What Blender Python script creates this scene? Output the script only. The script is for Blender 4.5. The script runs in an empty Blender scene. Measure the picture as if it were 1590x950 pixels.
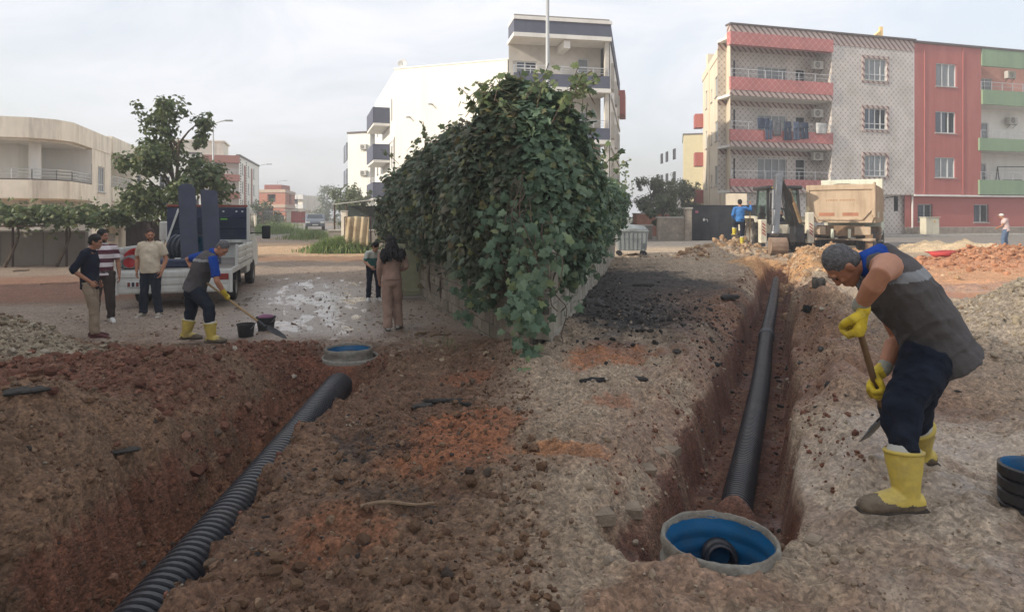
import bpy, bmesh, math, random
import numpy as np
from mathutils import Vector, Matrix, Euler
R = math.radians
rnd = random.Random(7)
SC = bpy.context.scene
COL = SC.collection

# ------------------------------------------------------------------ camera
EYE = 1.65
HV = 338.0            # horizon row in the photograph
F = 1000.0
cd = bpy.data.cameras.new('camera'); cam = bpy.data.objects.new('camera', cd); COL.objects.link(cam)
cam.location = (0, 0, EYE); cam.rotation_euler = (R(90), 0, 0)
cd.sensor_width = 36.0; cd.lens = 36.0 * F / 1590.0
cd.shift_y = -(475.0 - HV) / 1590.0
cd.clip_start = 0.05; cd.clip_end = 3000
SC.camera = cam

# ------------------------------------------------------------------ sky, sun
SUN_EL, SUN_AZ = 25.0, 248.0          # compass style azimuth, clockwise from +Y
sdir = Vector((math.sin(R(SUN_AZ)) * math.cos(R(SUN_EL)), math.cos(R(SUN_AZ)) * math.cos(R(SUN_EL)), math.sin(R(SUN_EL))))
w = bpy.data.worlds.new("World"); SC.world = w; w.use_nodes = True
nt = w.node_tree; N = nt.nodes; L = nt.links
bg = N['Background']; bg.inputs['Strength'].default_value = 0.15
sky = N.new('ShaderNodeTexSky'); sky.sky_type = 'NISHITA'; sky.sun_disc = False
sky.sun_elevation = R(SUN_EL); sky.sun_rotation = R(SUN_AZ)
sky.air_density = 1.3; sky.dust_density = 3.5; sky.ozone_density = 1.5
tc = N.new('ShaderNodeTexCoord')
mp = N.new('ShaderNodeMapping'); mp.inputs['Scale'].default_value = (1.0, 1.0, 2.6)
L.new(tc.outputs['Generated'], mp.inputs['Vector'])
nz = N.new('ShaderNodeTexNoise'); nz.inputs['Scale'].default_value = 2.2; nz.inputs['Detail'].default_value = 9; nz.inputs['Roughness'].default_value = 0.6; nz.inputs['Distortion'].default_value = 0.8
L.new(mp.outputs['Vector'], nz.inputs['Vector'])
rp = N.new('ShaderNodeValToRGB'); rp.color_ramp.elements[0].position = 0.36; rp.color_ramp.elements[0].color = (.60, .60, .60, 1)
rp.color_ramp.elements[1].position = 0.64; rp.color_ramp.elements[1].color = (.97, .97, .97, 1)
L.new(nz.outputs['Fac'], rp.inputs['Fac'])
mx = N.new('ShaderNodeMixRGB'); mx.inputs['Color2'].default_value = (5.15, 5.2, 5.45, 1)
L.new(rp.outputs['Color'], mx.inputs['Fac']); L.new(sky.outputs['Color'], mx.inputs['Color1'])
L.new(mx.outputs['Color'], bg.inputs['Color'])
sl = bpy.data.lights.new('sun', 'SUN'); sl.energy = 3.6; sl.angle = R(0.8); sl.color = (1.0, 0.90, 0.76)
so = bpy.data.objects.new('sun', sl); COL.objects.link(so); so.location = (-30, -20, 40)
so.rotation_euler = (-sdir).to_track_quat('-Z', 'Y').to_euler()
SC.view_settings.view_transform = 'Standard'; SC.view_settings.look = 'None'
SC.view_settings.exposure = 0.45; SC.view_settings.gamma = 1.0
SC.cycles.max_bounces = 6; SC.cycles.diffuse_bounces = 3; SC.cycles.transparent_max_bounces = 12

def P(u, v, Y):
    return Vector(((u - 795.0) / F * Y, Y, EYE - (v - HV) / F * Y))

# ------------------------------------------------------------------ materials
MATS = {}
def srgb(r, g, b):
    f = lambda c: ((c / 255 + 0.055) / 1.055) ** 2.4 if c > 10 else c / 255 / 12.92
    return (f(r), f(g), f(b), 1)
def mat(name, col, rough=0.8, metal=0.0, var=0.25, vs=3.0, bump=0.15, bs=30.0, dirt=None, dirt_amt=0.35, dirt_s=1.3, spec=0.3, streak=False):
    if name in MATS: return MATS[name]
    m = bpy.data.materials.new(name); m.use_nodes = True
    n = m.node_tree.nodes; l = m.node_tree.links; b = n['Principled BSDF']
    b.inputs['Roughness'].default_value = rough; b.inputs['Metallic'].default_value = metal
    b.inputs['Specular IOR Level'].default_value = spec
    t = n.new('ShaderNodeTexCoord'); oi = n.new('ShaderNodeObjectInfo')
    ad = n.new('ShaderNodeVectorMath'); ad.operation = 'ADD'
    l.new(t.outputs['Object'], ad.inputs[0])
    sc = n.new('ShaderNodeVectorMath'); sc.operation = 'SCALE'; sc.inputs['Scale'].default_value = 37.0
    l.new(oi.outputs['Random'], sc.inputs[0]); l.new(sc.outputs[0], ad.inputs[1])
    c = list(col)[:3] + [1]
    z1 = n.new('ShaderNodeTexNoise'); z1.inputs['Scale'].default_value = vs; z1.inputs['Detail'].default_value = 8; z1.inputs['Roughness'].default_value = .62
    l.new(ad.outputs[0], z1.inputs['Vector'])
    r1 = n.new('ShaderNodeValToRGB')
    r1.color_ramp.elements[0].position = .3; r1.color_ramp.elements[1].position = .72
    r1.color_ramp.elements[0].color = [x * (1 - var) for x in c[:3]] + [1]
    r1.color_ramp.elements[1].color = [min(1, x * (1 + var)) for x in c[:3]] + [1]
    l.new(z1.outputs['Fac'], r1.inputs['Fac']); out = r1.outputs['Color']
    if dirt is not None:
        z2 = n.new('ShaderNodeTexNoise'); z2.inputs['Scale'].default_value = dirt_s; z2.inputs['Detail'].default_value = 10; z2.inputs['Roughness'].default_value = .7
        if streak:
            q = n.new('ShaderNodeMapping'); q.inputs['Scale'].default_value = (3.0, 3.0, .35)
            l.new(ad.outputs[0], q.inputs['Vector']); l.new(q.outputs['Vector'], z2.inputs['Vector'])
        else: l.new(ad.outputs[0], z2.inputs['Vector'])
        r2 = n.new('ShaderNodeValToRGB'); r2.color_ramp.elements[0].position = .46; r2.color_ramp.elements[1].position = .7
        r2.color_ramp.elements[0].color = (0, 0, 0, 1); r2.color_ramp.elements[1].color = (dirt_amt,) * 3 + (1,)
        l.new(z2.outputs['Fac'], r2.inputs['Fac'])
        mm = n.new('ShaderNodeMixRGB'); l.new(r2.outputs['Color'], mm.inputs['Fac']); l.new(out, mm.inputs['Color1']); mm.inputs['Color2'].default_value = list(dirt)[:3] + [1]
        out = mm.outputs['Color']
    l.new(out, b.inputs['Base Color'])
    if bump > 0:
        z3 = n.new('ShaderNodeTexNoise'); z3.inputs['Scale'].default_value = bs; z3.inputs['Detail'].default_value = 6
        l.new(ad.outputs[0], z3.inputs['Vector'])
        bp = n.new('ShaderNodeBump'); bp.inputs['Strength'].default_value = bump; bp.inputs['Distance'].default_value = .02
        l.new(z3.outputs['Fac'], bp.inputs['Height']); l.new(bp.outputs['Normal'], b.inputs['Normal'])
    MATS[name] = m
    return m
def leafmat(name, stops, rough=.55):
    """leaf colours picked per leaf island"""
    m = bpy.data.materials.new(name); m.use_nodes = True
    n = m.node_tree.nodes; l = m.node_tree.links; b = n['Principled BSDF']
    b.inputs['Roughness'].default_value = rough; b.inputs['Specular IOR Level'].default_value = .35
    g = n.new('ShaderNodeNewGeometry'); oi = n.new('ShaderNodeObjectInfo')
    a = n.new('ShaderNodeMath'); a.operation = 'ADD'; l.new(g.outputs['Random Per Island'], a.inputs[0]); l.new(oi.outputs['Random'], a.inputs[1])
    fr = n.new('ShaderNodeMath'); fr.operation = 'FRACT'; l.new(a.outputs[0], fr.inputs[0])
    r = n.new('ShaderNodeValToRGB'); cr = r.color_ramp
    cr.elements[0].position = 0; cr.elements[0].color = list(stops[0][1]) + [1]
    cr.elements[1].position = 1; cr.elements[1].color = list(stops[-1][1]) + [1]
    for p_, c in stops[1:-1]:
        e = cr.elements.new(p_); e.color = list(c) + [1]
    l.new(fr.outputs[0], r.inputs['Fac'])
    l.new(r.outputs['Color'], b.inputs['Base Color'])
    tr = n.new('ShaderNodeBsdfTranslucent'); l.new(r.outputs['Color'], tr.inputs['Color'])
    mxs = n.new('ShaderNodeMixShader'); mxs.inputs['Fac'].default_value = .28
    l.new(b.outputs[0], mxs.inputs[1]); l.new(tr.outputs[0], mxs.inputs[2]); l.new(mxs.outputs[0], n['Material Output'].inputs['Surface'])
    MATS[name] = m
    return m

# ------------------------------------------------------------------ mesh helpers
WM = {}
I4 = Matrix.Identity(4)
class MB:
    def __init__(s): s.v = []; s.f = []
    def quad(s, a, b, c, d):
        i = len(s.v); s.v += [tuple(a), tuple(b), tuple(c), tuple(d)]; s.f.append((i, i+1, i+2, i+3)); return s
    def box(s, x0, x1, y0, y1, z0, z1, M=None):
        pts = [(x0,y0,z0),(x1,y0,z0),(x1,y1,z0),(x0,y1,z0),(x0,y0,z1),(x1,y0,z1),(x1,y1,z1),(x0,y1,z1)]
        if M is not None: pts = [tuple(M @ Vector(p)) for p in pts]
        i = len(s.v); s.v += pts
        for q in ((0,3,2,1),(4,5,6,7),(0,1,5,4),(1,2,6,5),(2,3,7,6),(3,0,4,7)): s.f.append(tuple(i+k for k in q))
        return s
    def bbox(s, x0, x1, y0, y1, z0, z1, b=.01, M=None):
        """box with chamfered edges"""
        i = len(s.v); pts = []
        xs = (x0, x1); ys = (y0, y1); zs = (z0, z1); sg = (1, -1)
        idx = {}
        for a in range(2):
            for c in range(2):
                for e in range(2):
                    for k in range(3):
                        p = [xs[a], ys[c], zs[e]]
                        for j, q in enumerate((a, c, e)):
                            if j != k: p[j] += sg[q] * b
                        idx[(a,c,e,k)] = i + len(pts); pts.append(tuple(M @ Vector(p)) if M is not None else tuple(p))
        s.v += pts
        I = lambda *q: idx[q]
        for a in range(2):
            o = (lambda t: t) if a else (lambda t: t[::-1])
            s.f.append(tuple(o([I(a,0,0,0), I(a,1,0,0), I(a,1,1,0), I(a,0,1,0)])))
            s.f.append(tuple(o([I(0,a,0,1), I(0,a,1,1), I(1,a,1,1), I(1,a,0,1)])))
            s.f.append(tuple(o([I(0,0,a,2), I(1,0,a,2), I(1,1,a,2), I(0,1,a,2)])))
        for a in range(2):
            for c in range(2):
                s.f.append((I(a,c,0,0), I(a,c,1,0), I(a,c,1,1), I(a,c,0,1)))
                s.f.append((I(a,0,c,0), I(a,1,c,0), I(a,1,c,2), I(a,0,c,2)))
                s.f.append((I(0,a,c,1), I(1,a,c,1), I(1,a,c,2), I(0,a,c,2)))
                for e in range(2): s.f.append((I(a,c,e,0), I(a,c,e,1), I(a,c,e,2)))
        return s
    def bar(s, p0, p1, w, h=None):
        """rectangular bar between two points"""
        p0 = Vector(p0); p1 = Vector(p1); h = h or w
        t = (p1 - p0); ln = t.length; t.normalize()
        up = Vector((0,0,1)) if abs(t.z) < .95 else Vector((0,1,0))
        x = t.cross(up).normalized(); y = x.cross(t)
        M = Matrix((x, t, y)).transposed().to_4x4(); M.translation = p0
        return s.box(-w/2, w/2, 0, ln, -h/2, h/2, M)
    def loft(s, pts, rad, side=(1,0,0), n=10, cap=True, rnd_=False):
        """tube through pts, rad = r or (a,b); side gives the a axis"""
        if isinstance(rad, (int, float)): rad = [rad]*len(pts)
        pts = [Vector(p) for p in pts]; rad = [(r, r) if not isinstance(r, (tuple, list)) else r for r in rad]
        side = Vector(side)
        if rnd_:
            for end in (0, -1):
                d = (pts[0] - pts[1]) if end == 0 else (pts[-1] - pts[-2])
                d = d.normalized(); a, b = rad[end]; m = min(a, b)
                for k in (.55, .9):
                    q = math.sqrt(1 - k*k); nr = (max(a - m*(1-q), a*.25), max(b - m*(1-q), b*.25))
                    if end == 0: pts.insert(0, None); rad.insert(0, nr)
                    else: pts.append(None); rad.append(nr)
                    base = [p for p in pts if p is not None]
                    p = (base[0] if end == 0 else base[-1])
                    if k == .55: b0 = p.copy()
                    np_ = b0 + d * m * k
                    if end == 0: pts[0] = np_
                    else: pts[-1] = np_
        i0 = len(s.v); K = len(pts)
        for i, p in enumerate(pts):
            t = (pts[min(i+1, K-1)] - pts[max(i-1, 0)])
            if t.length < 1e-9: t = Vector((0,0,1))
            t.normalize()
            x = side - t * side.dot(t)
            if x.length < 1e-4: x = Vector((0,1,0)) - t * t.y
            if x.length < 1e-4: x = Vector((0,0,1))
            x.normalize(); y = t.cross(x); a, b = rad[i]
            for k in range(n):
                an = 2*math.pi*k/n
                s.v.append(tuple(p + x*(a*math.cos(an)) + y*(b*math.sin(an))))
        for i in range(K-1):
            for k in range(n):
                a = i0 + i*n + k; b = i0 + i*n + (k+1) % n
                s.f.append((a, b, b+n, a+n))
        if cap:
            s.f.append(tuple(i0 + k for k in range(n))[::-1]); s.f.append(tuple(i0 + (K-1)*n + k for k in range(n)))
        return s
    def tube(s, p0, p1, r, r1=None, n=8): return s.loft([p0, p1], [r, r if r1 is None else r1], n=n)
    def lathe(s, prof, M=I4, n=24, closed=False):
        i0 = len(s.v); K = len(prof)
        for (r, z) in prof:
            for k in range(n):
                an = 2*math.pi*k/n; s.v.append(tuple(M @ Vector((r*math.cos(an), r*math.sin(an), z))))
        for i in range(K if closed else K-1):
            for k in range(n):
                a = i0+i*n+k; b = i0+i*n+(k+1) % n; c = i0+((i+1) % K)*n+(k+1) % n; d = i0+((i+1) % K)*n+k
                s.f.append((a, b, c, d))
        return s
    def prism(s, poly, y0, y1, M=I4):
        """polygon in x,z extruded along y"""
        i0 = len(s.v); n = len(poly)
        for y in (y0, y1):
            for (x, z) in poly: s.v.append(tuple(M @ Vector((x, y, z))))
        s.f.append(tuple(i0+k for k in range(n))); s.f.append(tuple(i0+n+k for k in range(n))[::-1])
        for k in range(n): s.f.append((i0+k, i0+n+k, i0+n+(k+1) % n, i0+(k+1) % n))
        return s
    def ell(s, c, r, n=12, M=None):
        c = Vector(c); K = n//2
        i0 = len(s.v); pole = []
        T = M if M is not None else Matrix.Identity(3)
        for i in range(1, K):
            th = math.pi*i/K
            for k in range(n):
                an = 2*math.pi*k/n
                s.v.append(tuple(c + T @ Vector((r[0]*math.sin(th)*math.cos(an), r[1]*math.sin(th)*math.sin(an), r[2]*math.cos(th)))))
        a = len(s.v); s.v.append(tuple(c + T @ Vector((0,0,r[2])))); s.v.append(tuple(c - T @ Vector((0,0,r[2]))))
        for i in range(K-2):
            for k in range(n):
                p = i0+i*n+k; q = i0+i*n+(k+1) % n; s.f.append((p, p+n, q+n, q))
        for k in range(n):
            s.f.append((a, i0+k, i0+(k+1) % n)); s.f.append((a+1, i0+(K-2)*n+(k+1) % n, i0+(K-2)*n+k))
        return s
    def mesh(s, name, m=None, smooth=False):
        me = bpy.data.meshes.new(name); me.from_pydata(s.v, [], s.f)
        if m is not None: me.materials.append(m)
        if smooth: me.polygons.foreach_set('use_smooth', [True]*len(me.polygons))
        me.update(); return me
def recalc(me):
    b = bmesh.new(); b.from_mesh(me); bmesh.ops.recalc_face_normals(b, faces=b.faces); b.to_mesh(me); b.free()
def autosmooth(me, ang=40):
    me.polygons.foreach_set('use_smooth', [True]*len(me.polygons))
    b = bmesh.new(); b.from_mesh(me)
    for e in b.edges:
        if len(e.link_faces) == 2 and e.calc_face_angle(0) > R(ang): e.smooth = False
    b.to_mesh(me); b.free()
def thing(name, label, cat, loc=(0,0,0), rotz=0, group=None):
    o = bpy.data.objects.new(name, None); COL.objects.link(o); o.empty_display_size = .2
    o.location = loc; o.rotation_euler = (0,0,rotz); o['label'] = label; o['category'] = cat
    if group: o['group'] = group
    WM[o] = Matrix.Translation(Vector(loc)) @ Matrix.Rotation(rotz, 4, 'Z'); return o
def tag(o, label=None, cat=None, group=None, kind=None):
    if label: o['label'] = label
    if cat: o['category'] = cat
    if group: o['group'] = group
    if kind: o['kind'] = kind
    return o
def link(name, me, parent=None, M=None):
    """me in coordinates of M (world matrix; default = the parent's frame)"""
    o = bpy.data.objects.new(name, me); COL.objects.link(o)
    if parent is not None:
        o.parent = parent
        if M is not None: o.matrix_local = WM[parent].inverted() @ M; WM[o] = M
        else: WM[o] = WM[parent]
    else:
        M = M if M is not None else I4
        o.matrix_world = M; WM[o] = M
    return o
def obj(name, mb, m, parent=None, M=None, smooth=False, auto=0, fix=True):
    me = mb.mesh(name, m, smooth)
    if fix: recalc(me)
    if auto: autosmooth(me, auto)
    return link(name, me, parent, M)
def copy_tree(o, parent=None, M=None):
    c = o.copy(); COL.objects.link(c)
    if parent: c.parent = parent; c.matrix_local = o.matrix_local.copy()
    for ch in o.children: copy_tree(ch, c)
    return c

# ------------------------------------------------------------------ noise
def _h(ix, iy, s):
    h = (ix.astype(np.int64)*374761393 + iy.astype(np.int64)*668265263 + s*1442695041) & 0x7fffffff
    h = ((h ^ (h >> 13)) * 1274126177) & 0x7fffffff
    return ((h ^ (h >> 16)) & 0xffff) / 65535.0
def vn(x, y, s=0):
    x = np.asarray(x, float); y = np.asarray(y, float)
    ix = np.floor(x); iy = np.floor(y); fx = x-ix; fy = y-iy
    fx = fx*fx*fx*(fx*(fx*6-15)+10); fy = fy*fy*fy*(fy*(fy*6-15)+10)
    a = _h(ix,iy,s); b = _h(ix+1,iy,s); c = _h(ix,iy+1,s); d = _h(ix+1,iy+1,s)
    return (a*(1-fx)+b*fx)*(1-fy)+(c*(1-fx)+d*fx)*fy
def fbm(x, y, sc, o=4, s=0, g=.5):
    r = 0; a = 1; t = 0; c, q = math.cos(.6), math.sin(.6)
    x = np.asarray(x, float)*sc; y = np.asarray(y, float)*sc
    for k in range(o):
        r = r + a*vn(x+k*13.7, y+k*7.3, s+k); t += a; a *= g
        x, y = (x*c-y*q)*2.03, (x*q+y*c)*2.03
    return r/t
def worley(x, y, sc, s=0, jit=.9):
    x = np.asarray(x, float)*sc; y = np.asarray(y, float)*sc
    ix = np.floor(x); iy = np.floor(y); d = np.full(x.shape, 9.0); hh = np.zeros(x.shape)
    for i in (-1,0,1):
        for j in (-1,0,1):
            cx = ix+i; cy = iy+j; px = cx+.5+jit*(_h(cx,cy,s)-.5); py = cy+.5+jit*(_h(cx,cy,s+7)-.5)
            q = (x-px)**2+(y-py)**2; m = q < d; d = np.where(m, q, d); hh = np.where(m, _h(cx,cy,s+13), hh)
    return np.sqrt(d), hh
def clod(x, y, sc, s=0):
    wx = x+.35/sc*(fbm(x,y,sc*1.1,2,s+70)-.5)*2; wy = y+.35/sc*(fbm(x,y,sc*1.1,2,s+71)-.5)*2
    d, h = worley(wx, wy, sc, s); return np.sqrt(np.clip(1-(d/(.35+.45*h))**2, 0, 1))*(.3+.7*h)
def ss(a, b, x):
    t = np.clip((np.asarray(x, float)-a)/(b-a), 0, 1); return t*t*(3-2*t)
def ge(x, y, cx, cy, rx, ry):
    return np.exp(-((x-cx)/rx)**2-((y-cy)/ry)**2)

# ------------------------------------------------------------------ terrain
PLX = lambda y: -2.07 - .045*(y-3.8)          # left trench centre line
PRX = lambda y: 1.71 + .43*(y-4.9)            # right trench centre line
MHL = (-2.33, 9.2); MHR = (1.056, 3.28)
def ground(x, y, fine=True):
    x = np.asarray(x, float); y = np.asarray(y, float)
    zl = -.05 - .25*ss(4.4, 8.0, y) + .021*np.clip(y-18, 0, 60) 
    zr = .0 + .33*ss(18, 40, y)
    w = ss(-.7, .5, x + .3*ss(9, 16, y) - .02*np.clip(y-16, 0, 60))
    z = zl*(1-w) + zr*w
    # spoil heaps, left
    n1 = fbm(x, y, .9, 4, 3); n2 = fbm(x, y, 2.6, 4, 9); n3 = fbm(x, y, 7, 3, 21)
    hp = .42*ge(x,y,-4.3,6.2,1.5,1.3) + .25*ge(x,y,-3.1,4.2,.7,1.5) + .18*ge(x,y,-3.4,8.3,.8,1.2)
    hp += .20*ge(x,y,-5.0,3.9,1.8,1.2) + .14*ge(x,y,-3.3,3.2,.5,.9)
    gh = .62*ge(x,y,-7.3,8.1,1.7,1.15)
    z = z + hp*(.6+.8*n1) + gh*(.75+.5*n1)
    z = z + .16*ge(x,y,-11.5,12.6,3.5,.9)*n1*1.6
    # right side heaps
    rh = .30*ge(x,y,8.6,20,1.0,3.0) + .55*ge(x,y,10.7,21.5,1.6,1.4)+ .40*ge(x,y,4.9,10.5,.6,2.6)*n1*1.5
    rh += .5*ge(x,y,15.6,21,1.9,1.5) + .55*ge(x,y,19.2,22.0,2.4,1.6) + .5*ge(x,y,18.5,27,2.6,1.2)
    rh += .55*ge(x,y,8.6,25.3,1.5,1.2)
    gr = .95*ge(x,y,6.7,7.6,1.25,1.5)
    z = z + rh*(.5+1.0*n2) + gr*(.8+.4*n1)
    z = z + .12*ge(x,y,2.6,5.6,.45,2.2)*(n2+.3)
    drr = (x-PRX(y))*.92
    z = z + .24*np.exp(-((drr-.95)/.38)**2)*(n2*1.1+.1)*ss(4.6,6.2,y)*ss(23,20,y) + .10*np.exp(-((drr+.85)/.3)**2)*n2*ss(5.5,8,y)*ss(23,20,y)
    # hollow for the wide puddle
    z = z - .19*ge(x,y,11.5,14.4,4.2,1.5)
    # roughness
    dl = np.where(x < .2, 1, 0)
    road = ss(9.3, 10.6, y)*(x < 0)*1.0
    far = ss(24, 30, y)*(x >= 0)*1.0
    calm = np.clip(road*(1-ss(.02,.2,gh+hp)) + far*(1-ss(.05,.2,rh)), 0, 1)
    asph = ge(x,y,3.2,14,2.6,7)
    amp = (1-.9*calm)*(1-.35*asph)
    if fine:
        rid = 1-np.abs(2*fbm(x, y, 5.5, 4, 31)-1)
        z = z + amp*(.16*(n1-.5) + .11*(n2-.5) + .075*(n3-.5) + .05*(rid-.75) + .030*(fbm(x,y,22,3,41)-.5)) + .012*(fbm(x,y,2,3,5)-.5)
        near = (y < 30)
        cm = amp*ss(.32,.62,fbm(x,y,1.3,3,88))*(1-.8*ss(1.6,2.6,x)*ss(8,6,y))*(1-.5*ss(.2,.8,x)*ss(5,4,y))
        z = z + near*(.055*clod(x,y,7.5,5)*cm + .030*clod(x,y,16,6)*amp*(1-.7*ss(1.6,2.6,x)*ss(8,6,y))*(.4+.6*ss(.4,.6,fbm(x,y,2.2,2,89))))
        # tyre and boot ruts in the wet mud on the right
        z = z - .03*ss(.62,.75,fbm(x*.5+y*.3, y, 3.2, 2, 77))*ss(2.4,3,x)*(y < 9)
    # trenches
    wob = .20*(fbm(x*.4, y, 1.3, 3, 51)-.5) + .16*(fbm(x, y, 4.5, 3, 52)-.5) + .05*(clod(x,y,9,15)-.3)
    c = PLX(y); d = x - c
    dd = np.where(d < 0, -d*.80, d*1.02) + wob
    wr = .16*ss(5.5,8.0,y)
    hard = np.where(d < 0, .75*ss(.24,.62,dd)+.25*ss(.5,1.0,dd), ss(.34,.52,dd-wr))
    bl = ss(8.3, 8.9, y + wob)
    fl = -.86 + .08*fbm(x,y,3,3,61)
    t = 1-(1-hard)*(1-bl)
    zz = fl + (z-fl)*t
    if fine: zz = zz + 4*t*(1-t)*(.09*(clod(x,y,5,25)-.35)+.05*(clod(x,y,12,26)-.35)+.10*(fbm(x,y,2.6,3,27)-.5))*(d < .2)
    z = np.minimum(z, zz)
    # pit round the far manhole
    r = np.hypot(x-MHL[0], (y-MHL[1]+.05)*.95); z = np.minimum(z, np.where(r < 1.0, -.36+(z+.36)*ss(.42,.62,r+wob*.4), z))
    c = PRX(y); d = (x-c)*.92 + .20*(fbm(x*.4, y, 1.3, 3, 51)-.5) + .07*(fbm(x, y, 4.5, 3, 52)-.5)+.10*(fbm(x, y, 2.0, 2, 53)-.5)
    rr = np.hypot(x-MHR[0], y-MHR[1])
    t = np.where(d < 0, .7*ss(.30,.46,-d)+.3*ss(.42,.75,-d), .8*ss(.32,.47,d)+.2*ss(.45,.8,d)); t = 1-(1-t)*(1-ss(22.5,23.6,y))*ss(3.35,3.6,y)
    fl = -.76 + .10*fbm(x,y,3,3,63) + .52*ge(x,y,1.47,4.30,.26,.24)
    z = np.minimum(z, fl + (z-fl)*t)
    pit = ss(.30,.52,np.hypot(x-MHR[0]+.13, (y-MHR[1]-.20))+wob*.5)
    z = np.where(y > 2.9, np.minimum(z, -.30+(z+.30)*np.maximum(pit, ss(-.10,.10,-(y-MHR[1]+.12)))), z)
    # brick shaped sockets where pavers came out, beside the right trench
    return z
def gz(x, y): return float(ground(np.array([x]), np.array([y]), False)[0])
def gzf(x, y): return float(ground(np.array([x]), np.array([y]), True)[0])

def build_ground():
    fx = np.arange(-8.2, 7.6, .028)
    def out(a, b, d0, g):
        r = [a]; d = d0
        while r[-1] < b: r.append(r[-1]+d); d *= g
        return np.array(r[1:])
    xs = np.concatenate([-out(8.2, 900, .03, 1.035)[::-1], fx, out(fx[-1], 900, .03, 1.035)])
    ys = [-60, -30, -12, -5, -1, .6, 1.2, 1.7, 2.0]
    y = 2.2
    while y < 60: ys.append(y); y += max(.022, .0044*y)
    while y < 1500: ys.append(y); y *= 1.06
    ys = np.array(ys)
    X, Y = np.meshgrid(xs, ys); nx, ny = len(xs), len(ys)
    Z = ground(X, Y)
    far = ss(150, 400, np.hypot(X, Y)); Z = Z*(1-far) + .6*far
    # ---- albedo by zone
    wx = .35*(fbm(X,Y,1.1,4,101)-.5); wy = .35*(fbm(X,Y,1.1,4,102)-.5)
    x = X+wx*2; y = Y+wy*2
    def C(r,g,b): return np.array(srgb(r,g,b)[:3])
    n1 = fbm(X,Y,.7,5,110); n2 = fbm(X,Y,3,5,111); n3 = fbm(X,Y,11,4,112); n4 = fbm(X,Y,30,3,113)
    left = 1-ss(-.5,.6, X + .3*ss(9,16,Y) - .02*np.clip(Y-16,0,60) + .5*(n1-.5))
    col = np.zeros(X.shape+(3,))
    def lay(c, m):
        m = np.clip(m, 0, 1)[..., None]; col[:] = col*(1-m) + np.asarray(c)*m
    lay(C(166,150,130), np.ones_like(X))                      # right: grey brown mud
    lay(C(118,94,74), left)                               # left: brown soil
    lay(C(128,100,78), left*ss(.5,.62,n2)*.6)
    lay(C(92,64,50), left*ss(.48,.6,n1)*.45)
    # red spoil
    lay(C(112,78,62), ss(.25,.6, ge(x,y,-4.4,6.3,1.7,1.2)+.3*(n2-.5))*.9)
    lay(C(112,74,58), ss(.3,.6, ge(x,y,-3.1,8.7,1.0,.8)+.3*(n2-.5))*.8)
    lay(C(134,98,78), ss(.35,.6, ge(x,y,-13.5,17.5,6.0,3.6)+.25*(n1-.5))*(X < -7))
    # orange fill
    lay(C(150,94,62), ss(.34,.75, ge(x,y,-.45,5.0,.75,1.0)+.5*(n3-.5)+.3*(n2-.5))*.75)
    lay(C(140,90,62), ss(.45,.8, ge(x,y,-1.0,3.5,.35,.5)+.6*(n3-.5))*.6)
    lay(C(150,90,58), ss(.5,.8, ge(x,y,-.5,7.5,.7,.4)+.6*(n3-.5))*.5)
    lay(C(166,112,76), ss(.38,.7, ge(x,y,1.25,7.9,.75,.9)+.5*(n3-.5)+.3*(n2-.5))*.9)
    lay(C(166,116,78), ss(.45,.7, ge(x,y,.33,4.55,.25,.22)+.5*(n3-.5))*.85)
    lay(C(160,100,66), ss(.5,.7, ge(x,y,.75,5.6,.3,.3)+.6*(n3-.5))*.6)
    # dark asphalt, right
    lay(C(56,55,55), ss(.12,.62, ge(x,y,3.0,14.5,2.5,6.2)+.5*(n1-.5)+.45*(n2-.5)+.3*(n3-.5))*(X > .3)*.97)
    lay(C(40,40,40), ss(.5,.72, ge(x,y,2.3,10.6,1.9,1.7)*.8+.7*(n2-.4))*(X > .3)*.9)
    lay(C(48,44,42), left*ss(.55,.75, ge(x,y,-1.1,4.9,.5,.7)*.75+.7*(n3-.5)+.3*(n2-.5))*.75)
    lay(C(46,42,40), left*ss(.55,.78, ge(x,y,-.7,4.0,.9,.6)*.6+.8*(n3-.4))*.55)
    # red brown soil by the right trench
    dr = (X-PRX(Y))*.92
    lay(C(138,106,84), np.exp(-((np.abs(dr)-.25)/.8)**2)*ss(.3,.6,n2)*(Y < 24)*(X > .3)*.75)
    lay(C(122,84,64), ge(x,y,3.5,6.3,.9,.9)*.8)
    lay(C(140,104,78), ge(x,y,3.9,10,.9,3.5)*.8)
    # road, left
    rd = ss(9.2,11.3,Y+3.2*(n1-.5)+1.6*(n2-.5))*left
    lay(C(152,138,125), rd*(1-ss(.2,.5,ge(x,y,-13.5,17.5,6.0,3.4)*(X < -7)))*.9)
    lay(C(150,134,116), rd*ss(.4,.6,n2)*.4*ss(16,22,Y))
    lay(C(186,158,126), rd*ss(.2,.5,ge(x*0,y,0,33.5,1,5.0)))  # lighter tan band: sun patch across the road painted into the colour
    lay(C(150,118,92), rd*ss(.45,.7,ge(x*0,y,0,27.5,1,2.2)*.8+.5*(n2-.5)))
    lay(C(140,136,132), left*ss(44,47,Y))
    lay(C(168,148,122), left*ss(.45,.6,ge(x*0,y,0,75,1,2.5)))
    # gravel grounds
    lay(C(150,138,118), ss(.2,.5,ge(x,y,-7.3,8.1,2.0,1.3)+.2*(n2-.5)))
    lay(C(148,138,124), ss(.25,.5,ge(x,y,6.6,7.4,1.5,1.9)+.2*(n2-.5)))
    # right far
    lay(C(196,150,114), ss(.25,.5,ge(x,y,15,17.3,6.5,3.2)+.2*(n2-.5))*(X > 6))
    lay(C(190,140,108), ss(.2,.45,ge(x,y,15.6,21,2.4,2.0)+ge(x,y,19.2,22,3,2.2)+.2*(n2-.5)))
    lay(C(214,192,158), ss(.3,.5,ge(x,y,18.5,27,3.2,1.6)+.2*(n2-.5)))
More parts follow.
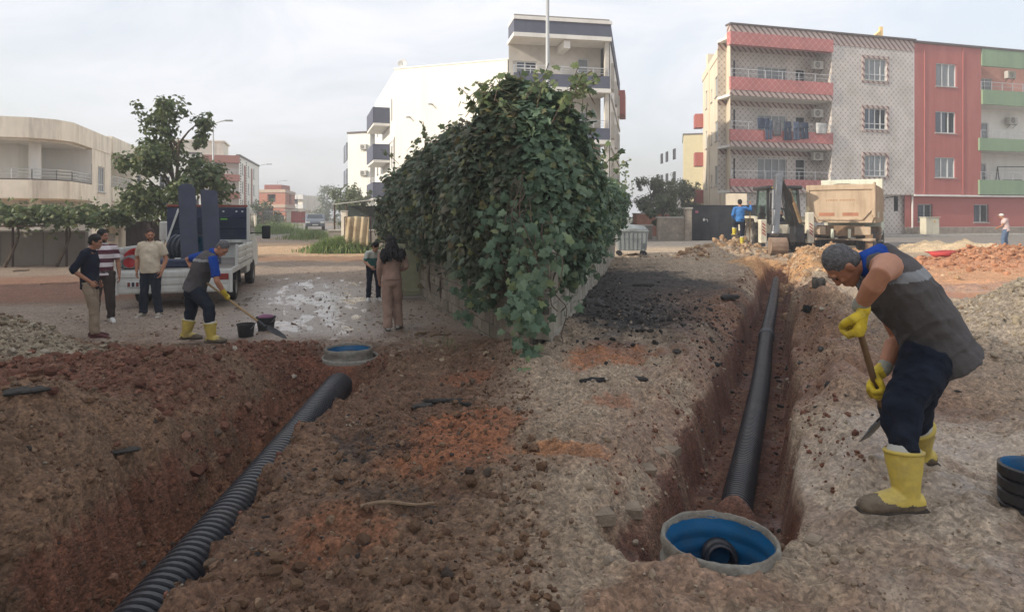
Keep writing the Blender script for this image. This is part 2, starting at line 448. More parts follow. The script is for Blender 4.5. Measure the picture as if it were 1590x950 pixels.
    lay(C(190,150,108), ss(.25,.5,ge(x,y,8.6,20,1.3,3.4)+ge(x,y,10.7,21.5,2.0,1.6)+.2*(n2-.5)))
    lay(C(190,172,150), (1-left)*ss(23.5,26,Y+.4*(n1-.5))*ss(45,30,Y)*(X < 9)*.85)
    lay(C(140,136,130), (1-left)*ss(30,33,Y))
    lay(C(100,110,60)*.5, ss(110,160,np.hypot(X,Y))*.8)
    # wet grey slurry, right foreground
    slur = ss(.36,.66, ge(x,y,3.4,3.7,2.5,1.9)+.45*(n2-.5))*ss(1.3,1.9,X)
    lay(C(186,172,154), slur*.85)
    lay(C(140,116,96), slur*ss(.52,.62,fbm(X,Y,1.9,4,140))*.6)
    # trench walls and bottoms
    dl = np.abs(X-PLX(Y)); tw = (dl < .62)*(Y < 9.1)*(Z < -.2)
    lay(C(116,74,56), tw*ss(.25,.5,n2)*.8)
    lay(C(140,98,72), tw*ss(-.45,-.8,Z)*.7)
    tr = (np.abs(dr) < .55)*(Y < 23.5)*(Y > 3.2)*(Z < -.2)
    lay(C(118,82,66), tr*.75)
    lay(C(104,66,52), tr*ss(.3,.55,n2)*.7)
    vk = 1-.6*slur
    col *= (1+(.56*n3-.28)*vk)[..., None]*(1+(.3*n4-.15)*vk)[..., None]
    # ---- wetness
    wet = ss(.50,.56, ge(x+.30*y,y,0,15,1.5,5.0)*.27+.55*fbm(X*1.2+.36*Y,Y*.42,3.4,5,211)+.22*(n1-.3))*left*ss(10.0,11,Y)*ss(26,20,Y)*(X > -.44*Y)*(X < -.19*Y)
    wet = np.maximum(wet, .9*ss(.5,.6, ge(X+.275*Y,y,0,14,.16,6)*.5+n3*.4)*left*(Y > 10)*(Y < 19))
    wet = np.maximum(wet, .62*ss(.1,.5,ge(x+.30*y,y,0,14,2.0,5.5)+.3*(n2-.5))*left*ss(9.8,11,Y))
    wet = np.maximum(wet, slur*(.25+.55*ss(.38,.62,n2)))
    wet = np.maximum(wet, ss(.2,.5,ge(x,y,12,14.6,4.2,1.8))*.75*(X > 6))
    wet = np.maximum(wet, .38*ss(.42,.7,n2)*(X > .6)*(Y < 13))
    me = bpy.data.meshes.new('ground')
    me.vertices.add(nx*ny); me.vertices.foreach_set('co', np.stack([X,Y,Z],-1).astype(np.float32).ravel())
    i = np.arange(nx*ny).reshape(ny, nx)
    q = np.stack([i[:-1,:-1], i[:-1,1:], i[1:,1:], i[1:,:-1]], -1).reshape(-1,4)
    cx = X.ravel()[q].mean(1); cy = Y.ravel()[q].mean(1)
    keep = (np.hypot(cx-MHR[0], cy-MHR[1]) > .262) & (np.hypot(cx-MHL[0], cy-MHL[1]) > .29)
    q = q[keep]
    me.loops.add(len(q)*4); me.loops.foreach_set('vertex_index', q.ravel().astype(np.int32))
    me.polygons.add(len(q)); me.polygons.foreach_set('loop_start', np.arange(0, len(q)*4, 4, dtype=np.int32))
    me.polygons.foreach_set('loop_total', np.full(len(q), 4, dtype=np.int32))
    me.polygons.foreach_set('use_smooth', np.ones(len(q), dtype=bool))
    ca = me.color_attributes.new('soil', 'FLOAT_COLOR', 'POINT')
    ca.data.foreach_set('color', np.concatenate([col, wet[..., None]], -1).astype(np.float32).ravel())
    me.update(calc_edges=True)
    m = bpy.data.materials.new('soil'); m.use_nodes = True
    n = m.node_tree.nodes; l = m.node_tree.links; b = n['Principled BSDF']
    at = n.new('ShaderNodeAttribute'); at.attribute_name = 'soil'
    t = n.new('ShaderNodeTexCoord')
    def noise(sc, det=8, ro=.65):
        z = n.new('ShaderNodeTexNoise'); z.inputs['Scale'].default_value = sc; z.inputs['Detail'].default_value = det; z.inputs['Roughness'].default_value = ro
        l.new(t.outputs['Object'], z.inputs['Vector']); return z
    za = noise(24); zb = noise(90, 5)
    vo = n.new('ShaderNodeTexVoronoi'); vo.inputs['Scale'].default_value = 55; l.new(t.outputs['Object'], vo.inputs['Vector'])
    r = n.new('ShaderNodeValToRGB'); r.color_ramp.elements[0].position = .28; r.color_ramp.elements[0].color = (.5,.5,.5,1); r.color_ramp.elements[1].position = .75; r.color_ramp.elements[1].color = (1.5,1.45,1.4,1)
    l.new(za.outputs['Fac'], r.inputs['Fac'])
    mm = n.new('ShaderNodeMixRGB'); mm.blend_type = 'MULTIPLY'; mm.inputs['Fac'].default_value = 1
    l.new(at.outputs['Color'], mm.inputs['Color1']); l.new(r.outputs['Color'], mm.inputs['Color2'])
    # tiny pebbles: voronoi cells of their own shade
    vc = n.new('ShaderNodeSeparateColor'); l.new(vo.outputs['Color'], vc.inputs['Color'])
    r3 = n.new('ShaderNodeValToRGB'); r3.color_ramp.elements[0].position = .1; r3.color_ramp.elements[0].color = (.6,.58,.56,1); r3.color_ramp.elements[1].position = .97; r3.color_ramp.elements[1].color = (1.55,1.55,1.55,1)
    l.new(vc.outputs['Red'], r3.inputs['Fac'])
    m3 = n.new('ShaderNodeMixRGB'); m3.blend_type = 'MULTIPLY'; m3.inputs['Fac'].default_value = .6
    l.new(mm.outputs['Color'], m3.inputs['Color1']); l.new(r3.outputs['Color'], m3.inputs['Color2'])
    # wet ground is darker and glossy
    wd = n.new('ShaderNodeMixRGB'); wd.blend_type = 'MULTIPLY'; wd.inputs['Color2'].default_value = (.55,.52,.5,1)
    l.new(at.outputs['Alpha'], wd.inputs['Fac']); l.new(m3.outputs['Color'], wd.inputs['Color1'])
    l.new(wd.outputs['Color'], b.inputs['Base Color'])
    ro = n.new('ShaderNodeMapRange'); ro.inputs['From Min'].default_value = 0; ro.inputs['From Max'].default_value = .9; ro.inputs['To Min'].default_value = .92; ro.inputs['To Max'].default_value = .10
    l.new(at.outputs['Alpha'], ro.inputs['Value']); l.new(ro.outputs[0], b.inputs['Roughness'])
    ad = n.new('ShaderNodeMath'); ad.operation = 'MULTIPLY_ADD'; ad.inputs[1].default_value = .6
    l.new(zb.outputs['Fac'], ad.inputs[0]); l.new(za.outputs['Fac'], ad.inputs[2])
    a2 = n.new('ShaderNodeMath'); a2.operation = 'MULTIPLY_ADD'; a2.inputs[1].default_value = -.5
    l.new(vo.outputs['Distance'], a2.inputs[0]); l.new(ad.outputs[0], a2.inputs[2])
    iw = n.new('ShaderNodeMapRange'); iw.inputs['To Min'].default_value = .85; iw.inputs['To Max'].default_value = .04
    l.new(at.outputs['Alpha'], iw.inputs['Value'])
    bp = n.new('ShaderNodeBump'); bp.inputs['Distance'].default_value = .035
    l.new(iw.outputs[0], bp.inputs['Strength']); l.new(a2.outputs[0], bp.inputs['Height']); l.new(bp.outputs['Normal'], b.inputs['Normal'])
    me.materials.append(m)
    g = link('ground', me); tag(g, kind='structure')
    return g
build_ground()

def puddle():
    m = bpy.data.materials.new('muddy_water'); m.use_nodes = True; b = m.node_tree.nodes['Principled BSDF']
    b.inputs['Base Color'].default_value = srgb(186,146,112); b.inputs['Roughness'].default_value = .10; b.inputs['Specular IOR Level'].default_value = .6
    mb = MB(); K = 40; mb.v = [(11.5+5.2*math.cos(2*math.pi*k/K), 14.4+2.3*math.sin(2*math.pi*k/K), -.085) for k in range(K)]; mb.f = [tuple(range(K))]
    o = obj('water', mb, m, None, I4); tag(o, kind='structure')
puddle()
# ------------------------------------------------------------------ pipes and manholes
M_pipe = mat('black_plastic', (.016,.018,.024,1), .42, var=.25, bump=.1, bs=20, dirt=(.12,.09,.07,1), dirt_amt=.32, dirt_s=2.2, spec=.5)
M_blue = mat('blue_plastic', (.008,.11,.26,1), .38, var=.2, bump=.08, dirt=(.07,.10,.12,1), dirt_amt=.5, dirt_s=4, spec=.45)
M_collar = mat('muddy_concrete', (.23,.22,.19,1), .85, var=.35, vs=9, bump=.6, bs=40, dirt=(.14,.10,.07,1), dirt_amt=.7, dirt_s=5)
def corrugated(name, pts, R0, pitch, m, parent=None, n=28, depth=.022, loc=None):
    P0 = [Vector(p) for p in pts]; out = []; rad = []
    L_ = [0]
    for a, b in zip(P0, P0[1:]): L_.append(L_[-1] + (b-a).length)
    def at(s):
        for i in range(len(P0)-1):
            if s <= L_[i+1] or i == len(P0)-2:
                return P0[i].lerp(P0[i+1], (s-L_[i])/(L_[i+1]-L_[i]))
    k = int(L_[-1]/pitch)
    for i in range(k):
        for f_, r_ in ((.0, R0-depth), (.28, R0-depth), (.42, R0), (.86, R0)):
            out.append(at((i+f_)*pitch)); rad.append(r_)
    mb = MB(); mb.loft(out, rad, n=n)
    return mb
def smooth_path(pts, k=8):
    P0 = [Vector(p) for p in pts]; out = []
    for i in range(len(P0)-1):
        a = P0[max(i-1,0)]; b = P0[i]; c = P0[i+1]; d = P0[min(i+2, len(P0)-1)]
        for j in range(k):
            t = j/k
            out.append(.5*((2*b)+(c-a)*t+(2*a-5*b+4*c-d)*t*t+(-a+3*b-3*c+d)*t**3))
    out.append(P0[-1]); return out
pl = smooth_path([(-1.98,1.4,-.60),(-2.03,3.8,-.60),(-2.16,6.2,-.60),(-2.26,7.7,-.60),(-2.31,8.62,-.60)])
mb = corrugated('drain_pipe', pl, .19, .062, M_pipe)
o = obj('drain_pipe', mb, M_pipe, auto=60); tag(o, 'long black corrugated drain pipe lying in the left trench, ending at the farther manhole', 'pipe')
o['group'] = 'drain pipes laid in the trenches'
t = thing('drain_pipe', 'black corrugated drain pipe running away down the right trench behind the blue manhole', 'pipe', (1.5,4.2,-.48), group='drain pipes laid in the trenches')
pr_ = smooth_path([(1.32,4.0,-.56),(1.71,4.9,-.54),(3.2,8.3,-.51),(4.5,11.4,-.47),(6.1,15.1,-.42),(8.7,21.2,-.40)])
obj('pipe_wall', corrugated('p', pr_, .118, .042, M_pipe, depth=.014), M_pipe, t, I4, auto=60)
jb = MB(); a = Vector((4.5,11.4,-.47)); d = (Vector((6.1,15.1,-.42))-a).normalized()
for off in (0, .10, .20): jb.loft([a+d*off, a+d*(off+.015), a+d*(off+.07), a+d*(off+.085)], [.122,.136,.136,.122], n=28)
obj('coupling', jb, mat('dusty_plastic', (.07,.075,.085,1), .6, bump=.1), t, I4, auto=50)

def manhole(x, y, ro, z, label, tilt=0, sc=1.0):
    t = thing('manhole', label, 'manhole', (x, y, z)); t['group'] = 'blue plastic manholes'
    ri = ro*.86
    M = WM[t]
    ri = ro*.93
    mb = MB(); pr = [(ri,-.01)]
    for k_ in range(5): zz = -.05-k_*.085; pr += [(ri*.995,zz),(ri*.965,zz-.02),(ri*.965,zz-.05),(ri*.995,zz-.07)]
    pr += [(ri*.96,-.50),(ri*.9,-.9),(.02,-.92)]
    mb.lathe(pr, n=56); obj('liner', mb, M_blue, t, smooth=True)
    mb = MB(); K = 64; prof = [(ro*.925,-.02),(ro*.935,.010),(ro*.96,.016),(ro*.995,.006),(ro*1.005,-.03),(ro*.985,-.06),(ro*.985,-.10),(ro*1.01,-.12),(ro*1.01,-.17),(ro*.985,-.19),(ro*.985,-.9)]
    mb.lathe(prof, n=K); vv = []
    for i, p in enumerate(mb.v):
        an = math.atan2(p[1], p[0]); q = 1 + .022*(float(fbm(an*3+9, p[2]*20, 1.6, 3, 5))-.45)*2*(i >= K)
        vv.append((p[0]*q, p[1]*q, p[2]+.018*(float(fbm(an*4+3, i//K, 1.5, 3, 8))-.5)))
    mb.v = vv; obj('rim', mb, M_collar, t, smooth=True)
    return t
t = manhole(MHR[0], MHR[1], .290, .018, 'open blue plastic manhole with muddy grey rim in the foreground of the right trench')
# end of the drain pipe coming in through the far wall
c = Matrix.Translation((.055,.13,-.185)) @ Matrix.Rotation(R(-8),4,'Z') @ Matrix.Rotation(R(78),4,'X')
mb = MB(); mb.lathe([(.060,-.25),(.062,-.01),(.069,.010),(.078,.006),(.081,-.01),(.081,-.25)], c, n=36); mb.lathe([(.093,-.10),(.095,-.05),(.081,-.045)], c, n=36)
obj('inlet_pipe', mb, M_pipe, t, smooth=True)
mb = MB(); mb.lathe([(.063,-.2),(.0001,-.2)], c, n=24); obj('inlet_dark_disc', mb, mat('bore_shade_dark', (.02,.018,.014,1), .5, bump=.05), t)  # near-black disc: darkness down the pipe put into the colour
t = manhole(MHL[0], MHL[1], .335, -.215, 'blue plastic manhole with a muddy double rim beyond the end of the left pipe')
mb = MB(); mb.lathe([(.36,-.09),(.365,-.065),(.39,-.06),(.405,-.085),(.405,-.3),(.36,-.3)], Matrix.Translation((.04,-.07,-.03)), n=40)
obj('lower_rim', mb, M_collar, t, smooth=True)
# smears of soil lying on the pipes
def smear(path, Rp, n, label_m, seed, smax=.05):
    r_ = np.random.RandomState(seed); P_ = np.array([list(p) for p in path]); k = r_.randint(0, len(P_)-1, n); f = r_.rand(n)[:, None]
    q = P_[k]*(1-f)+P_[k+1]*f; a = r_.normal(scale=.5, size=n)
    q = q+np.stack([np.sin(a)*Rp, 0*a, np.cos(a)*Rp], -1); return q

# ------------------------------------------------------------------ concrete block walls of the vine garden
M_blk = [mat('block_%d' % i, c, .92, var=.22, vs=6, bump=.5, bs=45, dirt=(.12,.11,.07,1), dirt_amt=.6, dirt_s=1.4, streak=True) for i, c in enumerate([(.235,.205,.16,1), (.27,.24,.19,1), (.20,.17,.135,1)])]
M_blkR = [mat('pale_block_%d' % i, c, .92, var=.22, vs=6, bump=.5, bs=45, dirt=(.16,.14,.10,1), dirt_amt=.5, dirt_s=1.4, streak=True) for i, c in enumerate([(.33,.31,.26,1), (.29,.265,.215,1), (.37,.345,.29,1)])]
M_mortar = mat('mortar', (.15,.14,.12,1), .95, var=.3, bump=.4)
def block_wall(p0, p1, z0, rows, label, mats, out=-1, name='garden_wall'):
    p0 = Vector((p0[0], p0[1], z0)); p1 = Vector((p1[0], p1[1], z0)); ex = (p1-p0); ln = ex.length; ex.normalize()
    ey = Vector((0,0,1)).cross(ex)
    M = Matrix((ex, ey, Vector((0,0,1)))).transposed().to_4x4(); M.translation = p0
    t = thing(name, label, 'wall', p0, math.atan2(ex.y, ex.x))
    mb = MB(); mb.box(-.05, ln+.05, -.075, .075, -.7, rows*.205-.01); obj('mortar_core', mb, M_mortar, t, M)
    mes = []
    for m in mats:
        for k in range(2):
            b = MB(); b.bbox(0, .392, -.1, .1, 0, .195, .008)
            b.v = [(x+rnd.uniform(-.003,.003), y+rnd.uniform(-.004,.004), z+rnd.uniform(-.003,.003)) for x, y, z in b.v]
            me = b.mesh('block', m); recalc(me); mes.append(me)
    for r in range(rows):
        x = -.2*(r % 2)
        while x < ln:
            o = link('block', rnd.choice(mes), t, M @ Matrix.Translation((x, rnd.uniform(-.008,.008), r*.205)) @ Matrix.Rotation(rnd.uniform(-.012,.012), 4, 'Z'))
            x += .402
    mb = MB(); mb.bbox(-.06, ln+.06, -.13, .13, rows*.205, rows*.205+.06, .01); obj('coping', mb, M_mortar, t, M)
    return t
block_wall((.32,8.5), (-2.75,17.4), -.42, 8, 'brown concrete block wall under the vines on the left street side', M_blk)
block_wall((.42,8.45), (3.88,25.0), -.12, 7, 'pale concrete block wall under the vines beside the dark asphalt strip', M_blkR)

# ------------------------------------------------------------------ leaves
def leaf_template(kind='vine'):
    if kind == 'vine':
        o = [(0,0),(.30,-.12),(.50,.10),(.36,.30),(.52,.58),(.26,.62),(0,1.0),(-.26,.62),(-.52,.58),(-.36,.30),(-.50,.10),(-.30,-.12)]
        pts = [(0,.35,.0)] + [(x, y, -.10*abs(x)*2-.12*(y-.3)**2) for x, y in o]
        f = [(0, i, i % 12+1) for i in range(1, 13)]
    elif kind == 'oval':
        o = [(0,0),(.28,.3),(.26,.65),(0,1),(-.26,.65),(-.28,.3)]
        pts = [(x, y, -.12*abs(x)*2-.1*(y-.4)**2) for x, y in o]; f = [(0,1,2,3),(0,3,4,5)]
    else:
        pts = [(-.5,0,0),(.5,0,0),(0,1,0)]; f = [(0,1,2)]
    return np.array(pts, float), f
def rots(nrm, rs):
    """rotation matrices whose z axis is nrm, random spin"""
    n = nrm/np.linalg.norm(nrm, axis=1, keepdims=True)
    a = rs.normal(size=n.shape); a -= n*(a*n).sum(1, keepdims=True); a /= np.linalg.norm(a, axis=1, keepdims=True)
    # leaf tips tend to hang down
    dn = np.tile([0,0,-1.0], (len(n),1)); dn -= n*(dn*n).sum(1, keepdims=True)
    a = a + dn*1.1; a /= np.linalg.norm(a, axis=1, keepdims=True)+1e-9
    b = np.cross(a, n)
    return np.stack([b, a, n], -1)
def stamp(tv, tf, pos, rot, size, name, m, smooth=False, jitter=None):
    K = len(pos); nv = len(tv)
    V = np.einsum('kij,vj->kvi', rot, tv)*size[:, None, None] + pos[:, None, :]
    if jitter is not None: V += jitter
    me = bpy.data.meshes.new(name)
    me.vertices.add(K*nv); me.vertices.foreach_set('co', V.astype(np.float32).ravel())
    ln = np.array([len(f) for f in tf]); fl = np.concatenate([np.array(f) for f in tf])
    idx = (fl[None]+np.arange(K)[:, None]*nv).ravel()
    me.loops.add(len(idx)); me.loops.foreach_set('vertex_index', idx.astype(np.int32))
    tot = np.tile(ln, K); st = np.concatenate([[0], np.cumsum(tot)[:-1]])
    me.polygons.add(len(tot)); me.polygons.foreach_set('loop_start', st.astype(np.int32)); me.polygons.foreach_set('loop_total', tot.astype(np.int32))
    me.polygons.foreach_set('use_smooth', np.full(len(tot), smooth))
    me.materials.append(m); me.update(calc_edges=True)
    return me
G_ = leafmat
ML_left = G_('vine_leaf_dark', [(0,(0.057,0.086,0.051)),(.3,(0.093,0.137,0.079)),(.55,(0.129,0.159,0.093)),(.75,(0.086,0.101,0.064)),(.88,(0.172,0.144,0.093)),(.95,(0.216,0.245,0.086)),(1,(0.201,0.144,0.071))])
ML_right = G_('vine_leaf_green', [(0,(0.064,0.106,0.064)),(.3,(0.095,0.160,0.095)),(.6,(0.128,0.196,0.122)),(.85,(0.160,0.224,0.128)),(.95,(0.201,0.255,0.106)),(1,(0.160,0.139,0.075))])
ML_tree = G_('tree_leaf', [(0,(0.062,0.094,0.037)),(.5,(0.106,0.144,0.056)),(.85,(0.150,0.188,0.075)),(1,(0.188,0.188,0.088))])
ML_far = G_('far_leaf', [(0,(0.072,0.101,0.050)),(.6,(0.130,0.158,0.079)),(1,(0.173,0.202,0.101))])
M_bark = mat('bark', (.12,.09,.065,1), .95, var=.35, vs=12, bump=.8, bs=50)
M_inner = mat('dark_inner_hull', (.022,.03,.018,1), .95, var=.4, vs=8, bump=0)  # near-black hull: the shade inside the vine is put into its colour
rs = np.random.RandomState(11)
def hedge_branch(A, B, top0, top1, bot0, bot1, hw, side, n, m, name_label, core=True, curve=None):
    """side=+1: outward to the +x side"""
    A = np.array(A, float); B = np.array(B, float); d = B-A; ln = np.hypot(*d); d /= ln
    nrm = np.array([d[1], -d[0]])*(1 if side > 0 else -1)
    def shell(t, ph, inset):
        c = A[None]+d[None]*(t*ln)[:, None]
        if curve is None: zt = top0+(top1-top0)*t
        else: zt = np.interp(t, curve[0], curve[1])
        zb = bot0+(bot1-bot0)*t
        lump = .72+.62*fbm(t*ln*1.0, ph*1.3+5*(side > 0), .9, 3, 200+side)
        hw_ = hw*lump*(1-.25*np.clip(np.sin(ph), 0, 1)**2)
        lump2 = 1+.16*(fbm(t*ln, ph*0+3, 1.6, 3, 207+side)-.5)*2
        zc = (zt+zb)/2; hh = (zt-zb)/2*lump2
        co, si = np.cos(ph), np.sin(ph)
        co = np.sign(co)*np.abs(co)**.75; si = np.sign(si)*np.abs(si)**.75
        w_ = np.maximum(hw_-inset, .05)
        px = c[:, 0]+nrm[0]*(co*w_); py = c[:, 1]+nrm[1]*(co*w_); pz = zc+(hh-inset)*si
        N_ = np.stack([nrm[0]*np.cos(ph), nrm[1]*np.cos(ph), np.sin(ph)], -1)
        return np.stack([px, py, pz], -1), N_
    t = rs.uniform(-.015, 1.015, n); ph = rs.uniform(-math.pi*.52, math.pi*.85, n)
    inset = rs.exponential(.10, n)-.06-.22*np.clip(fbm(t*30, ph*6, 1.0, 3, 91)-.52, 0, 1)*4*rs.rand(n)
    p, nn = shell(t, ph, inset)
    hang = (nn[:, 2] < -.2)
    p[:, 2] -= hang*rs.exponential(.12, n)
    nn = nn+rs.normal(scale=.62, size=nn.shape)+[0, -.05, .45]
    size = .055+.11*rs.beta(1.6, 2.2, n)
    return p, nn, size, shell, ln
vine = thing('climbing_vine', 'huge dense leafy vine spilling over the corner block walls between both streets', 'vine', (.35, 9.6, 0))
tv, tf = leaf_template()
specs = [((.12,9.4),(-3.55,20.4),-1,24000,ML_left,.70,([0,.2,.45,.7,.88,1.0],[3.2,3.25,3.2,3.1,2.7,2.0]),1.0,1.15),
         ((.45,9.3),(3.75,24.9),1,22000,ML_right,.60,([0,.05,.12,.25,.5,.8,1.0],[3.3,3.05,2.75,2.55,2.6,2.7,2.6]),.95,1.75)]
near = []
for A, B, sd, n, m, hw, curve, b0, b1 in specs:
    p, nn, size, shell, ln = hedge_branch(A, B, 3, 3, b0, b1, hw, sd, n, m, '', curve=curve)
    # hanging strands
    S = []; SN = []
    for k in range(34):
        tt = rs.beta(.7, 1.6); q, _ = shell(np.array([tt]), np.array([-.45]), np.array([rs.uniform(-.1,.2)]))
        q = q[0]; L_ = rs.uniform(.2, .55)*(1.5 if tt < .06 else .8); dx = rs.normal(scale=.12, size=2)
        nl = int(L_/.035)
        for j in range(nl):
            f = j/nl
            S.append([q[0]+dx[0]*f*L_*2+rs.normal(scale=.05), q[1]+dx[1]*f*L_*2+rs.normal(scale=.05), q[2]-L_*f+rs.normal(scale=.04)])
            SN.append([sd*1.0, -.5, .3])
    S = np.array(S); SN = np.array(SN)+rs.normal(scale=.45, size=(len(S),3))
    p = np.concatenate([p, S]); nn = np.concatenate([nn, SN]); size = np.concatenate([size, rs.uniform(.08,.15,len(S))])
    p[:, 2] = np.maximum(p[:, 2], -.05+.0*p[:, 0])
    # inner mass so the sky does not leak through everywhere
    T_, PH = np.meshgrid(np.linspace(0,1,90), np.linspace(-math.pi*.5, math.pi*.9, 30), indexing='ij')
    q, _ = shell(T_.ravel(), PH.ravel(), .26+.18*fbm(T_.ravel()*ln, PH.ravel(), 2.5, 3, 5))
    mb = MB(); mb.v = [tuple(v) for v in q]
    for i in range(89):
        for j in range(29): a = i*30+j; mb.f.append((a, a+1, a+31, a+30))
    c = obj('dark_inner_hull', mb, M_inner, vine, I4, smooth=True); c['kind'] = 'stuff'
    # apparent size picks the leaves that stand as objects
    R_ = rots(nn, rs)
    app = size/np.maximum(p[:, 1], 1)*np.clip(R_[:, :, 2] @ np.array([0,-1,0.]), .15, 1)
    frontm = (p[:, 1] < 12.5)
    order = np.argsort(-(app*frontm))[:300]
    order = order[:150]
    big = np.zeros(len(p), bool); big[order] = True
    me = stamp(tv, tf, p[~big], R_[~big], size[~big], 'foliage', m)
    c = link('foliage', me, vine, I4); c['kind'] = 'stuff'
    lm = MB(); lm.v = [tuple(v) for v in tv]; lm.f = list(tf); lme = lm.mesh('leaf', m)
    for i in np.where(big)[0]:
        M = Matrix([list(R_[i][r]*size[i])+[p[i][r]] for r in range(3)]+[[0,0,0,1]])
        link('leaf', lme, vine, M)
# rounded cap where both arms of the vine meet
n = 9000
ph = rs.uniform(math.pi*.95, math.pi*2.05, n); th = rs.uniform(-.95, 1.45, n)
lump = .80+.45*fbm(ph*1.3, th*1.5, 1.2, 3, 333)
ce = np.array([.20, 9.75, 2.05]); ra = np.array([1.05, 1.15, 1.62])
def capshell(ph, th, k):
    return np.stack([np.cos(ph)*np.cos(th)*ra[0]*k, np.sin(ph)*np.cos(th)*ra[1]*k, np.sin(th)*ra[2]*(.5+.5*k)], -1)+ce
p = capshell(ph, th, lump-rs.exponential(.06, n)); nn = np.stack([np.cos(ph)*np.cos(th), np.sin(ph)*np.cos(th), np.sin(th)], -1)+rs.normal(scale=.62, size=(n,3))+[0,0,.45]
for sel, m in ((p[:, 0] < .1, ML_left), (p[:, 0] >= .1, ML_right)):
    me = stamp(tv, tf, p[sel], rots(nn[sel], rs), rs.uniform(.08,.15,sel.sum()), 'foliage', m); c = link('foliage', me, vine, I4); c['kind'] = 'stuff'
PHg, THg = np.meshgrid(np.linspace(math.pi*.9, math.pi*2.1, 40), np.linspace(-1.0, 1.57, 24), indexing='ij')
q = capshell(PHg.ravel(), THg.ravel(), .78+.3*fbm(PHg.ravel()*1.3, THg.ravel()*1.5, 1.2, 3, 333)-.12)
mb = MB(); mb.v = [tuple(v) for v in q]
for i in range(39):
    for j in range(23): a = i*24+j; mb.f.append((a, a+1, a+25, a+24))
c = obj('dark_inner_hull', mb, M_inner, vine, I4, smooth=True); c['kind'] = 'stuff'
# stray shoots standing out of the outline
S = []; SN = []; stm = MB()
for k in range(130):
    br = k % 3
    if br == 0: tt = rs.rand(); q0 = np.array([.12-3.67*tt-.15, 9.4+11*tt, 3.05-.9*max(0,tt-.6)*2.2])
    elif br == 1: tt = rs.rand(); q0 = np.array([.55+3.3*tt, 9.3+15.6*tt, 2.62])
    else: q0 = np.array([.25+rs.normal()*.5, 9.3+rs.normal()*.4, 3.3])
    q0 = q0+rs.normal(size=3)*[.35,.2,.15]; dv = np.array([rs.normal()*.5, rs.normal()*.4-.1, rs.uniform(.2,1.0)]); dv /= np.linalg.norm(dv); L_ = rs.uniform(.25,.65)
    pts = [Vector(q0-dv*.2), Vector(q0+dv*L_*.5), Vector(q0+dv*L_+np.array([0,0,-.12*L_]))]; stm.loft(smooth_path(pts,3), .006, n=4)
    for j in range(int(L_/.05)):
        f = (j+1)*.05/L_; S.append(q0+dv*L_*f+rs.normal(size=3)*.035+[0,0,-.12*L_*f*f]); SN.append([rs.normal()*.6, -.6+rs.normal()*.4, .5])
c = obj('shoot_stems', stm, M_bark, vine, I4); c['kind'] = 'stuff'
S = np.array(S); SN = np.array(SN); me = stamp(tv, tf, S, rots(SN, rs), .05+.09*rs.rand(len(S)), 'foliage', ML_tree); c = link('foliage', me, vine, I4); c['kind'] = 'stuff'
# the drooping end at the corner, near the camera
S = []; SN = []
for (u, v, Y, ru, rv, n) in [(812,585,7.3,16,18,10),(822,545,7.6,26,30,26),(818,480,7.9,30,44,70),(830,420,8.2,42,46,110),(838,380,8.3,50,40,90),(812,470,7.8,22,60,50),(744,470,9.6,22,14,22),(720,490,9.9,14,10,12),(742,430,9.8,34,34,60),(770,400,9.0,22,50,70),(778,350,8.7,22,50,80)]:
    for k in range(n):
        q = P(u+rs.normal()*ru*.55, v+rs.normal()*rv*.55, Y+rs.normal()*.2); S.append(q); SN.append(Vector((rs.normal()*.5, -.9, .35+rs.normal()*.4)))
S = np.array([list(q) for q in S]); SN = np.array([list(q) for q in SN]); R_ = rots(SN, rs); sz = .06+.11*rs.beta(1.6,2.0,len(S))
me = stamp(tv, tf, S, R_, sz, 'foliage', ML_right); c = link('foliage', me, vine, I4); c['kind'] = 'stuff'
mb = MB()
for k in range(26):
    a = Vector((rnd.uniform(.0,.5), rnd.uniform(8.2,9.2), rnd.uniform(1.2,2.4)))
    q = [a]
    for j in range(7): q.append(q[-1]+Vector((rnd.uniform(-.14,.16), rnd.uniform(-.2,.05), rnd.uniform(-.34,.0))))
    mb.loft(smooth_path(q, 3), .008, n=5)
for k in range(18):
    tt = rnd.uniform(.05,1); sd = rnd.random() < .5
    b = Vector((-.1-3.5*tt, 9.4+10.5*tt, -.2)) if sd else Vector((.6+3.0*tt, 9.6+15*tt, 0))
    q = [b]
    for j in range(6): q.append(q[-1]+Vector((rnd.uniform(-.2,.2), rnd.uniform(-.2,.2), .5)))
    mb.loft(smooth_path(q, 3), .03, n=6)
obj('stems', mb, M_bark, vine, I4, smooth=True)['kind'] = 'stuff'

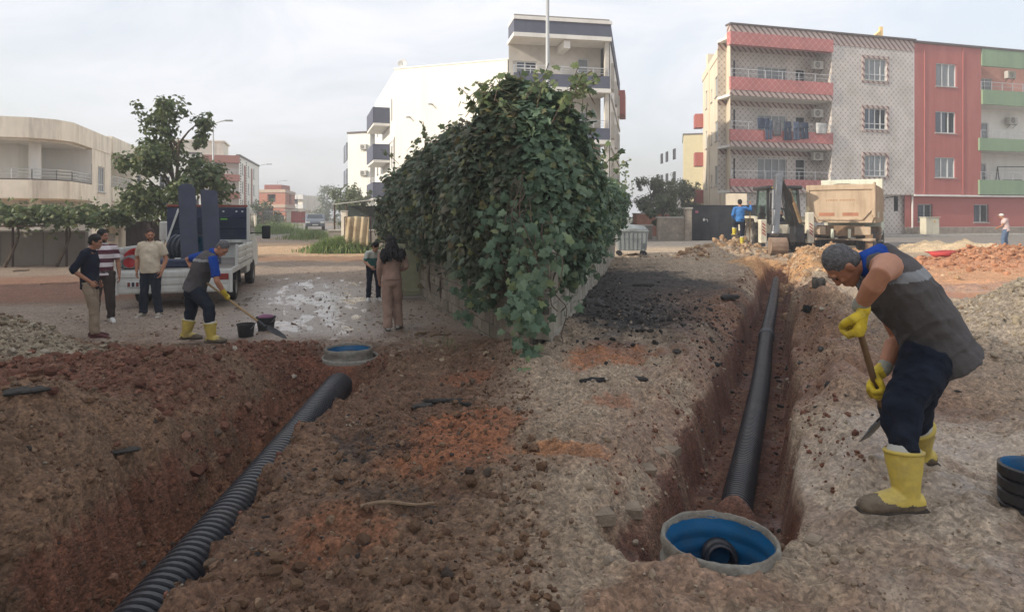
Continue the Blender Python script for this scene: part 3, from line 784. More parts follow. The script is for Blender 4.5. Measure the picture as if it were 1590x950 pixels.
# ------------------------------------------------------------------ trees
def tree(label, x, y, z0, h, rx, n, ls, m, crown0=.3, name='tree', group=None, clumps=16, lean=0, kind='oval', trunk=.16, spike=0, cat='tree', rz=None):
    t = thing(name, label, cat, (x, y, z0), group=group)
    r_ = random.Random(int(abs(x*131+y*17)) + 3)
    top = Vector((lean, 0, h*.8)); mb = MB()
    tr = [Vector((0,0,-.1)), Vector((r_.uniform(-.1,.1), 0, h*.2)), Vector((lean*.4, r_.uniform(-.1,.1), h*.45)), top]
    mb.loft(smooth_path(tr, 4), [trunk*(1-.8*i/12) for i in range(13)], n=8)
    cl = []
    for k in range(clumps):
        f = r_.random()
        an = r_.uniform(0, 6.28); zz = h*(crown0+(1-crown0)*f); prof = math.sqrt(max(.05, 1-((f-.38)/.66)**2))
        rr = rx*prof*math.sqrt(r_.uniform(.1,1))
        c = Vector((lean*f+rr*math.cos(an), rr*math.sin(an), zz)); cl.append((c, rx*r_.uniform(.22,.42)))
        b = Vector((lean*.4*f, 0, max(h*.15, zz-rr*.9-.3)))
        mb.loft(smooth_path([b, (b+c)/2+Vector((0,0,.15)), c], 3), [trunk*.32*(1-.8*i/6) for i in range(7)], n=5)
    for k in range(spike):
        an = r_.uniform(0, 6.28); c0 = Vector((rx*.5*math.cos(an), rx*.5*math.sin(an), h*.75)); L_ = h*r_.uniform(.18,.4)
        dv = Vector((.35*math.cos(an), .35*math.sin(an), 1)).normalized()
        mb.loft([c0, c0+dv*L_], [.02,.006], n=4)
        for j in range(5): cl.append((c0+dv*L_*(j+1)/5, rx*.10))
    obj('trunk', mb, M_bark, t, smooth=True)
    wts = np.array([c[1]**2.2 for c in cl]); wts /= wts.sum()
    pick = rs.choice(len(cl), n, p=wts)
    cc = np.array([list(c[0]) for c in cl])[pick]; rr = np.array([c[1] for c in cl])[pick]
    dv = rs.normal(size=(n,3)); dv /= np.linalg.norm(dv, axis=1, keepdims=True)
    rad = rr*rs.uniform(.35,1.15,n)
    p = cc+dv*rad[:, None]*[1,1,.8]
    nn = dv+rs.normal(scale=.5, size=dv.shape)+[0,0,.3]
    tv_, tf_ = leaf_template(kind)
    me = stamp(tv_, tf_, p, rots(nn, rs), rs.uniform(.7,1.3,n)*ls, 'crown', m)
    link('crown', me, t)
    return t
tree('tall loose green tree with upright twigs behind the blue and white truck', -12.35, 23.5, -.1, 5.7, 1.65, 7500, .17, ML_tree, .28, clumps=30, spike=8, lean=.2)
tree('low bushy tree against the left house wall beside the truck', -15.6, 27.0, 0, 2.6, 1.3, 1500, .16, ML_tree, .3, clumps=12)
# ------------------------------------------------------------------ clods, stones
def ico(sub=0):
    b = bmesh.new(); bmesh.ops.create_icosphere(b, subdivisions=sub+1, radius=1)
    v = np.array([list(q.co) for q in b.verts]); f = [tuple(w_.index for w_ in q.verts) for q in b.faces]; b.free(); return v, f
def rock_shape(seed, sub=0, flat=.65, round_=.25):
    v, f = ico(sub); r_ = np.random.RandomState(seed)
    v = v*(1+r_.uniform(-round_, round_, (len(v),1)))*[1, r_.uniform(.65,.95), flat*r_.uniform(.8,1.2)]
    return v, f
def rand_rot(n, tilt=.6):
    a = rs.uniform(0, 6.28, n); b = rs.normal(scale=tilt, size=n)
    ca, sa, cb, sb = np.cos(a), np.sin(a), np.cos(b), np.sin(b)
    Rm = np.zeros((n,3,3)); Rm[:,0,0] = ca; Rm[:,0,1] = -sa*cb; Rm[:,0,2] = sa*sb; Rm[:,1,0] = sa; Rm[:,1,1] = ca*cb; Rm[:,1,2] = -ca*sb; Rm[:,2,1] = sb; Rm[:,2,2] = cb
    return Rm
def islandmat(name, stops, rough=.9, bump=.5):
    m = bpy.data.materials.new(name); m.use_nodes = True
    n = m.node_tree.nodes; l = m.node_tree.links; b = n['Principled BSDF']; b.inputs['Roughness'].default_value = rough; b.inputs['Specular IOR Level'].default_value = .25
    g = n.new('ShaderNodeNewGeometry'); oi = n.new('ShaderNodeObjectInfo'); a = n.new('ShaderNodeMath'); a.operation = 'ADD'
    l.new(g.outputs['Random Per Island'], a.inputs[0]); l.new(oi.outputs['Random'], a.inputs[1])
    fr = n.new('ShaderNodeMath'); fr.operation = 'FRACT'; l.new(a.outputs[0], fr.inputs[0])
    r = n.new('ShaderNodeValToRGB'); cr = r.color_ramp
    cr.elements[0].color = srgb(*stops[0][1]); cr.elements[1].color = srgb(*stops[-1][1])
    for p_, c in stops[1:-1]: e = cr.elements.new(p_); e.color = srgb(*c)
    l.new(fr.outputs[0], r.inputs['Fac'])
    z = n.new('ShaderNodeTexNoise'); z.inputs['Scale'].default_value = 45; z.inputs['Detail'].default_value = 6
    t = n.new('ShaderNodeTexCoord'); l.new(t.outputs['Object'], z.inputs['Vector'])
    r2 = n.new('ShaderNodeValToRGB'); r2.color_ramp.elements[0].position = .3; r2.color_ramp.elements[0].color = (.6,.6,.6,1); r2.color_ramp.elements[1].position = .7; r2.color_ramp.elements[1].color = (1.3,1.3,1.3,1)
    l.new(z.outputs['Fac'], r2.inputs['Fac'])
    mm = n.new('ShaderNodeMixRGB'); mm.blend_type = 'MULTIPLY'; mm.inputs['Fac'].default_value = 1
    l.new(r.outputs['Color'], mm.inputs['Color1']); l.new(r2.outputs['Color'], mm.inputs['Color2']); l.new(mm.outputs['Color'], b.inputs['Base Color'])
    bp = n.new('ShaderNodeBump'); bp.inputs['Strength'].default_value = bump; bp.inputs['Distance'].default_value = .02
    l.new(z.outputs['Fac'], bp.inputs['Height']); l.new(bp.outputs['Normal'], b.inputs['Normal'])
    MATS[name] = m; return m
M_clodL = islandmat('brown_clod', [(0,(92,70,54)),(.4,(112,88,68)),(.7,(84,60,46)),(.9,(126,104,84)),(1,(60,54,50))])
M_clodR = islandmat('mud_clod', [(0,(140,122,102)),(.4,(158,140,120)),(.7,(128,106,88)),(.9,(168,154,136)),(1,(100,92,84))])
M_red = islandmat('red_clod', [(0,(104,70,56)),(.4,(122,84,68)),(.7,(92,60,50)),(.9,(134,100,82)),(1,(116,86,70))])
M_tan = islandmat('tan_clod', [(0,(160,130,100)),(.4,(176,148,118)),(.7,(146,116,88)),(1,(190,168,140))])
M_orc = islandmat('orange_clod', [(0,(168,118,86)),(.4,(182,132,100)),(.7,(150,104,76)),(1,(192,150,118))])
M_stone = islandmat('river_stone', [(0,(128,116,98)),(.3,(150,138,118)),(.6,(110,100,86)),(.85,(168,158,142)),(1,(134,122,100))], .8, .25)
M_asp = islandmat('broken_asphalt', [(0,(36,36,36)),(.5,(52,50,48)),(1,(70,66,62))], .85, .8)
STON = []
def scatter(name, cnt, region, smin, smax, m, pw=2.2, flat=.7, big=0, bigname='clod', label='', cat='', group='', bmin=.0, sub=0, sink=.25, round_=.25):
    """region(n) gives x,y arrays"""
    x, y = region(cnt); cnt = len(x)
    sz = smin*(1-rs.uniform(0, 1-(smin/smax)**(pw-1), cnt))**(-1/(pw-1))
    z = ground(x, y)+sz*(flat*.8-sink)*.6
    nearr = np.argsort(-sz/np.maximum(y, 2))[:big]
    isb = np.zeros(cnt, bool); isb[nearr] = True
    Rm = rand_rot(cnt)
    meshes = []
    p = np.stack([x,y,z],-1)
    V = [rock_shape(s_+int(flat*100), sub, flat, round_) for s_ in range(5)]
    grp = rs.randint(0, 5, cnt)
    # one joined mesh
    allv = []; allf = []; off = 0
    first = True
    tvs = np.stack([v[0] for v in V]); tf_ = V[0][1]
    k = np.where(~isb)[0]
    vv = np.einsum('kij,kvj->kvi', Rm[k], tvs[grp[k]])*sz[k][:, None, None]+p[k][:, None, :]
    vv += rs.normal(size=vv.shape)*sz[k][:, None, None]*.08
    me = stamp(tvs[0], tf_, np.zeros((len(k),3)), np.tile(np.eye(3), (len(k),1,1)), np.zeros(len(k)), name, m, smooth=sub > 0, jitter=vv)
    o = link(name, me); tag(o, kind='stuff')
    bm_ = []
    for s_ in range(5):
        v, f = rock_shape(s_+int(flat*100)+50, 1, flat, round_*.7); q = MB(); q.v = [tuple(a) for a in v]; q.f = f
        bm_.append(q.mesh(bigname, m, smooth=round_ < .2))
    for i in nearr:
        s_ = sz[i]
        M = Matrix([list(Rm[i][r]*s_)+[p[i][r]] for r in range(3)]+[[0,0,0,1]])
        o = link(bigname, bm_[grp[i]], None, M); tag(o, label, cat, group)
    return o
def box_region(x0, x1, y0, y1, cond=None, pwr=1.0):
    def f(n):
        y = y0*(y1/y0)**rs.uniform(0, 1, n); x = rs.uniform(x0, x1, n)
        k = np.ones(n, bool) if cond is None else cond(x, y)
        return x[k], y[k]
    return f
def gauss_region(cx, cy, rx, ry, cond=None):
    def f(n):
        x = cx+rs.normal(size=n)*rx*.6; y = cy+rs.normal(size=n)*ry*.6
        k = (y > 2.0) if cond is None else cond(x, y)
        return x[k], y[k]
    return f
notmh = lambda x, y: (np.hypot(x-MHR[0], y-MHR[1]) > .36) & (np.hypot(x-MHL[0], y-MHL[1]) > .45)
vis = lambda x, y: (np.abs(x) < .83*y) & notmh(x, y) & (np.hypot(x-1.32, y-3.85) > -1)
nope = lambda x, y: vis(x, y) & ~((np.abs(x-PLX(y)) < .25) & (y < 8.8)) & ~((np.abs(x-PRX(y)) < .22) & (y > 4.0))
scatter('loose_soil', 15000, box_region(-7, .2, 2.4, 9.6, nope), .007, .05, M_clodL, 3.0, .8, 60, 'clod', 'fist sized brown clod lying loose on the dug soil left of the hedge corner', 'clod', 'brown clods on the dug soil')
scatter('loose_mud', 9000, box_region(0, 6.5, 2.4, 14, lambda x, y: nope(x, y) & ~((x > 1.8) & (y < 6.5) & (rs.rand(len(x)) < .75))), .005, .03, M_clodR, 3.0, .75, 60, 'clod', 'small grey brown clod lying on the mud beside the right trench', 'clod', 'grey brown clods on the right hand mud')
scatter('red_soil', 2600, gauss_region(-4.4, 6.3, 1.9, 1.2, nope), .012, .07, M_red, 2.7, .7, 60, 'clod', 'rust red clod on the red spoil heap left of the left trench', 'clod', 'red clods on the left spoil heap')
scatter('red_soil', 900, gauss_region(-3.1, 8.7, 1.1, .7, nope), .012, .05, M_red, 2.6, .7)
scatter('red_soil', 1800, lambda n: (lambda y: (PRX(y)+rs.choice([-1,1],n)*rs.uniform(.5,.9,n), y))(rs.uniform(4,20,n)), .006, .035, M_red, 2.7, .8)
scatter('trench_crumbs', 900, lambda n: (lambda y: (PRX(y)+rs.choice([-1,1],n)*rs.uniform(.22,.4,n), y))(rs.uniform(3.9,18,n)), .008, .035, M_red, 2.7, .8)
scatter('trench_crumbs', 900, lambda n: (lambda y: (PLX(y)+rs.choice([-1,1],n)*rs.uniform(.24,.5,n), y))(rs.uniform(2.2,8.9,n)), .008, .05, M_red, 2.5, .8)
scatter('gravel', 3000, gauss_region(-7.2, 8.0, 2.2, 1.3, lambda x, y: y > 3), .015, .07, M_stone, 2.6, .6, 70, 'stone', 'rounded pale stone in the gravel heap at the left edge', 'stone', 'stones of the left gravel heap', sub=0, round_=.16)
scatter('gravel', 2600, gauss_region(6.5, 7.5, 1.7, 1.9, lambda x, y: y > 4.2), .012, .06, M_stone, 2.6, .6, 70, 'stone', 'rounded pale stone in the gravel heap behind the bending man at the right edge', 'stone', 'stones of the right gravel heap', round_=.16)
scatter('gravel', 1500, box_region(-7, 6, 2.5, 16, nope), .006, .025, M_stone, 2.6, .6, 0)
scatter('tan_soil', 2600, gauss_region(9.4, 20.5, 1.9, 3.0, lambda x, y: x > PRX(y)-.2), .02, .12, M_tan, 2.6, .8)
scatter('tan_soil', 900, gauss_region(8.5, 25.3, 1.8, 1.1), .02, .16, M_tan, 2.3, .8)
scatter('orange_soil', 3600, lambda n: (lambda k: (np.where(k, 15.6, 19.4)+rs.normal(size=n)*np.where(k, 1.4, 1.9), np.where(k, 21, 22.2)+rs.normal(size=n)*1.0))(rs.rand(n) < .5), .02, .13, M_orc, 2.5, .8)
scatter('road_grit', 2600, box_region(-9, -1, 10, 22, vis), .008, .04, M_clodL, 2.8, .5)
scatter('asphalt_crumbs', 2200, gauss_region(2.4, 11, 1.6, 3.5, nope), .01, .07, M_asp, 2.5, .5)
scatter('asphalt_crumbs', 750, gauss_region(-1.0, 4.7, .7, 1.2, nope), .006, .026, M_asp, 2.8, .4)

# broken slabs of asphalt: flat ragged plates
def slab(u, v, Y, L_, W_, T_, label, rz=0, m=None, tilt=0, name='asphalt_slab', cat='asphalt slab'):
    q = P(u, v, Y); r_ = random.Random(int(u*7+v)); n = 14
    top = []; 
    for k in range(n):
        an = 2*math.pi*k/n; rr = r_.uniform(.7,1.05); top.append((L_/2*rr*math.cos(an), W_/2*rr*math.sin(an)))
    mb = MB(); mb.v = [(x*.9, y*.9, r_.uniform(-.1,.1)*T_) for x, y in top]+[(x, y, T_*.6) for x, y in top]+[(x*.86, y*.86, T_+r_.uniform(-.15,.15)*T_) for x, y in top]
    for a in (0, n):
        for k in range(n): mb.f.append((a+k, a+(k+1) % n, a+n+(k+1) % n, a+n+k))
    mb.v.append((0,0,T_)); mb.f += [(2*n+k, 2*n+(k+1) % n, 3*n) for k in range(n)]; mb.f.append(tuple(range(n))[::-1])
    x, y = q.x, q.y; z = gzf(x, y)-.01
    M = Matrix.Translation((x, y, z)) @ Matrix.Rotation(rz, 4, 'Z') @ Matrix.Rotation(tilt, 4, 'X')
    o = obj(name, mb, m or M_asp, None, M); tag(o, label, cat); return o
slab(690,606,6.3,.55,.10,.035, 'flat strip of torn black asphalt on the soil near the left street wall', .1)
slab(722,612,6.1,.30,.07,.03, 'short torn asphalt strip just right of the longer one near the left wall', -.4)
slab(655,612,6.2,.22,.12,.03, 'small black asphalt flake left of the torn strips near the left wall', .5)
slab(40,672,4.3,.34,.22,.022, 'thick black asphalt lump sunk in the soil at the left edge', .5)
slab(185,650,4.6,.34,.13,.02, 'crooked black asphalt crust along the lip of the left trench', .35)
slab(925,590,6.4,.40,.12,.05, 'curled black asphalt slab lying before the orange patch', .1, tilt=.15)
slab(990,588,6.4,.26,.10,.035, 'ragged black asphalt crust right of the curled slab', -.2)
slab(1270,470,9.9,.26,.2,.16, 'black asphalt lump on the heap left of the bending man', .5)
slab(1255,482,9.6,.3,.16,.10, 'second darker asphalt lump below the one left of the bending man', 1.2)
slab(1000,440,15.5,.7,.2,.06, 'black asphalt crust in the middle of the dark strip', .1)
slab(1135,470,12.2,.5,.2,.08, 'broken asphalt edge piece beside the right trench', .4)
M_pav = mat('paver_concrete', (.27,.215,.16,1), .9, var=.3, vs=8, bump=.5, bs=50, dirt=(.13,.10,.07,1), dirt_amt=.7, dirt_s=5)
def block(u, v, Y, L_, W_, T_, rz, tilt, label, m=None, name='paving_stone', dz=0):
    q = P(u, v, Y); mb = MB(); mb.bbox(-L_/2, L_/2, -W_/2, W_/2, -T_/2, T_/2, .008)
    r_ = random.Random(int(u+v)); mb.v = [(x+r_.uniform(-.006,.006), y+r_.uniform(-.006,.006), z+r_.uniform(-.006,.006)) for x, y, z in mb.v]
    M = Matrix.Translation((q.x, q.y, gzf(q.x, q.y)+T_*.25+dz)) @ Euler((tilt, tilt*.5, rz)).to_matrix().to_4x4()
    o = obj(name, mb, m or M_pav, None, M); tag(o, label, 'paving stone')
block(128,808,3.5,.16,.1,.07,.5,.3,'tan block half buried in the near wall of the left trench')
block(462,640,5.6,.17,.10,.07,.2,.15,'tan paving block on the soil right of the left pipe')
block(1185,810,3.32,.11,.09,.07,.4,.2,'grey stone chip at the back right edge of the blue manhole')
block(1212,812,3.3,.09,.07,.06,.1,.3,'smaller grey stone right of the manhole rim chip')
block(1262,803,3.5,.13,.08,.05,.9,.1,'bluish grey stone in the mud right of the manhole')
block(975,745,4.0,.16,.10,.07,.1,.1,'grey paver sticking out of the broken left lip of the right trench', M_pav, dz=-.035)
block(930,770,3.75,.18,.11,.07,.2,.0,'muddy paver at the broken lip left of the manhole, lowest of three', M_pav, dz=-.035)
block(1000,690,4.6,.15,.10,.07,.3,.1,'muddy paver at the broken lip, topmost of three', M_pav, dz=-.035)
block(1085,712,4.7,.15,.10,.06,.3,.3,'loose tan stone high on the inner side of the right trench', M_collar)
for k, (u, v, Y) in enumerate(((1015,655,4.9),(1042,640,5.1))):
    block(u, v, Y, .16, .11, .07, .2+k*.7, .1+.05*k, ['muddy paver flush with the broken lip, just above the topmost grey one','muddy paver next up the trench lip','tilted muddy paver at the trench lip beside the orange patch','muddy paver farther up the left lip of the right trench','muddy paver sunk below the others at the broken lip','small far paver at the trench lip','farthest paver at the trench lip beside the asphalt'][k], M_pav, dz=-.05)
block(1000,402,25.4,.3,.2,.12,.3,.1,'white rubble chip at the foot of the grey dumpster')
M_wood = mat('old_wood', (.20,.14,.09,1), .85, var=.35, vs=14, bump=.4, bs=60)
def stick(u0, v0, u1, v1, Y, r, label, cat='stick', name='stick'):
    a = P(u0, v0, Y); b = P(u1, v1, Y*1.02); a.z = gzf(a.x, a.y)+.02; b.z = gzf(b.x, b.y)+.03
    mb = MB(); mb.loft(smooth_path([a, a.lerp(b,.3)+Vector((0,0,.02)), a.lerp(b,.7)+Vector((.01,.0,-.005)), b], 3), [r*(1-.04*i) for i in range(10)], n=6)
    o = obj(name, mb, M_wood, None, I4); tag(o, label, cat)
stick(560,808,675,798,3.75,.013,'crooked brown stick on the dark soil in the left foreground')
stick(645,515,662,511,10.6,.03,'dark bark scrap on the path behind the woman')
stick(668,519,700,514,10.5,.02,'long curled bark strip on the path right of the woman')
stick(20,425,45,420,22,.03,'pale lath lying on the red soil by the left garden wall')
stick(62,440,120,448,18.5,.012,'thin pale twig on the red soil left of the two men')
M_dry = leafmat('dry_leaf', [(0,(.30,.22,.14)),(.5,(.38,.30,.20)),(1,(.22,.15,.10))])
def litter(n, region, nm, m, s0, s1):
    x, y = region(n); z = ground(x, y)+.012; nn = np.stack([rs.normal(size=len(x))*.4, rs.normal(size=len(x))*.4, np.ones(len(x))], -1)
    me = stamp(tv, tf, np.stack([x,y,z],-1), rots(nn, rs), rs.uniform(s0,s1,len(x)), nm, m); tag(link(nm, me), kind='stuff')
litter(160, box_region(-3, 0, 7.5, 15, vis), 'fallen_leaves', M_dry, .04, .09)
litter(120, box_region(.5, 4, 6, 22, nope), 'fallen_leaves', M_dry, .04, .08)
# weeds and grass clumps
def weeds(cx, cy, rx, ry, n, h, m, nm='weeds', spread=.35):
    a = rs.normal(size=(n,2)); x = cx+a[:,0]*rx*.5; y = cy+a[:,1]*ry*.5; z = ground(x, y, False)
    hh = h*rs.uniform(.5,1,n)*np.exp(-.15*(a**2).sum(1)); le = rs.normal(size=(n,2))*spread
    w_ = rs.uniform(.008,.02,n)*h/.6; an = rs.uniform(0,6.28,n)
    V = np.zeros((n,5,3)); c = np.cos(an)*w_; s_ = np.sin(an)*w_
    V[:,0] = np.stack([x-c,y-s_,z],-1); V[:,1] = np.stack([x+c,y+s_,z],-1)
    V[:,2] = np.stack([x-c+le[:,0]*hh*.3,y-s_+le[:,1]*hh*.3,z+hh*.6],-1); V[:,3] = np.stack([x+c+le[:,0]*hh*.3,y+s_+le[:,1]*hh*.3,z+hh*.6],-1)
    V[:,4] = np.stack([x+le[:,0]*hh,y+le[:,1]*hh,z+hh],-1)
    me = stamp(np.zeros((5,3)), [(0,1,3,2),(2,3,4)], np.zeros((n,3)), np.tile(np.eye(3),(n,1,1)), np.zeros(n), nm, m, jitter=V)
    o = link(nm, me); tag(o, kind='stuff'); return o
M_grass = leafmat('grass_blade', [(0,(.10,.17,.05)),(.5,(.17,.25,.08)),(.85,(.24,.30,.11)),(1,(.30,.28,.14))])
# ------------------------------------------------------------------ building kit
def frame(p0, p1):
    p0 = Vector((p0[0], p0[1], 0)); p1 = Vector((p1[0], p1[1], 0)); ex = (p1-p0).normalized(); ey = Vector((0,0,1)).cross(ex)
    M = Matrix((ex, ey, Vector((0,0,1)))).transposed().to_4x4(); M.translation = p0
    return M, (p1-p0).length
def facade(mb, x0, x1, z0, z1, ops=(), y=0, dep=.14):
    X = sorted(set([x0, x1]+[v for o in ops for v in o[:2]])); Z = sorted(set([z0, z1]+[v for o in ops for v in o[2:4]]))
    for a, b in zip(X, X[1:]):
        for c, d in zip(Z, Z[1:]):
            mx_, mz = (a+b)/2, (c+d)/2
            if any(o[0] < mx_ < o[1] and o[2] < mz < o[3] for o in ops): continue
            mb.quad((a,y,c),(b,y,c),(b,y,d),(a,y,d))
    for a, b, c, d in [o[:4] for o in ops]:
        mb.quad((a,y,c),(a,y+dep,c),(a,y+dep,d),(a,y,d)); mb.quad((b,y,c),(b,y,d),(b,y+dep,d),(b,y+dep,c))
        mb.quad((a,y,c),(b,y,c),(b,y+dep,c),(a,y+dep,c)); mb.quad((a,y,d),(a,y+dep,d),(b,y+dep,d),(b,y,d))
    return mb
def glassmat():
    m = bpy.data.materials.new('window_glass'); m.use_nodes = True; n = m.node_tree.nodes; l = m.node_tree.links
    gl = n['Principled BSDF']; gl.inputs['Base Color'].default_value = (.05,.065,.08,1); gl.inputs['Roughness'].default_value = .06; gl.inputs['Specular IOR Level'].default_value = .9
    tr = n.new('ShaderNodeBsdfTransparent'); tr.inputs['Color'].default_value = (.9,.93,.95,1)
    x = n.new('ShaderNodeMixShader'); x.inputs['Fac'].default_value = .30
    l.new(tr.outputs[0], x.inputs[1]); l.new(gl.outputs[0], x.inputs[2]); l.new(x.outputs[0], n['Material Output'].inputs['Surface'])
    return m
M_glass = glassmat()
M_pvc = mat('white_pvc', (.62,.63,.63,1), .5, var=.06, bump=0)
M_curt = mat('curtain', (.55,.55,.54,1), .95, var=.15, vs=6, bump=0)
M_curtd = mat('grey_curtain', (.22,.25,.30,1), .95, var=.2, vs=6, bump=0)
M_room = mat('painted_room_shade', (.035,.035,.04,1), .95, bump=0)  # near-black backing: the shade of unlit interiors is put into its colour
M_rail = mat('steel_rail', (.55,.55,.55,1), .35, .7, var=.1, bump=0)
M_sill = mat('sill_stone', (.42,.40,.36,1), .8, var=.15, bump=.2)
M_dark = mat('dark_metal', (.03,.032,.036,1), .5, .3, var=.2, bump=.05)
M_grille = mat('iron_grille', (.06,.06,.06,1), .6, .5, var=.2, bump=0)
WC = {}
def window(parent, M, x0, x1, z0, z1, n=3, tr=.0, y=0, sill=True, curtain=0, grille=False, panes=True, fm=None):
    """PVC window: frame (part) with panes, curtain, sill as sub-parts; local origin at lower left of the opening"""
    key = (round(x1-x0,2), round(z1-z0,2), n, tr, curtain, grille, sill, fm.name if fm else '')
    W_, H_ = x1-x0, z1-z0; b = .06
    if key not in WC:
        f = MB(); f.box(0,b,.06,.13,0,H_); f.box(W_-b,W_,.06,.13,0,H_); f.box(b,W_-b,.06,.13,0,b); f.box(b,W_-b,.06,.13,H_-b,H_)
        for k in range(1, n): x = W_*k/n; f.box(x-.035,x+.035,.065,.125,b,H_-b)
        if tr: f.box(b,W_-b,.07,.12,H_*tr-.03,H_*tr+.03)
        pm = []
        for k in range(n):
            xa, xb = W_*k/n+.02, W_*(k+1)/n-.02; p = MB(); p.quad((xa,.095,.03),(xb,.095,.03),(xb,.095,H_-.03),(xa,.095,H_-.03)); pm.append(p.mesh('pane', M_glass))
        c = MB(); cm = None
        if curtain:
            K = 24; w0, w1 = (.05, W_-.05) if curtain == 1 else (.05, W_*.55)
            for i in range(K+1):
                x = w0+(w1-w0)*i/K; yy = .125+.012*math.sin(i*1.9)
                c.v += [(x, yy, .02), (x, yy, H_-.05)]
            for i in range(K): c.f.append((2*i, 2*i+2, 2*i+3, 2*i+1))
            cm = c.mesh('curtain', M_curt if curtain == 1 else M_curtd, True)
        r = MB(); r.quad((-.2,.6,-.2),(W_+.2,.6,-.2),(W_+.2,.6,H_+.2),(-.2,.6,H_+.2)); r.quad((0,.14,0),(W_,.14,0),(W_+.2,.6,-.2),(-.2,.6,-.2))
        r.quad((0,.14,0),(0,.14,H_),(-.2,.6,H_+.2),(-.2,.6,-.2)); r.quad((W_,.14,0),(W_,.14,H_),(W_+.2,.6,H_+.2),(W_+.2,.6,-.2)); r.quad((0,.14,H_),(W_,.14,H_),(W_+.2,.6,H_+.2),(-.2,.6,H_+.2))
        s = MB(); s.box(-.08,W_+.08,-.07,.06,-.06,-.003)
        g = None
        if grille:
            g_ = MB(); k = max(3, int(W_/.14))
            for i in range(k+1): x = W_*i/k; g_.bar((x,-.05,0),(x,-.05,H_),.018)
            for zz in (.08, H_*.5, H_-.08): g_.bar((-.03,-.05,zz),(W_+.03,-.05,zz),.022)
            g = g_.mesh('grille', M_grille)
        WC[key] = (f.mesh('window', fm or M_pvc), pm, cm, r.mesh('room', M_room), s.mesh('sill', M_sill), g)
    f, pm, cm, r, s, g = WC[key]
    MM = M @ Matrix.Translation((x0, y, z0))
    wo = link('window', f, parent, MM)
    for p in pm: link('pane', p, wo)
    if cm: link('curtain', cm, wo)
    link('room', r, wo)
    if sill: link('sill', s, wo)
    if g: link('grille', g, wo)
    return wo
def railing(parent, M, x0, x1, z0, h, y=0, rails=3, step=1.0, ends=None, m=None, nm='railing', pr=.02):
    mb = MB(); n = max(1, int(round((x1-x0)/step)))
    for i in range(n+1):
        x = x0+(x1-x0)*i/n; mb.bar((x,y,z0),(x,y,z0+h),pr*2)
    for k in range(rails):
        zz = z0+h*(1-k/rails); mb.bar((x0,y,zz),(x1,y,zz),.035 if k == 0 else .02)
    return obj(nm, mb, m or M_rail, parent, M)
M_ac = mat('ac_white', (.50,.49,.45,1), .5, var=.12, bump=0, dirt=(.25,.22,.18,1), dirt_amt=.5, dirt_s=3)
ACM = None
def ac_unit(M, x, y, z, label, out=.35):
    """split air conditioner outdoor unit; front faces -y"""
    global ACM
    if ACM is None:
        a = MB(); a.bbox(-.42,.42,-.32,0,0,.58,.02)
        g = MB(); c = Matrix.Translation((-.1,-.33,.29)) @ Matrix.Rotation(R(90),4,'X')
        g.lathe([(.02,.0),(.22,.0)], c, n=20); 
        g2 = MB()
        for r in (.06,.11,.16,.21): g2.lathe([(r,.0),(r+.012,.0),(r+.012,.015),(r,.015)], c, n=20, closed=True)
        for k in range(6): an = k*math.pi/6; g2.bar((-.1-.22*math.cos(an),-.345,.29-.22*math.sin(an)),(-.1+.22*math.cos(an),-.345,.29+.22*math.sin(an)),.008)
        b = MB()
        for xx in (-.3,.3): b.bar((xx,-.3,-.02),(xx,.03,-.02),.03); b.bar((xx,-.28,-.02),(xx,.03,-.28),.025)
        ACM = [a.mesh('casing', M_ac), g.mesh('fan_opening', M_dark), g2.mesh('fan_grille', M_ac), b.mesh('bracket', M_grille)]
        for q in ACM: recalc(q)
    MM = M @ Matrix.Translation((x, y, z)); t = thing('air_conditioner', label, 'air conditioner', MM.translation, MM.to_euler().z, 'air conditioner units on the facades')
    for q in ACM: link(q.name.split('.')[0], q, t)
    return t
def prismz(mb, poly, z0, z1):
    """extrude a 2D world polygon vertically"""
    i0 = len(mb.v); n = len(poly)
    for z in (z0, z1): mb.v += [(p[0], p[1], z) for p in poly]
    mb.f.append(tuple(i0+k for k in range(n))[::-1]); mb.f.append(tuple(i0+n+k for k in range(n)))
    for k in range(n): mb.f.append((i0+k, i0+(k+1) % n, i0+n+(k+1) % n, i0+n+k))
    return mb

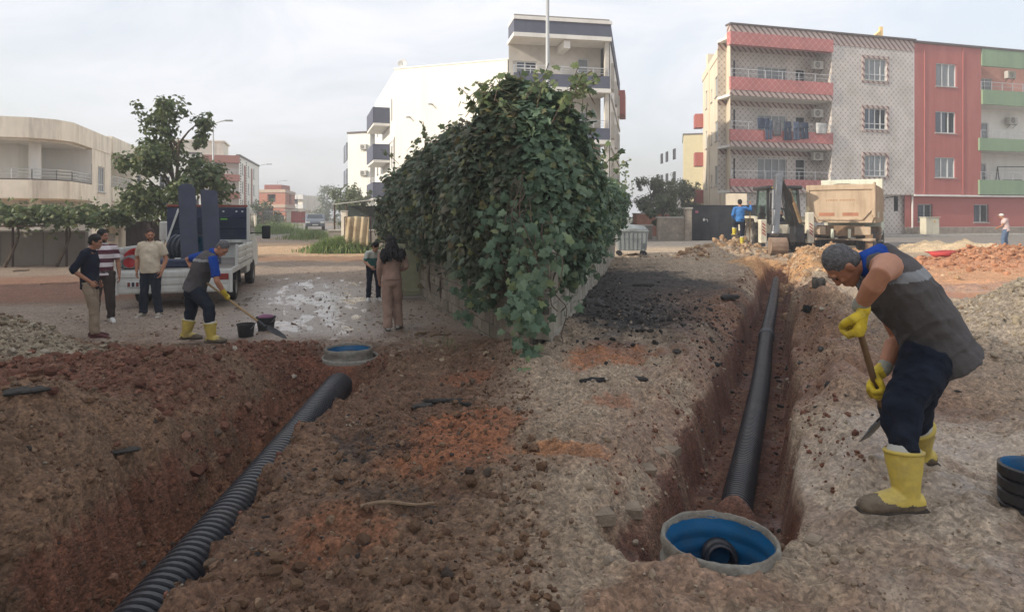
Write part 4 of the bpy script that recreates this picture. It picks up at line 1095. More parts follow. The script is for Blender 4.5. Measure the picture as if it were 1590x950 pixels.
# facade materials made of printed tiles
def tilemat(name, base, line, dot, pitch=.42, lw=.05, dirt=.25):
    m = bpy.data.materials.new(name); m.use_nodes = True; n = m.node_tree.nodes; l = m.node_tree.links; b = n['Principled BSDF']; b.inputs['Roughness'].default_value = .45
    t = n.new('ShaderNodeTexCoord'); s = n.new('ShaderNodeSeparateXYZ'); l.new(t.outputs['Object'], s.inputs[0])
    def ma(op, a, b_=None, v=None):
        q = n.new('ShaderNodeMath'); q.operation = op
        if isinstance(a, (int, float)): q.inputs[0].default_value = a
        else: l.new(a, q.inputs[0])
        if b_ is not None:
            if isinstance(b_, (int, float)): q.inputs[1].default_value = b_
            else: l.new(b_, q.inputs[1])
        return q.outputs[0]
    X = ma('ADD', s.outputs['X'], s.outputs['Y']); Z = s.outputs['Z']
    def tri(e):
        f = ma('FRACT', ma('DIVIDE', e, pitch)); return ma('ABSOLUTE', ma('SUBTRACT', f, .5))
    U = tri(ma('ADD', X, Z)); V = tri(ma('SUBTRACT', X, Z))
    ln = ma('MAXIMUM', ma('LESS_THAN', U, lw), ma('LESS_THAN', V, lw)); dt = ma('MULTIPLY', ma('LESS_THAN', U, lw*2.6), ma('LESS_THAN', V, lw*2.6))
    a = n.new('ShaderNodeMixRGB'); a.inputs['Color1'].default_value = base; a.inputs['Color2'].default_value = line; l.new(ln, a.inputs['Fac'])
    c = n.new('ShaderNodeMixRGB'); l.new(a.outputs[0], c.inputs['Color1']); c.inputs['Color2'].default_value = dot; l.new(dt, c.inputs['Fac'])
    z = n.new('ShaderNodeTexNoise'); z.inputs['Scale'].default_value = .8; z.inputs['Detail'].default_value = 9; l.new(t.outputs['Object'], z.inputs['Vector'])
    r = n.new('ShaderNodeValToRGB'); r.color_ramp.elements[0].position = .3; r.color_ramp.elements[0].color = (1-dirt,1-dirt,1-dirt*1.1,1); r.color_ramp.elements[1].position = .65; r.color_ramp.elements[1].color = (1.04,1.04,1.04,1)
    l.new(z.outputs['Fac'], r.inputs['Fac']); mm = n.new('ShaderNodeMixRGB'); mm.blend_type = 'MULTIPLY'; mm.inputs['Fac'].default_value = 1
    l.new(c.outputs[0], mm.inputs['Color1']); l.new(r.outputs['Color'], mm.inputs['Color2']); l.new(mm.outputs['Color'], b.inputs['Base Color'])
    MATS[name] = m; return m
def hatchmat(name, c1, c2, pitch=.45):
    m = bpy.data.materials.new(name); m.use_nodes = True; n = m.node_tree.nodes; l = m.node_tree.links; b = n['Principled BSDF']; b.inputs['Roughness'].default_value = .5
    t = n.new('ShaderNodeTexCoord'); s = n.new('ShaderNodeSeparateXYZ'); l.new(t.outputs['Object'], s.inputs[0])
    q = n.new('ShaderNodeMath'); q.operation = 'ADD'; l.new(s.outputs['X'], q.inputs[0]); l.new(s.outputs['Z'], q.inputs[1])
    q0 = n.new('ShaderNodeMath'); q0.operation = 'ADD'; l.new(q.outputs[0], q0.inputs[0]); l.new(s.outputs['Y'], q0.inputs[1])
    d = n.new('ShaderNodeMath'); d.operation = 'DIVIDE'; d.inputs[1].default_value = pitch; l.new(q0.outputs[0], d.inputs[0])
    f = n.new('ShaderNodeMath'); f.operation = 'FRACT'; l.new(d.outputs[0], f.inputs[0])
    g = n.new('ShaderNodeMath'); g.operation = 'GREATER_THAN'; g.inputs[1].default_value = .62; l.new(f.outputs[0], g.inputs[0])
    a = n.new('ShaderNodeMixRGB'); a.inputs['Color1'].default_value = c1; a.inputs['Color2'].default_value = c2; l.new(g.outputs[0], a.inputs['Fac']); l.new(a.outputs[0], b.inputs['Base Color'])
    MATS[name] = m; return m
M_tile = tilemat('lattice_tile', srgb(206,200,194), srgb(184,172,164), srgb(134,108,104))
M_tred = tilemat('red_lattice_tile', srgb(186,108,104), srgb(206,158,152), srgb(200,158,154), .5, .035)
M_hatch = hatchmat('hatched_tile', srgb(188,170,160), srgb(108,78,76))
M_cream = mat('cream_render', srgb(222,208,184), .9, var=.08, vs=.8, bump=.12, dirt=srgb(168,156,138), dirt_amt=.4, dirt_s=.5, streak=True)
M_redp = mat('red_paint', srgb(168,100,94), .85, var=.08, vs=.6, bump=.1, dirt=srgb(196,136,126), dirt_amt=.35, dirt_s=.6, streak=True)
M_redl = mat('lower_red_paint', srgb(172,104,98), .85, var=.08, vs=.6, bump=.1, dirt=srgb(140,76,72), dirt_amt=.35, dirt_s=.6)
M_grn = mat('green_paint', srgb(134,158,128), .85, var=.08, vs=.6, bump=.1, dirt=srgb(110,126,104), dirt_amt=.35, dirt_s=.6, streak=True)
M_pink = mat('pink_paint', srgb(214,160,146), .85, var=.08, bump=.1)
M_wht = mat('white_render', srgb(226,224,218), .85, var=.05, vs=.6, bump=.08, dirt=srgb(180,176,166), dirt_amt=.3, dirt_s=.6, streak=True)
M_whtb = mat('bright_white_render', srgb(240,238,228), .85, var=.03, vs=.4, bump=.06, dirt=srgb(214,210,196), dirt_amt=.3, dirt_s=.5, streak=True)
M_navy = mat('slate_blue_paint', srgb(88,92,108), .8, var=.08, bump=.06, dirt=srgb(110,112,120), dirt_amt=.3)
M_stonep = mat('stone_plinth', srgb(152,142,130), .9, var=.3, vs=5, bump=.5, dirt=srgb(110,104,96), dirt_amt=.6)
M_grey = mat('grey_render', srgb(140,134,126), .9, var=.15, vs=2, bump=.3, dirt=srgb(96,92,84), dirt_amt=.6, dirt_s=1)
M_roofm = mat('roof_edge', srgb(96,88,86), .7, var=.15, bump=0)
M_beige = mat('beige_render', srgb(238,228,210), .9, var=.1, vs=1, bump=.2, dirt=srgb(150,138,122), dirt_amt=.55, dirt_s=.7, streak=True)

# ---- tiled apartment block
T0 = (14.6, 43.0); T1 = (29.35, 47.0)
MT, LT = frame(T0, T1)
t = thing('apartment_building', 'four storey block clad in pale lattice tiles with red balcony bands', 'apartment building', (T0[0], T0[1], .33), math.atan2(4, 14.75))
ZT = 14.8; xb = 8.1
ops = []
mb = MB()
WIN = [(10.85,12.8,11.45,13.0),(10.85,12.8,7.95,9.45),(10.85,12.8,4.6,6.1)]
facade(mb, xb, LT-.02, 3.3, 13.75, WIN); obj('tiled_wall', mb, M_tile, t, MT, fix=False)
mb = MB(); mb.box(xb, LT-.02, -.04, 0.3, 13.75, 14.5); obj('hatched_band', mb, M_hatch, t, MT)
for k, (a, b, c, d) in enumerate(WIN):
    window(t, MT, a, b, c, d, 4, .28, curtain=1 if k != 1 else 2)
    mb = MB(); q = .2
    for (xa, x2, za, z2) in ((a-q,a-.002,c-q,d+q),(b+.002,b+q,c-q,d+q),(a,b,c-q,c-.07),(a,b,d+.002,d+q)): mb.box(xa, x2, -.05, .03, za, z2)
    obj('window_surround', mb, M_hatch, t, MT)
# recessed balconies
rw = 1.55
BZ = [(9.8,11.05),(6.4,7.55),(3.35,4.25)]; top = [13.25, 9.45, 6.05]
dops = []
for (z0, z1) in BZ:
    fz = z0+.15
    dops += [(3.2,5.6,fz+.75,fz+2.35),(6.35,7.2,fz+.0,fz+2.35)]
mb = MB(); facade(mb, 0, xb, 3.4, 13.3, dops, y=rw); obj('balcony_wall', mb, M_tile, t, MT, fix=False)
mb = MB(); mb.box(xb-.02, xb+.18, .01, rw, 3.4, 13.6); obj('tiled_return', mb, M_tile, t, MT)
for k, (z0, z1) in enumerate(BZ):
    fz = z0+.15
    window(t, MT, 3.2, 5.6, fz+.75, fz+2.35, 4, 0, y=rw, curtain=1)
    window(t, MT, 6.35, 7.2, fz, fz+2.35, 1, .72, y=rw, sill=False, curtain=0)
    hb = .38
    mb = MB(); mb.box(-.08, xb, -.12, .05, z0+hb, z1); obj('red_parapet', mb, M_tred, t, MT)
    mb = MB(); mb.box(-.06, xb-.002, -.10, .03, z0, z0+hb-.003); obj('hatched_band', mb, M_hatch, t, MT)
    mb = MB(); mb.box(0, xb, .031, rw, z0-.02, z0+.16); obj('balcony_slab', mb, M_wht, t, MT)
    railing(t, MT, 0, xb-.1, z1, .55, y=-.04, rails=2, step=1.25)
    mb = MB(); mb.box(.02, xb-.03, rw-.04, rw-.003, top[k]-.02, top[k]+.45); obj('hatched_band', mb, M_hatch, t, MT)
    mb = MB(); mb.box(0, xb, .06, rw, top[k]+.452, top[k]+.6); obj('balcony_ceiling', mb, M_wht, t, MT) if k == 0 else None
    ac_unit(MT @ Matrix.Rotation(0,4,'Z'), 7.55, .95, z0+2.35, ['air conditioner in the top red balcony of the tiled block','air conditioner above the laundry balcony of the tiled block','air conditioner in the lowest red balcony of the tiled block'][k])
mb = MB(); mb.box(-.1, xb, -.14, .3, 13.2, 14.05); obj('red_parapet', mb, M_tred, t, MT)
mb = MB(); mb.box(-.1, xb, -.12, .3, 14.052, 14.5); obj('hatched_band', mb, M_hatch, t, MT)
mb = MB(); mb.box(-.15, LT, -.2, .4, 14.5, 14.62); obj('roof_edge', mb, M_roofm, t, MT)
# ground floor set back
mb = MB(); facade(mb, 1.6, LT-.02, .2, 3.38, [(4.0,5.2,1.0,2.3)], y=.5); obj('lower_wall', mb, M_tile, t, MT, fix=False)
window(t, MT, 4.0,5.2,1.0,2.3,2,y=.5,grille=True)
# left side wall, lit by the sun
S0 = (16.9, 57.0); MS, LS = frame(S0, T0)
so_ = []
for z in (10.9, 7.5, 4.1):
    for a, b in ((1.8,2.7),(5.0,5.7),(7.2,8.4),(10.7,12.1)): so_.append((a, b, z, z+(1.5 if b-a > .8 else 1.0)))
mb = MB(); facade(mb, 0, LS-.15, 3.3, 13.7, so_); facade(mb, 0, LS-2.0, .2, 3.3, []); obj('side_wall', mb, M_cream, t, MS, fix=False)
for o_ in so_: window(t, MS, *o_, n=1 if o_[1]-o_[0] < 1 else 2, curtain=2)
mb = MB(); mb.box(-.3, LS, -.05, .2, 13.7, 14.3); obj('side_parapet', mb, M_cream, t, MS)
for z in (2.9, 6.2, 9.6): mb = MB(); mb.box(-.9,.3,-.7,.0,z,z+1.2); obj('side_balcony', mb, M_redp, t, MS)
for a in (4.0, 9.6): mb = MB(); mb.box(a,a+.35,-.10,-.002,.2,13.69); obj('pilaster', mb, M_cream, t, MS)
mb = MB(); prismz(mb, [(T0[0]+.3,T0[1]+1.8),(T1[0],T1[1]+.6),(T1[0]-1,58),(S0[0]+.3,57)], 13.6, 13.8); obj('roof', mb, M_grey, t, I4)
mb = MB(); mb.bar((16.6,54,13.8),(16.6,54,15.3),.5); obj('chimney', mb, M_cream, t, I4)
# laundry on the middle red balcony
M_jean = mat('jeans', (.035,.05,.085,1), .95, var=.3, vs=6, bump=.3); M_jean2 = mat('pale_jeans', (.09,.12,.18,1), .95, var=.3, vs=6, bump=.3)
def laundry(x, w_, h, m, label, sh='pants', z=8.2):
    mb = MB(); K = 10
    def strip(xa, xb_, za, zb):
        i0 = len(mb.v)
        for i in range(K+1):
            f = i/K
            for j in range(5):
                g = j/4; mb.v.append((xa+(xb_-xa)*g, -.22+.03*math.sin(g*9+f*3+x)-.03*f, za+(zb-za)*f))
        for i in range(K):
            for j in range(4): a = i0+i*5+j; mb.f.append((a,a+1,a+6,a+5))
    if sh == 'pants': strip(x, x+w_, z, z-h*.35); strip(x, x+w_*.46, z-h*.35, z-h); strip(x+w_*.54, x+w_, z-h*.35, z-h*.97)
    else: strip(x, x+w_, z, z-h)
    o = obj('laundry', mb, m, None, MT, smooth=True); md = o.modifiers.new('s','SOLIDIFY'); md.thickness = .02; tag(o, label, 'laundry', 'washing hung on the balcony rail')
laundry(2.5,.55,1.3,M_jean2,'bluish jeans hanging second from left on the middle red balcony'); laundry(3.15,.6,1.0,mat('grey_shirt',(.12,.12,.13,1)),'dark grey shirt on the rail between the two pairs of jeans','shirt')
laundry(4.0,.6,1.3,M_jean,'black trousers on the middle red balcony rail'); laundry(4.75,.5,1.25,M_jean2,'faded blue trousers right of the black pair on the rail'); laundry(5.35,.6,1.15,M_jean,'dark trousers at the right end of the dark washing')
laundry(1.9,.9,.7,M_jean,'dark jacket slung over the rail at the left end of the washing','shirt',8.35); laundry(6.6,.8,.75,mat('white_cloth',(.5,.5,.48,1)),'white cloth hanging at the right end of the middle red balcony','shirt')

# ---- red and green apartment block
G1 = (46.4, 51.6); MG, LG = frame(T1, G1); xg = 6.3
t = thing('apartment_building', 'red and green painted apartment block next to the tiled one', 'apartment building', (T1[0], T1[1], .33), math.atan2(4.6, 17.05))
WIN = [(2.0,3.9,11.35,13.05),(1.95,3.85,7.9,9.5),(1.9,3.8,4.6,6.1)]
mb = MB(); facade(mb, 0, xg, 3.35, 14.4, WIN); obj('red_wall', mb, M_redp, t, MG, fix=False)
for a in (0.9, 4.5): mb = MB(); mb.box(a,a+.06,-.05,-.002,3.4,14.3); obj('drain_pipe', mb, M_redp, t, MG)
for k, w_ in enumerate(WIN): window(t, MG, *w_, n=3, curtain=(1,2,1)[k])
gw = [(.6,1.9,1.35,2.65),(5.9,7.3,1.3,2.65),(12.5,13.8,1.3,2.65)]
mb = MB(); facade(mb, -.6, LG, .95, 3.33, gw, y=.25); obj('lower_wall', mb, M_redl, t, MG, fix=False)
for w_ in gw: window(t, MG, *w_, n=2, y=.25, grille=True, sill=True, curtain=2)
for k in range(24):   # stone plinth pieces
    mb = MB(); mb.bbox(-.6+k*.78, .17+k*.78, .12, .24, .2, .93, .012); obj('stone', mb, M_stonep, t, MG)
mb = MB(); mb.box(0, LG, -.09, .26, 3.22, 3.34); mb.box(-.05,.03,.1,.18,.9,3.2); obj('white_trim', mb, M_wht, t, MG)
mb = MB(); mb.box(-.1, LG, -.12, .4, 14.4, 14.55); obj('roof_edge', mb, M_roofm, t, MG)
mb = MB(); mb.prism([(0,0),(-2.2,0),(0,1.7)], -.1, .2, MG @ Matrix.Translation((-.1,3.0,14.4))); mb.bar(MG @ Vector((0,3,14.4)), MG @ Vector((0,3,16.4)), .22); obj('roof_gable', mb, mat('yellow_render', srgb(222,190,130)), t, I4)
rw = 1.5
mb = MB(); facade(mb, xg, LG, 10.2, 14.0, [(xg+.9,xg+3.0,10.7,12.6)], y=rw); obj('pink_wall', mb, M_pink, t, MG, fix=False)
mb = MB(); facade(mb, xg, LG, 3.4, 10.2, [(xg+.3,xg+2.4,3.7,5.9),(xg+.4,xg+2.6,7.0,9.1)], y=rw); obj('white_wall', mb, M_wht, t, MG, fix=False)
window(t, MG, xg+.9,xg+3.0,10.7,12.6,3,y=rw,curtain=1,sill=False); window(t, MG, xg+.4,xg+2.6,7.0,9.1,3,y=rw,curtain=1,sill=False); window(t, MG, xg+.3,xg+2.4,3.7,5.9,3,y=rw,curtain=1,sill=False)
mb = MB(); mb.box(xg, LG, -.08, .1, 13.1, 14.39); obj('green_parapet', mb, M_grn, t, MG)
mb = MB(); mb.box(xg-.12, xg+.0, .01, rw, 3.4, 14.3); obj('red_return', mb, M_redp, t, MG)
for k, (z0, z1) in enumerate([(10.2,11.3),(6.7,7.65),(3.4,4.5)]):
    mb = MB(); mb.box(xg-.3*(k > 0), LG, -.14, .0, z0, z1); obj('green_parapet', mb, M_grn, t, MG)
    mb = MB(); mb.box(xg, LG, .002, rw, z0, z0+.2); obj('balcony_slab', mb, M_wht, t, MG)
    railing(t, MG, xg-.1, LG, z1, .6, y=-.07, rails=2, step=1.0)
ac_unit(MG, xg+4.3, rw-.25, 12.6, 'air conditioner on the pink wall of the top green balcony'); ac_unit(MG, xg+4.5, rw-.25, 9.0, 'air conditioner above the middle green balcony')
s_ = thing('garden_swing', 'black framed swing seat on the lowest green balcony', 'swing', MG @ Vector((xg+4.2,.7,3.62)))
mb = MB()
for x in (-1.3,1.3):
    mb.bar((x-.25,0,0),(x,0,2.0),.05); mb.bar((x+.25,0,0),(x,0,2.0),.05)
mb.bar((-1.3,0,2.0),(1.3,0,2.0),.06); obj('frame', mb, M_dark, s_); mb = MB(); mb.box(-.8,.8,-.2,.25,.5,.58); mb.box(-.8,.8,.2,.26,.58,1.0); obj('seat', mb, M_dark, s_)

# ---- grey block with slate blue bands behind the vine
D0 = (.10, 34.0); D1 = (5.3, 35.0); MD, LD = frame(D0, D1)
t = thing('apartment_building', 'pale block with slate blue balcony bands rising behind the vine', 'apartment building', (D0[0], D0[1], .2), math.atan2(1, 5.2))
M_dw = tilemat('pale_wall_tile', srgb(206,200,190), srgb(192,184,174), srgb(188,180,170), .5, .02)
rw = 1.5
mb = MB(); facade(mb, 0, LD, .2, 11.3, [(.25,1.6,9.05,10.3),(3.95,4.6,8.7,10.6),(.2,1.4,6.2,7.5),(3.9,4.5,5.9,7.6)], y=rw); obj('recessed_wall', mb, M_dw, t, MD, fix=False)
window(t, MD, .25,1.6,9.05,10.3,2,.7,y=rw,curtain=2); window(t, MD, 3.95,4.6,8.7,10.6,1,.75,y=rw,curtain=1,sill=False); window(t, MD, .2,1.4,6.2,7.5,2,y=rw,curtain=1); window(t, MD, 3.9,4.5,5.9,7.6,1,y=rw,curtain=1,sill=False)
mb = MB(); mb.box(-.02, LD+.05, -.1, rw, 11.42, 12.1); obj('slate_band', mb, M_navy, t, MD)
mb = MB(); mb.box(-.04, LD+.1, -.16, rw, 12.1, 12.28); mb.box(-.04, LD+.08, -.13, rw+.3, 11.2, 11.417); obj('white_ledge', mb, M_wht, t, MD)
for z0, z1 in ((8.62,9.3),(5.85,6.48),(2.95,3.6)):
    mb = MB(); mb.box(0, LD, -.08, .06, z0, z1); mb.box(LD-.14, LD, .062, rw, z0, z1); obj('slate_band', mb, M_navy, t, MD)
    mb = MB(); mb.box(-.02, LD+.05, -.12, rw, z0-.22, z0-.003); obj('white_ledge', mb, M_wht, t, MD)
    railing(t, MD, 0.02, LD-.05, z1, .42, y=-.01, rails=3, step=.85)
mb = MB(); mb.box(LD-.22,LD,.07,.3,.2,11.2); obj('corner_column', mb, M_dw, t, MD)
for z in (10.75, 7.95): mb = MB(); mb.box(2.75, 3.1, .05, rw, z, z+.42); obj('beam', mb, M_wht, t, MD)
E1 = (8.5, 51.0); ME, LE = frame(D1, E1); MEi, _ = frame(E1, D1)
def backwards(p0, p1): return frame(p1, p0)
so_ = [(2.0,3.0,z,z+1.5) for z in (9.0,6.2,3.3)]+[(7.0,8.2,z,z+1.5) for z in (9.0,6.2,3.3)]+[(12,13,z,z+1.5) for z in (9.0,6.2,3.3)]
mb = MB(); facade(mb, .35, LE, .2, 11.3, so_, dep=-.14); obj('side_wall', mb, M_dw, t, ME, fix=False)
mb = MB(); mb.box(0, LE, -.05, .25, 11.42, 12.28); obj('slate_band', mb, M_navy, t, ME)
mb = MB(); mb.box(2.0,13,.12,.2,3.0,10.9); obj('side_glass', mb, M_room, t, ME)
for z in (8.4, 5.6): mb = MB(); mb.box(1.5,LE,-.02,-.0-.08,z,z+.2); obj('white_ledge', mb, M_wht, t, ME)
mb = MB(); mb.box(13.6, LE, -.5, -.05, 9.4, 11.2); obj('side_balcony', mb, M_redp, t, ME)
mb = MB(); prismz(mb, [D0, D1, E1, (D0[0]+.2, 49)], 12.29, 12.4); obj('roof', mb, M_grey, t, I4)
mb = MB(); prismz(mb, [(.12,35.6),(.27,35.6),(.47,48),(.32,48)], .2, 12.2); obj('side_wall', mb, M_dw, t, I4)
ac_unit(MD, 2.3, rw-.05, 7.1, 'air conditioner on the slate banded block behind the vine')

# ---- big white windowless gable
C0_ = (-8.2, 45.0); C1_ = (3.4, 40.97); MC, LC = frame(C0_, C1_)
t = thing('apartment_building', 'tall white apartment block with a blank sunlit gable above the vine', 'apartment building', (C0_[0], C0_[1], .2), math.atan2(-4.03, 11.6))
mb = MB(); mb.quad((0,0,.2),(LC,0,.2),(LC,0,12.0),(0,0,12.0)); obj('blank_gable', mb, M_whtb, t, MC, fix=False)
mb = MB(); mb.box(-.05, LC, -.04, .25, 12.0, 12.09); obj('parapet_cap', mb, M_whtb, t, MC)
mb = MB(); mb.box(8.05,8.9,-.03,.02,10.05,10.4); obj('vent_opening', mb, mat('bare_brick_patch', srgb(150,146,130)), t, MC)
for (x, z) in ((1.2,8.6),(2.9,9.4),(1.9,5.4)): mb = MB(); mb.bar((x,-.0,z),(x-.1,-.35,z-.05),.07); obj('pipe_stub', mb, M_grille, t, MC)
CL = (-12.3, 57.8); MCl, LCl = frame(CL, C0_)
wn = [(LCl-2.0,LCl-1.2,8.6,10.2),(LCl-2.0,LCl-1.2,5.2,6.8)]+[(a,a+1.2,z,z+1.5) for a in (1.5,4.5) for z in (8.6,5.2,2.2)]
mb = MB(); facade(mb, 0, LCl, .2, 11.9, wn); obj('street_wall', mb, M_wht, t, MCl, fix=False)  # greyer white than the gable: the shaded side is put into the paint
for w_ in wn: window(t, MCl, *w_, n=1, curtain=2, sill=False)
for z in (8.4, 5.7, 2.9):
    a, b = LCl-7.6, LCl-2.6
    mb = MB(); mb.box(a, b, -1.2, -.02, z, z+.18); obj('balcony_slab', mb, M_wht, t, MCl)
    mb = MB(); mb.box(a,b,-1.24,-1.14,z+.2,z+1.35); mb.box(b-.1,b,-1.13,-.02,z+.2,z+1.35); obj('slate_parapet', mb, M_navy, t, MCl)
mb = MB(); mb.box(.0,LCl+.02,-.06,-.005,7.1,7.3); mb.box(LCl-.3,LCl+.02,-.1,-.01,.2,7.1); obj('wall_moulding', mb, M_wht, t, MCl)
mb = MB(); prismz(mb, [(C0_[0]+.05,C0_[1]+.1),(C1_[0],C1_[1]+.1),(2,56),(CL[0]+.1,CL[1])], 11.6, 11.8); obj('roof', mb, M_grey, t, I4)
d_ = thing('satellite_dish', 'small white satellite dish on the roof corner of the white block', 'satellite dish', MC @ Vector((.4,.4,12.09)))
mb = MB(); mb.lathe([(.001,0),(.15,.02),(.3,.09),(.34,.13),(.3,.1),(.15,.035),(.001,.01)], Matrix.Translation((0,0,.3)) @ Matrix.Rotation(R(70),4,'X'), n=18); obj('dish', mb, M_wht, d_, smooth=True)
mb = MB(); mb.bar((0,0,-.02),(0,0,.3),.05); mb.bar((0,0,.3),(0,-.35,.42),.025); obj('mast', mb, M_grille, d_)

# ---- farther white block left of it
B0 = (-19.1, 75.0); B1 = (-16.3, 74.0); MB_, LB = frame(B0, B1)
t = thing('apartment_building', 'narrow cream block with three air conditioners behind the white gable', 'apartment building', (B0[0], B0[1], .8))
mb = MB(); mb.box(0, LB, 0, 14, .5, 11.4); obj('cream_wall', mb, M_whtb, t, MB_)
mb = MB(); mb.box(-.1, LB+2.4, -.1, 14, 11.4, 11.6); obj('roof_edge', mb, M_roofm, t, MB_)
MBl, LBl = frame((B0[0]-4.6, B0[1]+14), B0)
for z in (8.5, 5.4, 2.4):
    for a in (8, 11.5): mb = MB(); mb.box(a, a+2.4, -.12, .02, z, z+2.0); obj('glazed_bay', mb, mat('tinted_glass', srgb(70,76,92), .15), t, MBl)
for k, z in enumerate((8.2, 5.2, 2.2)):
    mb = MB(); mb.box(LB, LB+2.4, -.5, 1.4, z-.2, z); mb.box(LB, LB+2.4, -.5, -.4, z, z+.35); obj('balcony_slab', mb, M_wht, t, MB_)
    railing(t, MB_, LB, LB+2.4, z+.35, .6, y=-.45, rails=3, step=.3)
    ac_unit(MB_, LB-.75, 0, z+1.3, ['highest','middle','lowest'][k]+' air conditioner on the narrow cream block')
mb = MB(); mb.box(LB+.0, LB+2.4, 1.4, 6, .5, 11.4); obj('cream_wall', mb, M_wht, t, MB_)

# ---- left house with rounded balconies
C0 = Vector((-22.2, 32.0)); fv = Vector((-.947,-.322)); sv = Vector((-.322,.947))
def hp(a, b): q = C0+fv*a+sv*b; return (q.x, q.y)
t = thing('house', 'two storey beige concrete house with a big rounded corner balcony', 'house', (C0.x, C0.y, 0))
mb = MB(); prismz(mb, [hp(10,-.1), hp(1.5,-.1), hp(.5,.35), hp(0,1.3), hp(-.05,8.4), hp(10,8.4)], 5.55, 6.55); obj('roof_parapet', mb, M_beige, t, I4)
mb = MB(); prismz(mb, [hp(10,.1), hp(1.6,.1), hp(.35,1.4), hp(.2,8.3), hp(10,8.3)], 5.45, 5.548); obj('ceiling', mb, M_wht, t, I4)
o1 = [hp(10,0), hp(1.4,0), hp(.45,.4), hp(0,1.3), hp(0,4.5)]; o2 = [hp(.16,4.5), hp(.16,1.35), hp(.55,.55), hp(1.45,.16), hp(10,.16)]
mb = MB(); prismz(mb, o1+o2, 2.6, 3.5); obj('balcony_parapet', mb, M_beige, t, I4)
mb = MB(); prismz(mb, [hp(10,.17), hp(1.45,.17), hp(.56,.56), hp(.17,1.36), hp(.17,4.5), hp(10,4.5)], 2.55, 2.7); obj('balcony_floor', mb, M_beige, t, I4)
mb = MB(); prismz(mb, o1+o2, 3.502, 3.56); obj('parapet_cap', mb, M_roofm, t, I4)
mb = MB()
for k, (q0, q1) in enumerate(((hp(9,.08),hp(1.42,.08)),(hp(1.42,.08),hp(.5,.48)),(hp(.5,.48),hp(.08,1.32)),(hp(.08,1.32),hp(.08,4.5)))):
    for zz in (3.72,3.88,4.04): mb.bar((*q0,zz),(*q1,zz),.03)
    n_ = max(1, int((Vector(q1)-Vector(q0)).length/.8))
    for j in range(n_+1): p = Vector(q0).lerp(Vector(q1), j/n_); mb.bar((p.x,p.y,3.5),(p.x,p.y,4.05),.03)
obj('railing', mb, M_rail, t, I4)
Mi, Li = frame(hp(10,2.2), hp(2.7,2.2))
mb = MB(); facade(mb, 0, Li, 0, 5.5, [(Li-2.3,Li-1.2,2.75,4.9),(1,2.6,3.4,4.9)]); obj('upper_wall', mb, M_wht, t, Mi, fix=False)
window(t, Mi, Li-2.3,Li-1.2,2.75,4.9,2,.6,sill=False,curtain=2); window(t, Mi, 1,2.6,3.4,4.9,2,curtain=1)
Mi, Li = frame(hp(2.7,2.2), hp(2.7,4.5)); mb = MB(); facade(mb, 0, Li, 0, 5.5); obj('upper_wall', mb, M_wht, t, Mi, fix=False)
Mi, Li = frame(hp(2.7,4.5), hp(0.02,4.5)); mb = MB(); facade(mb, 0, Li, 0, 5.5); obj('upper_wall', mb, M_wht, t, Mi, fix=False)
mb = MB(); mb.loft([(*hp(1.75,1.5),2.7),(*hp(1.75,1.5),5.45)], .27, n=16); obj('column', mb, M_wht, t, I4, auto=40)
mb = MB(); mb.loft([(*hp(1.75,1.5),-.1),(*hp(1.75,1.5),2.55)], .27, n=16); obj('column', mb, M_wht, t, I4, auto=40)
Ms, Ls = frame(hp(0,4.5), hp(0,8.4)); Msr, _ = frame(hp(0,8.4), hp(0,4.5))
Ms = frame(hp(0,4.5), hp(0,8.4))[0]
mb = MB(); facade(mb, 0, 3.9, -.1, 5.55, [(1.2,2.6,3.15,4.65)]); obj('side_wall', mb, M_beige, t, Ms, fix=False)
window(t, Ms, 1.2,2.6,3.15,4.65,3,.3,curtain=1)
t = thing('house', 'farther beige concrete house with a long straight balcony, half behind the tree', 'house', (*hp(0,8.5), 0))
mb = MB(); prismz(mb, [hp(10,8.5), hp(-.1,8.5), hp(-.1,18.5), hp(10,18.5)], 5.7, 6.7); obj('roof_parapet', mb, M_beige, t, I4)
mb = MB(); prismz(mb, [hp(0.02,8.9), hp(-.0,8.9), hp(0,14), hp(.15,14), hp(.15,8.9)], 2.7, 3.55); obj('balcony_parapet', mb, M_beige, t, I4)
mb = MB(); prismz(mb, [hp(10,8.6), hp(.15,8.6), hp(.15,14), hp(10,14)], 2.5, 2.69); obj('balcony_floor', mb, M_beige, t, I4)
Ms2 = frame(hp(1.5,8.5), hp(1.5,14))[0]; mb = MB(); facade(mb, 0, 5.5, -.1, 5.7, [(1.5,3.0,3.3,4.9)]); obj('recessed_wall', mb, M_wht, t, Ms2, fix=False); window(t, Ms2, 1.5,3.0,3.3,4.9,3,curtain=1)
Ms3 = frame(hp(0,8.5), hp(0,18.5))[0]; railing(t, Ms3, .4, 5.4, 3.55, .7, y=.05, rails=4, step=.6, m=M_pvc)
mb = MB(); facade(mb, 5.5, 10, -.1, 5.7, [(7,8.5,3.3,4.8)]); obj('side_wall', mb, M_beige, t, Ms3, fix=False); window(t, Ms3, 7,8.5,3.3,4.8,2)
mb = MB(); prismz(mb, [hp(0,14), hp(1.5,14), hp(1.5,14.1), hp(0,14.1)], 0, 5.7); obj('return_wall', mb, M_beige, t, I4)
mb = MB(); prismz(mb, [hp(.02,8.5), hp(1.5,8.5), hp(1.5,8.6), hp(.02,8.6)], 0, 5.7); obj('return_wall', mb, M_beige, t, I4)
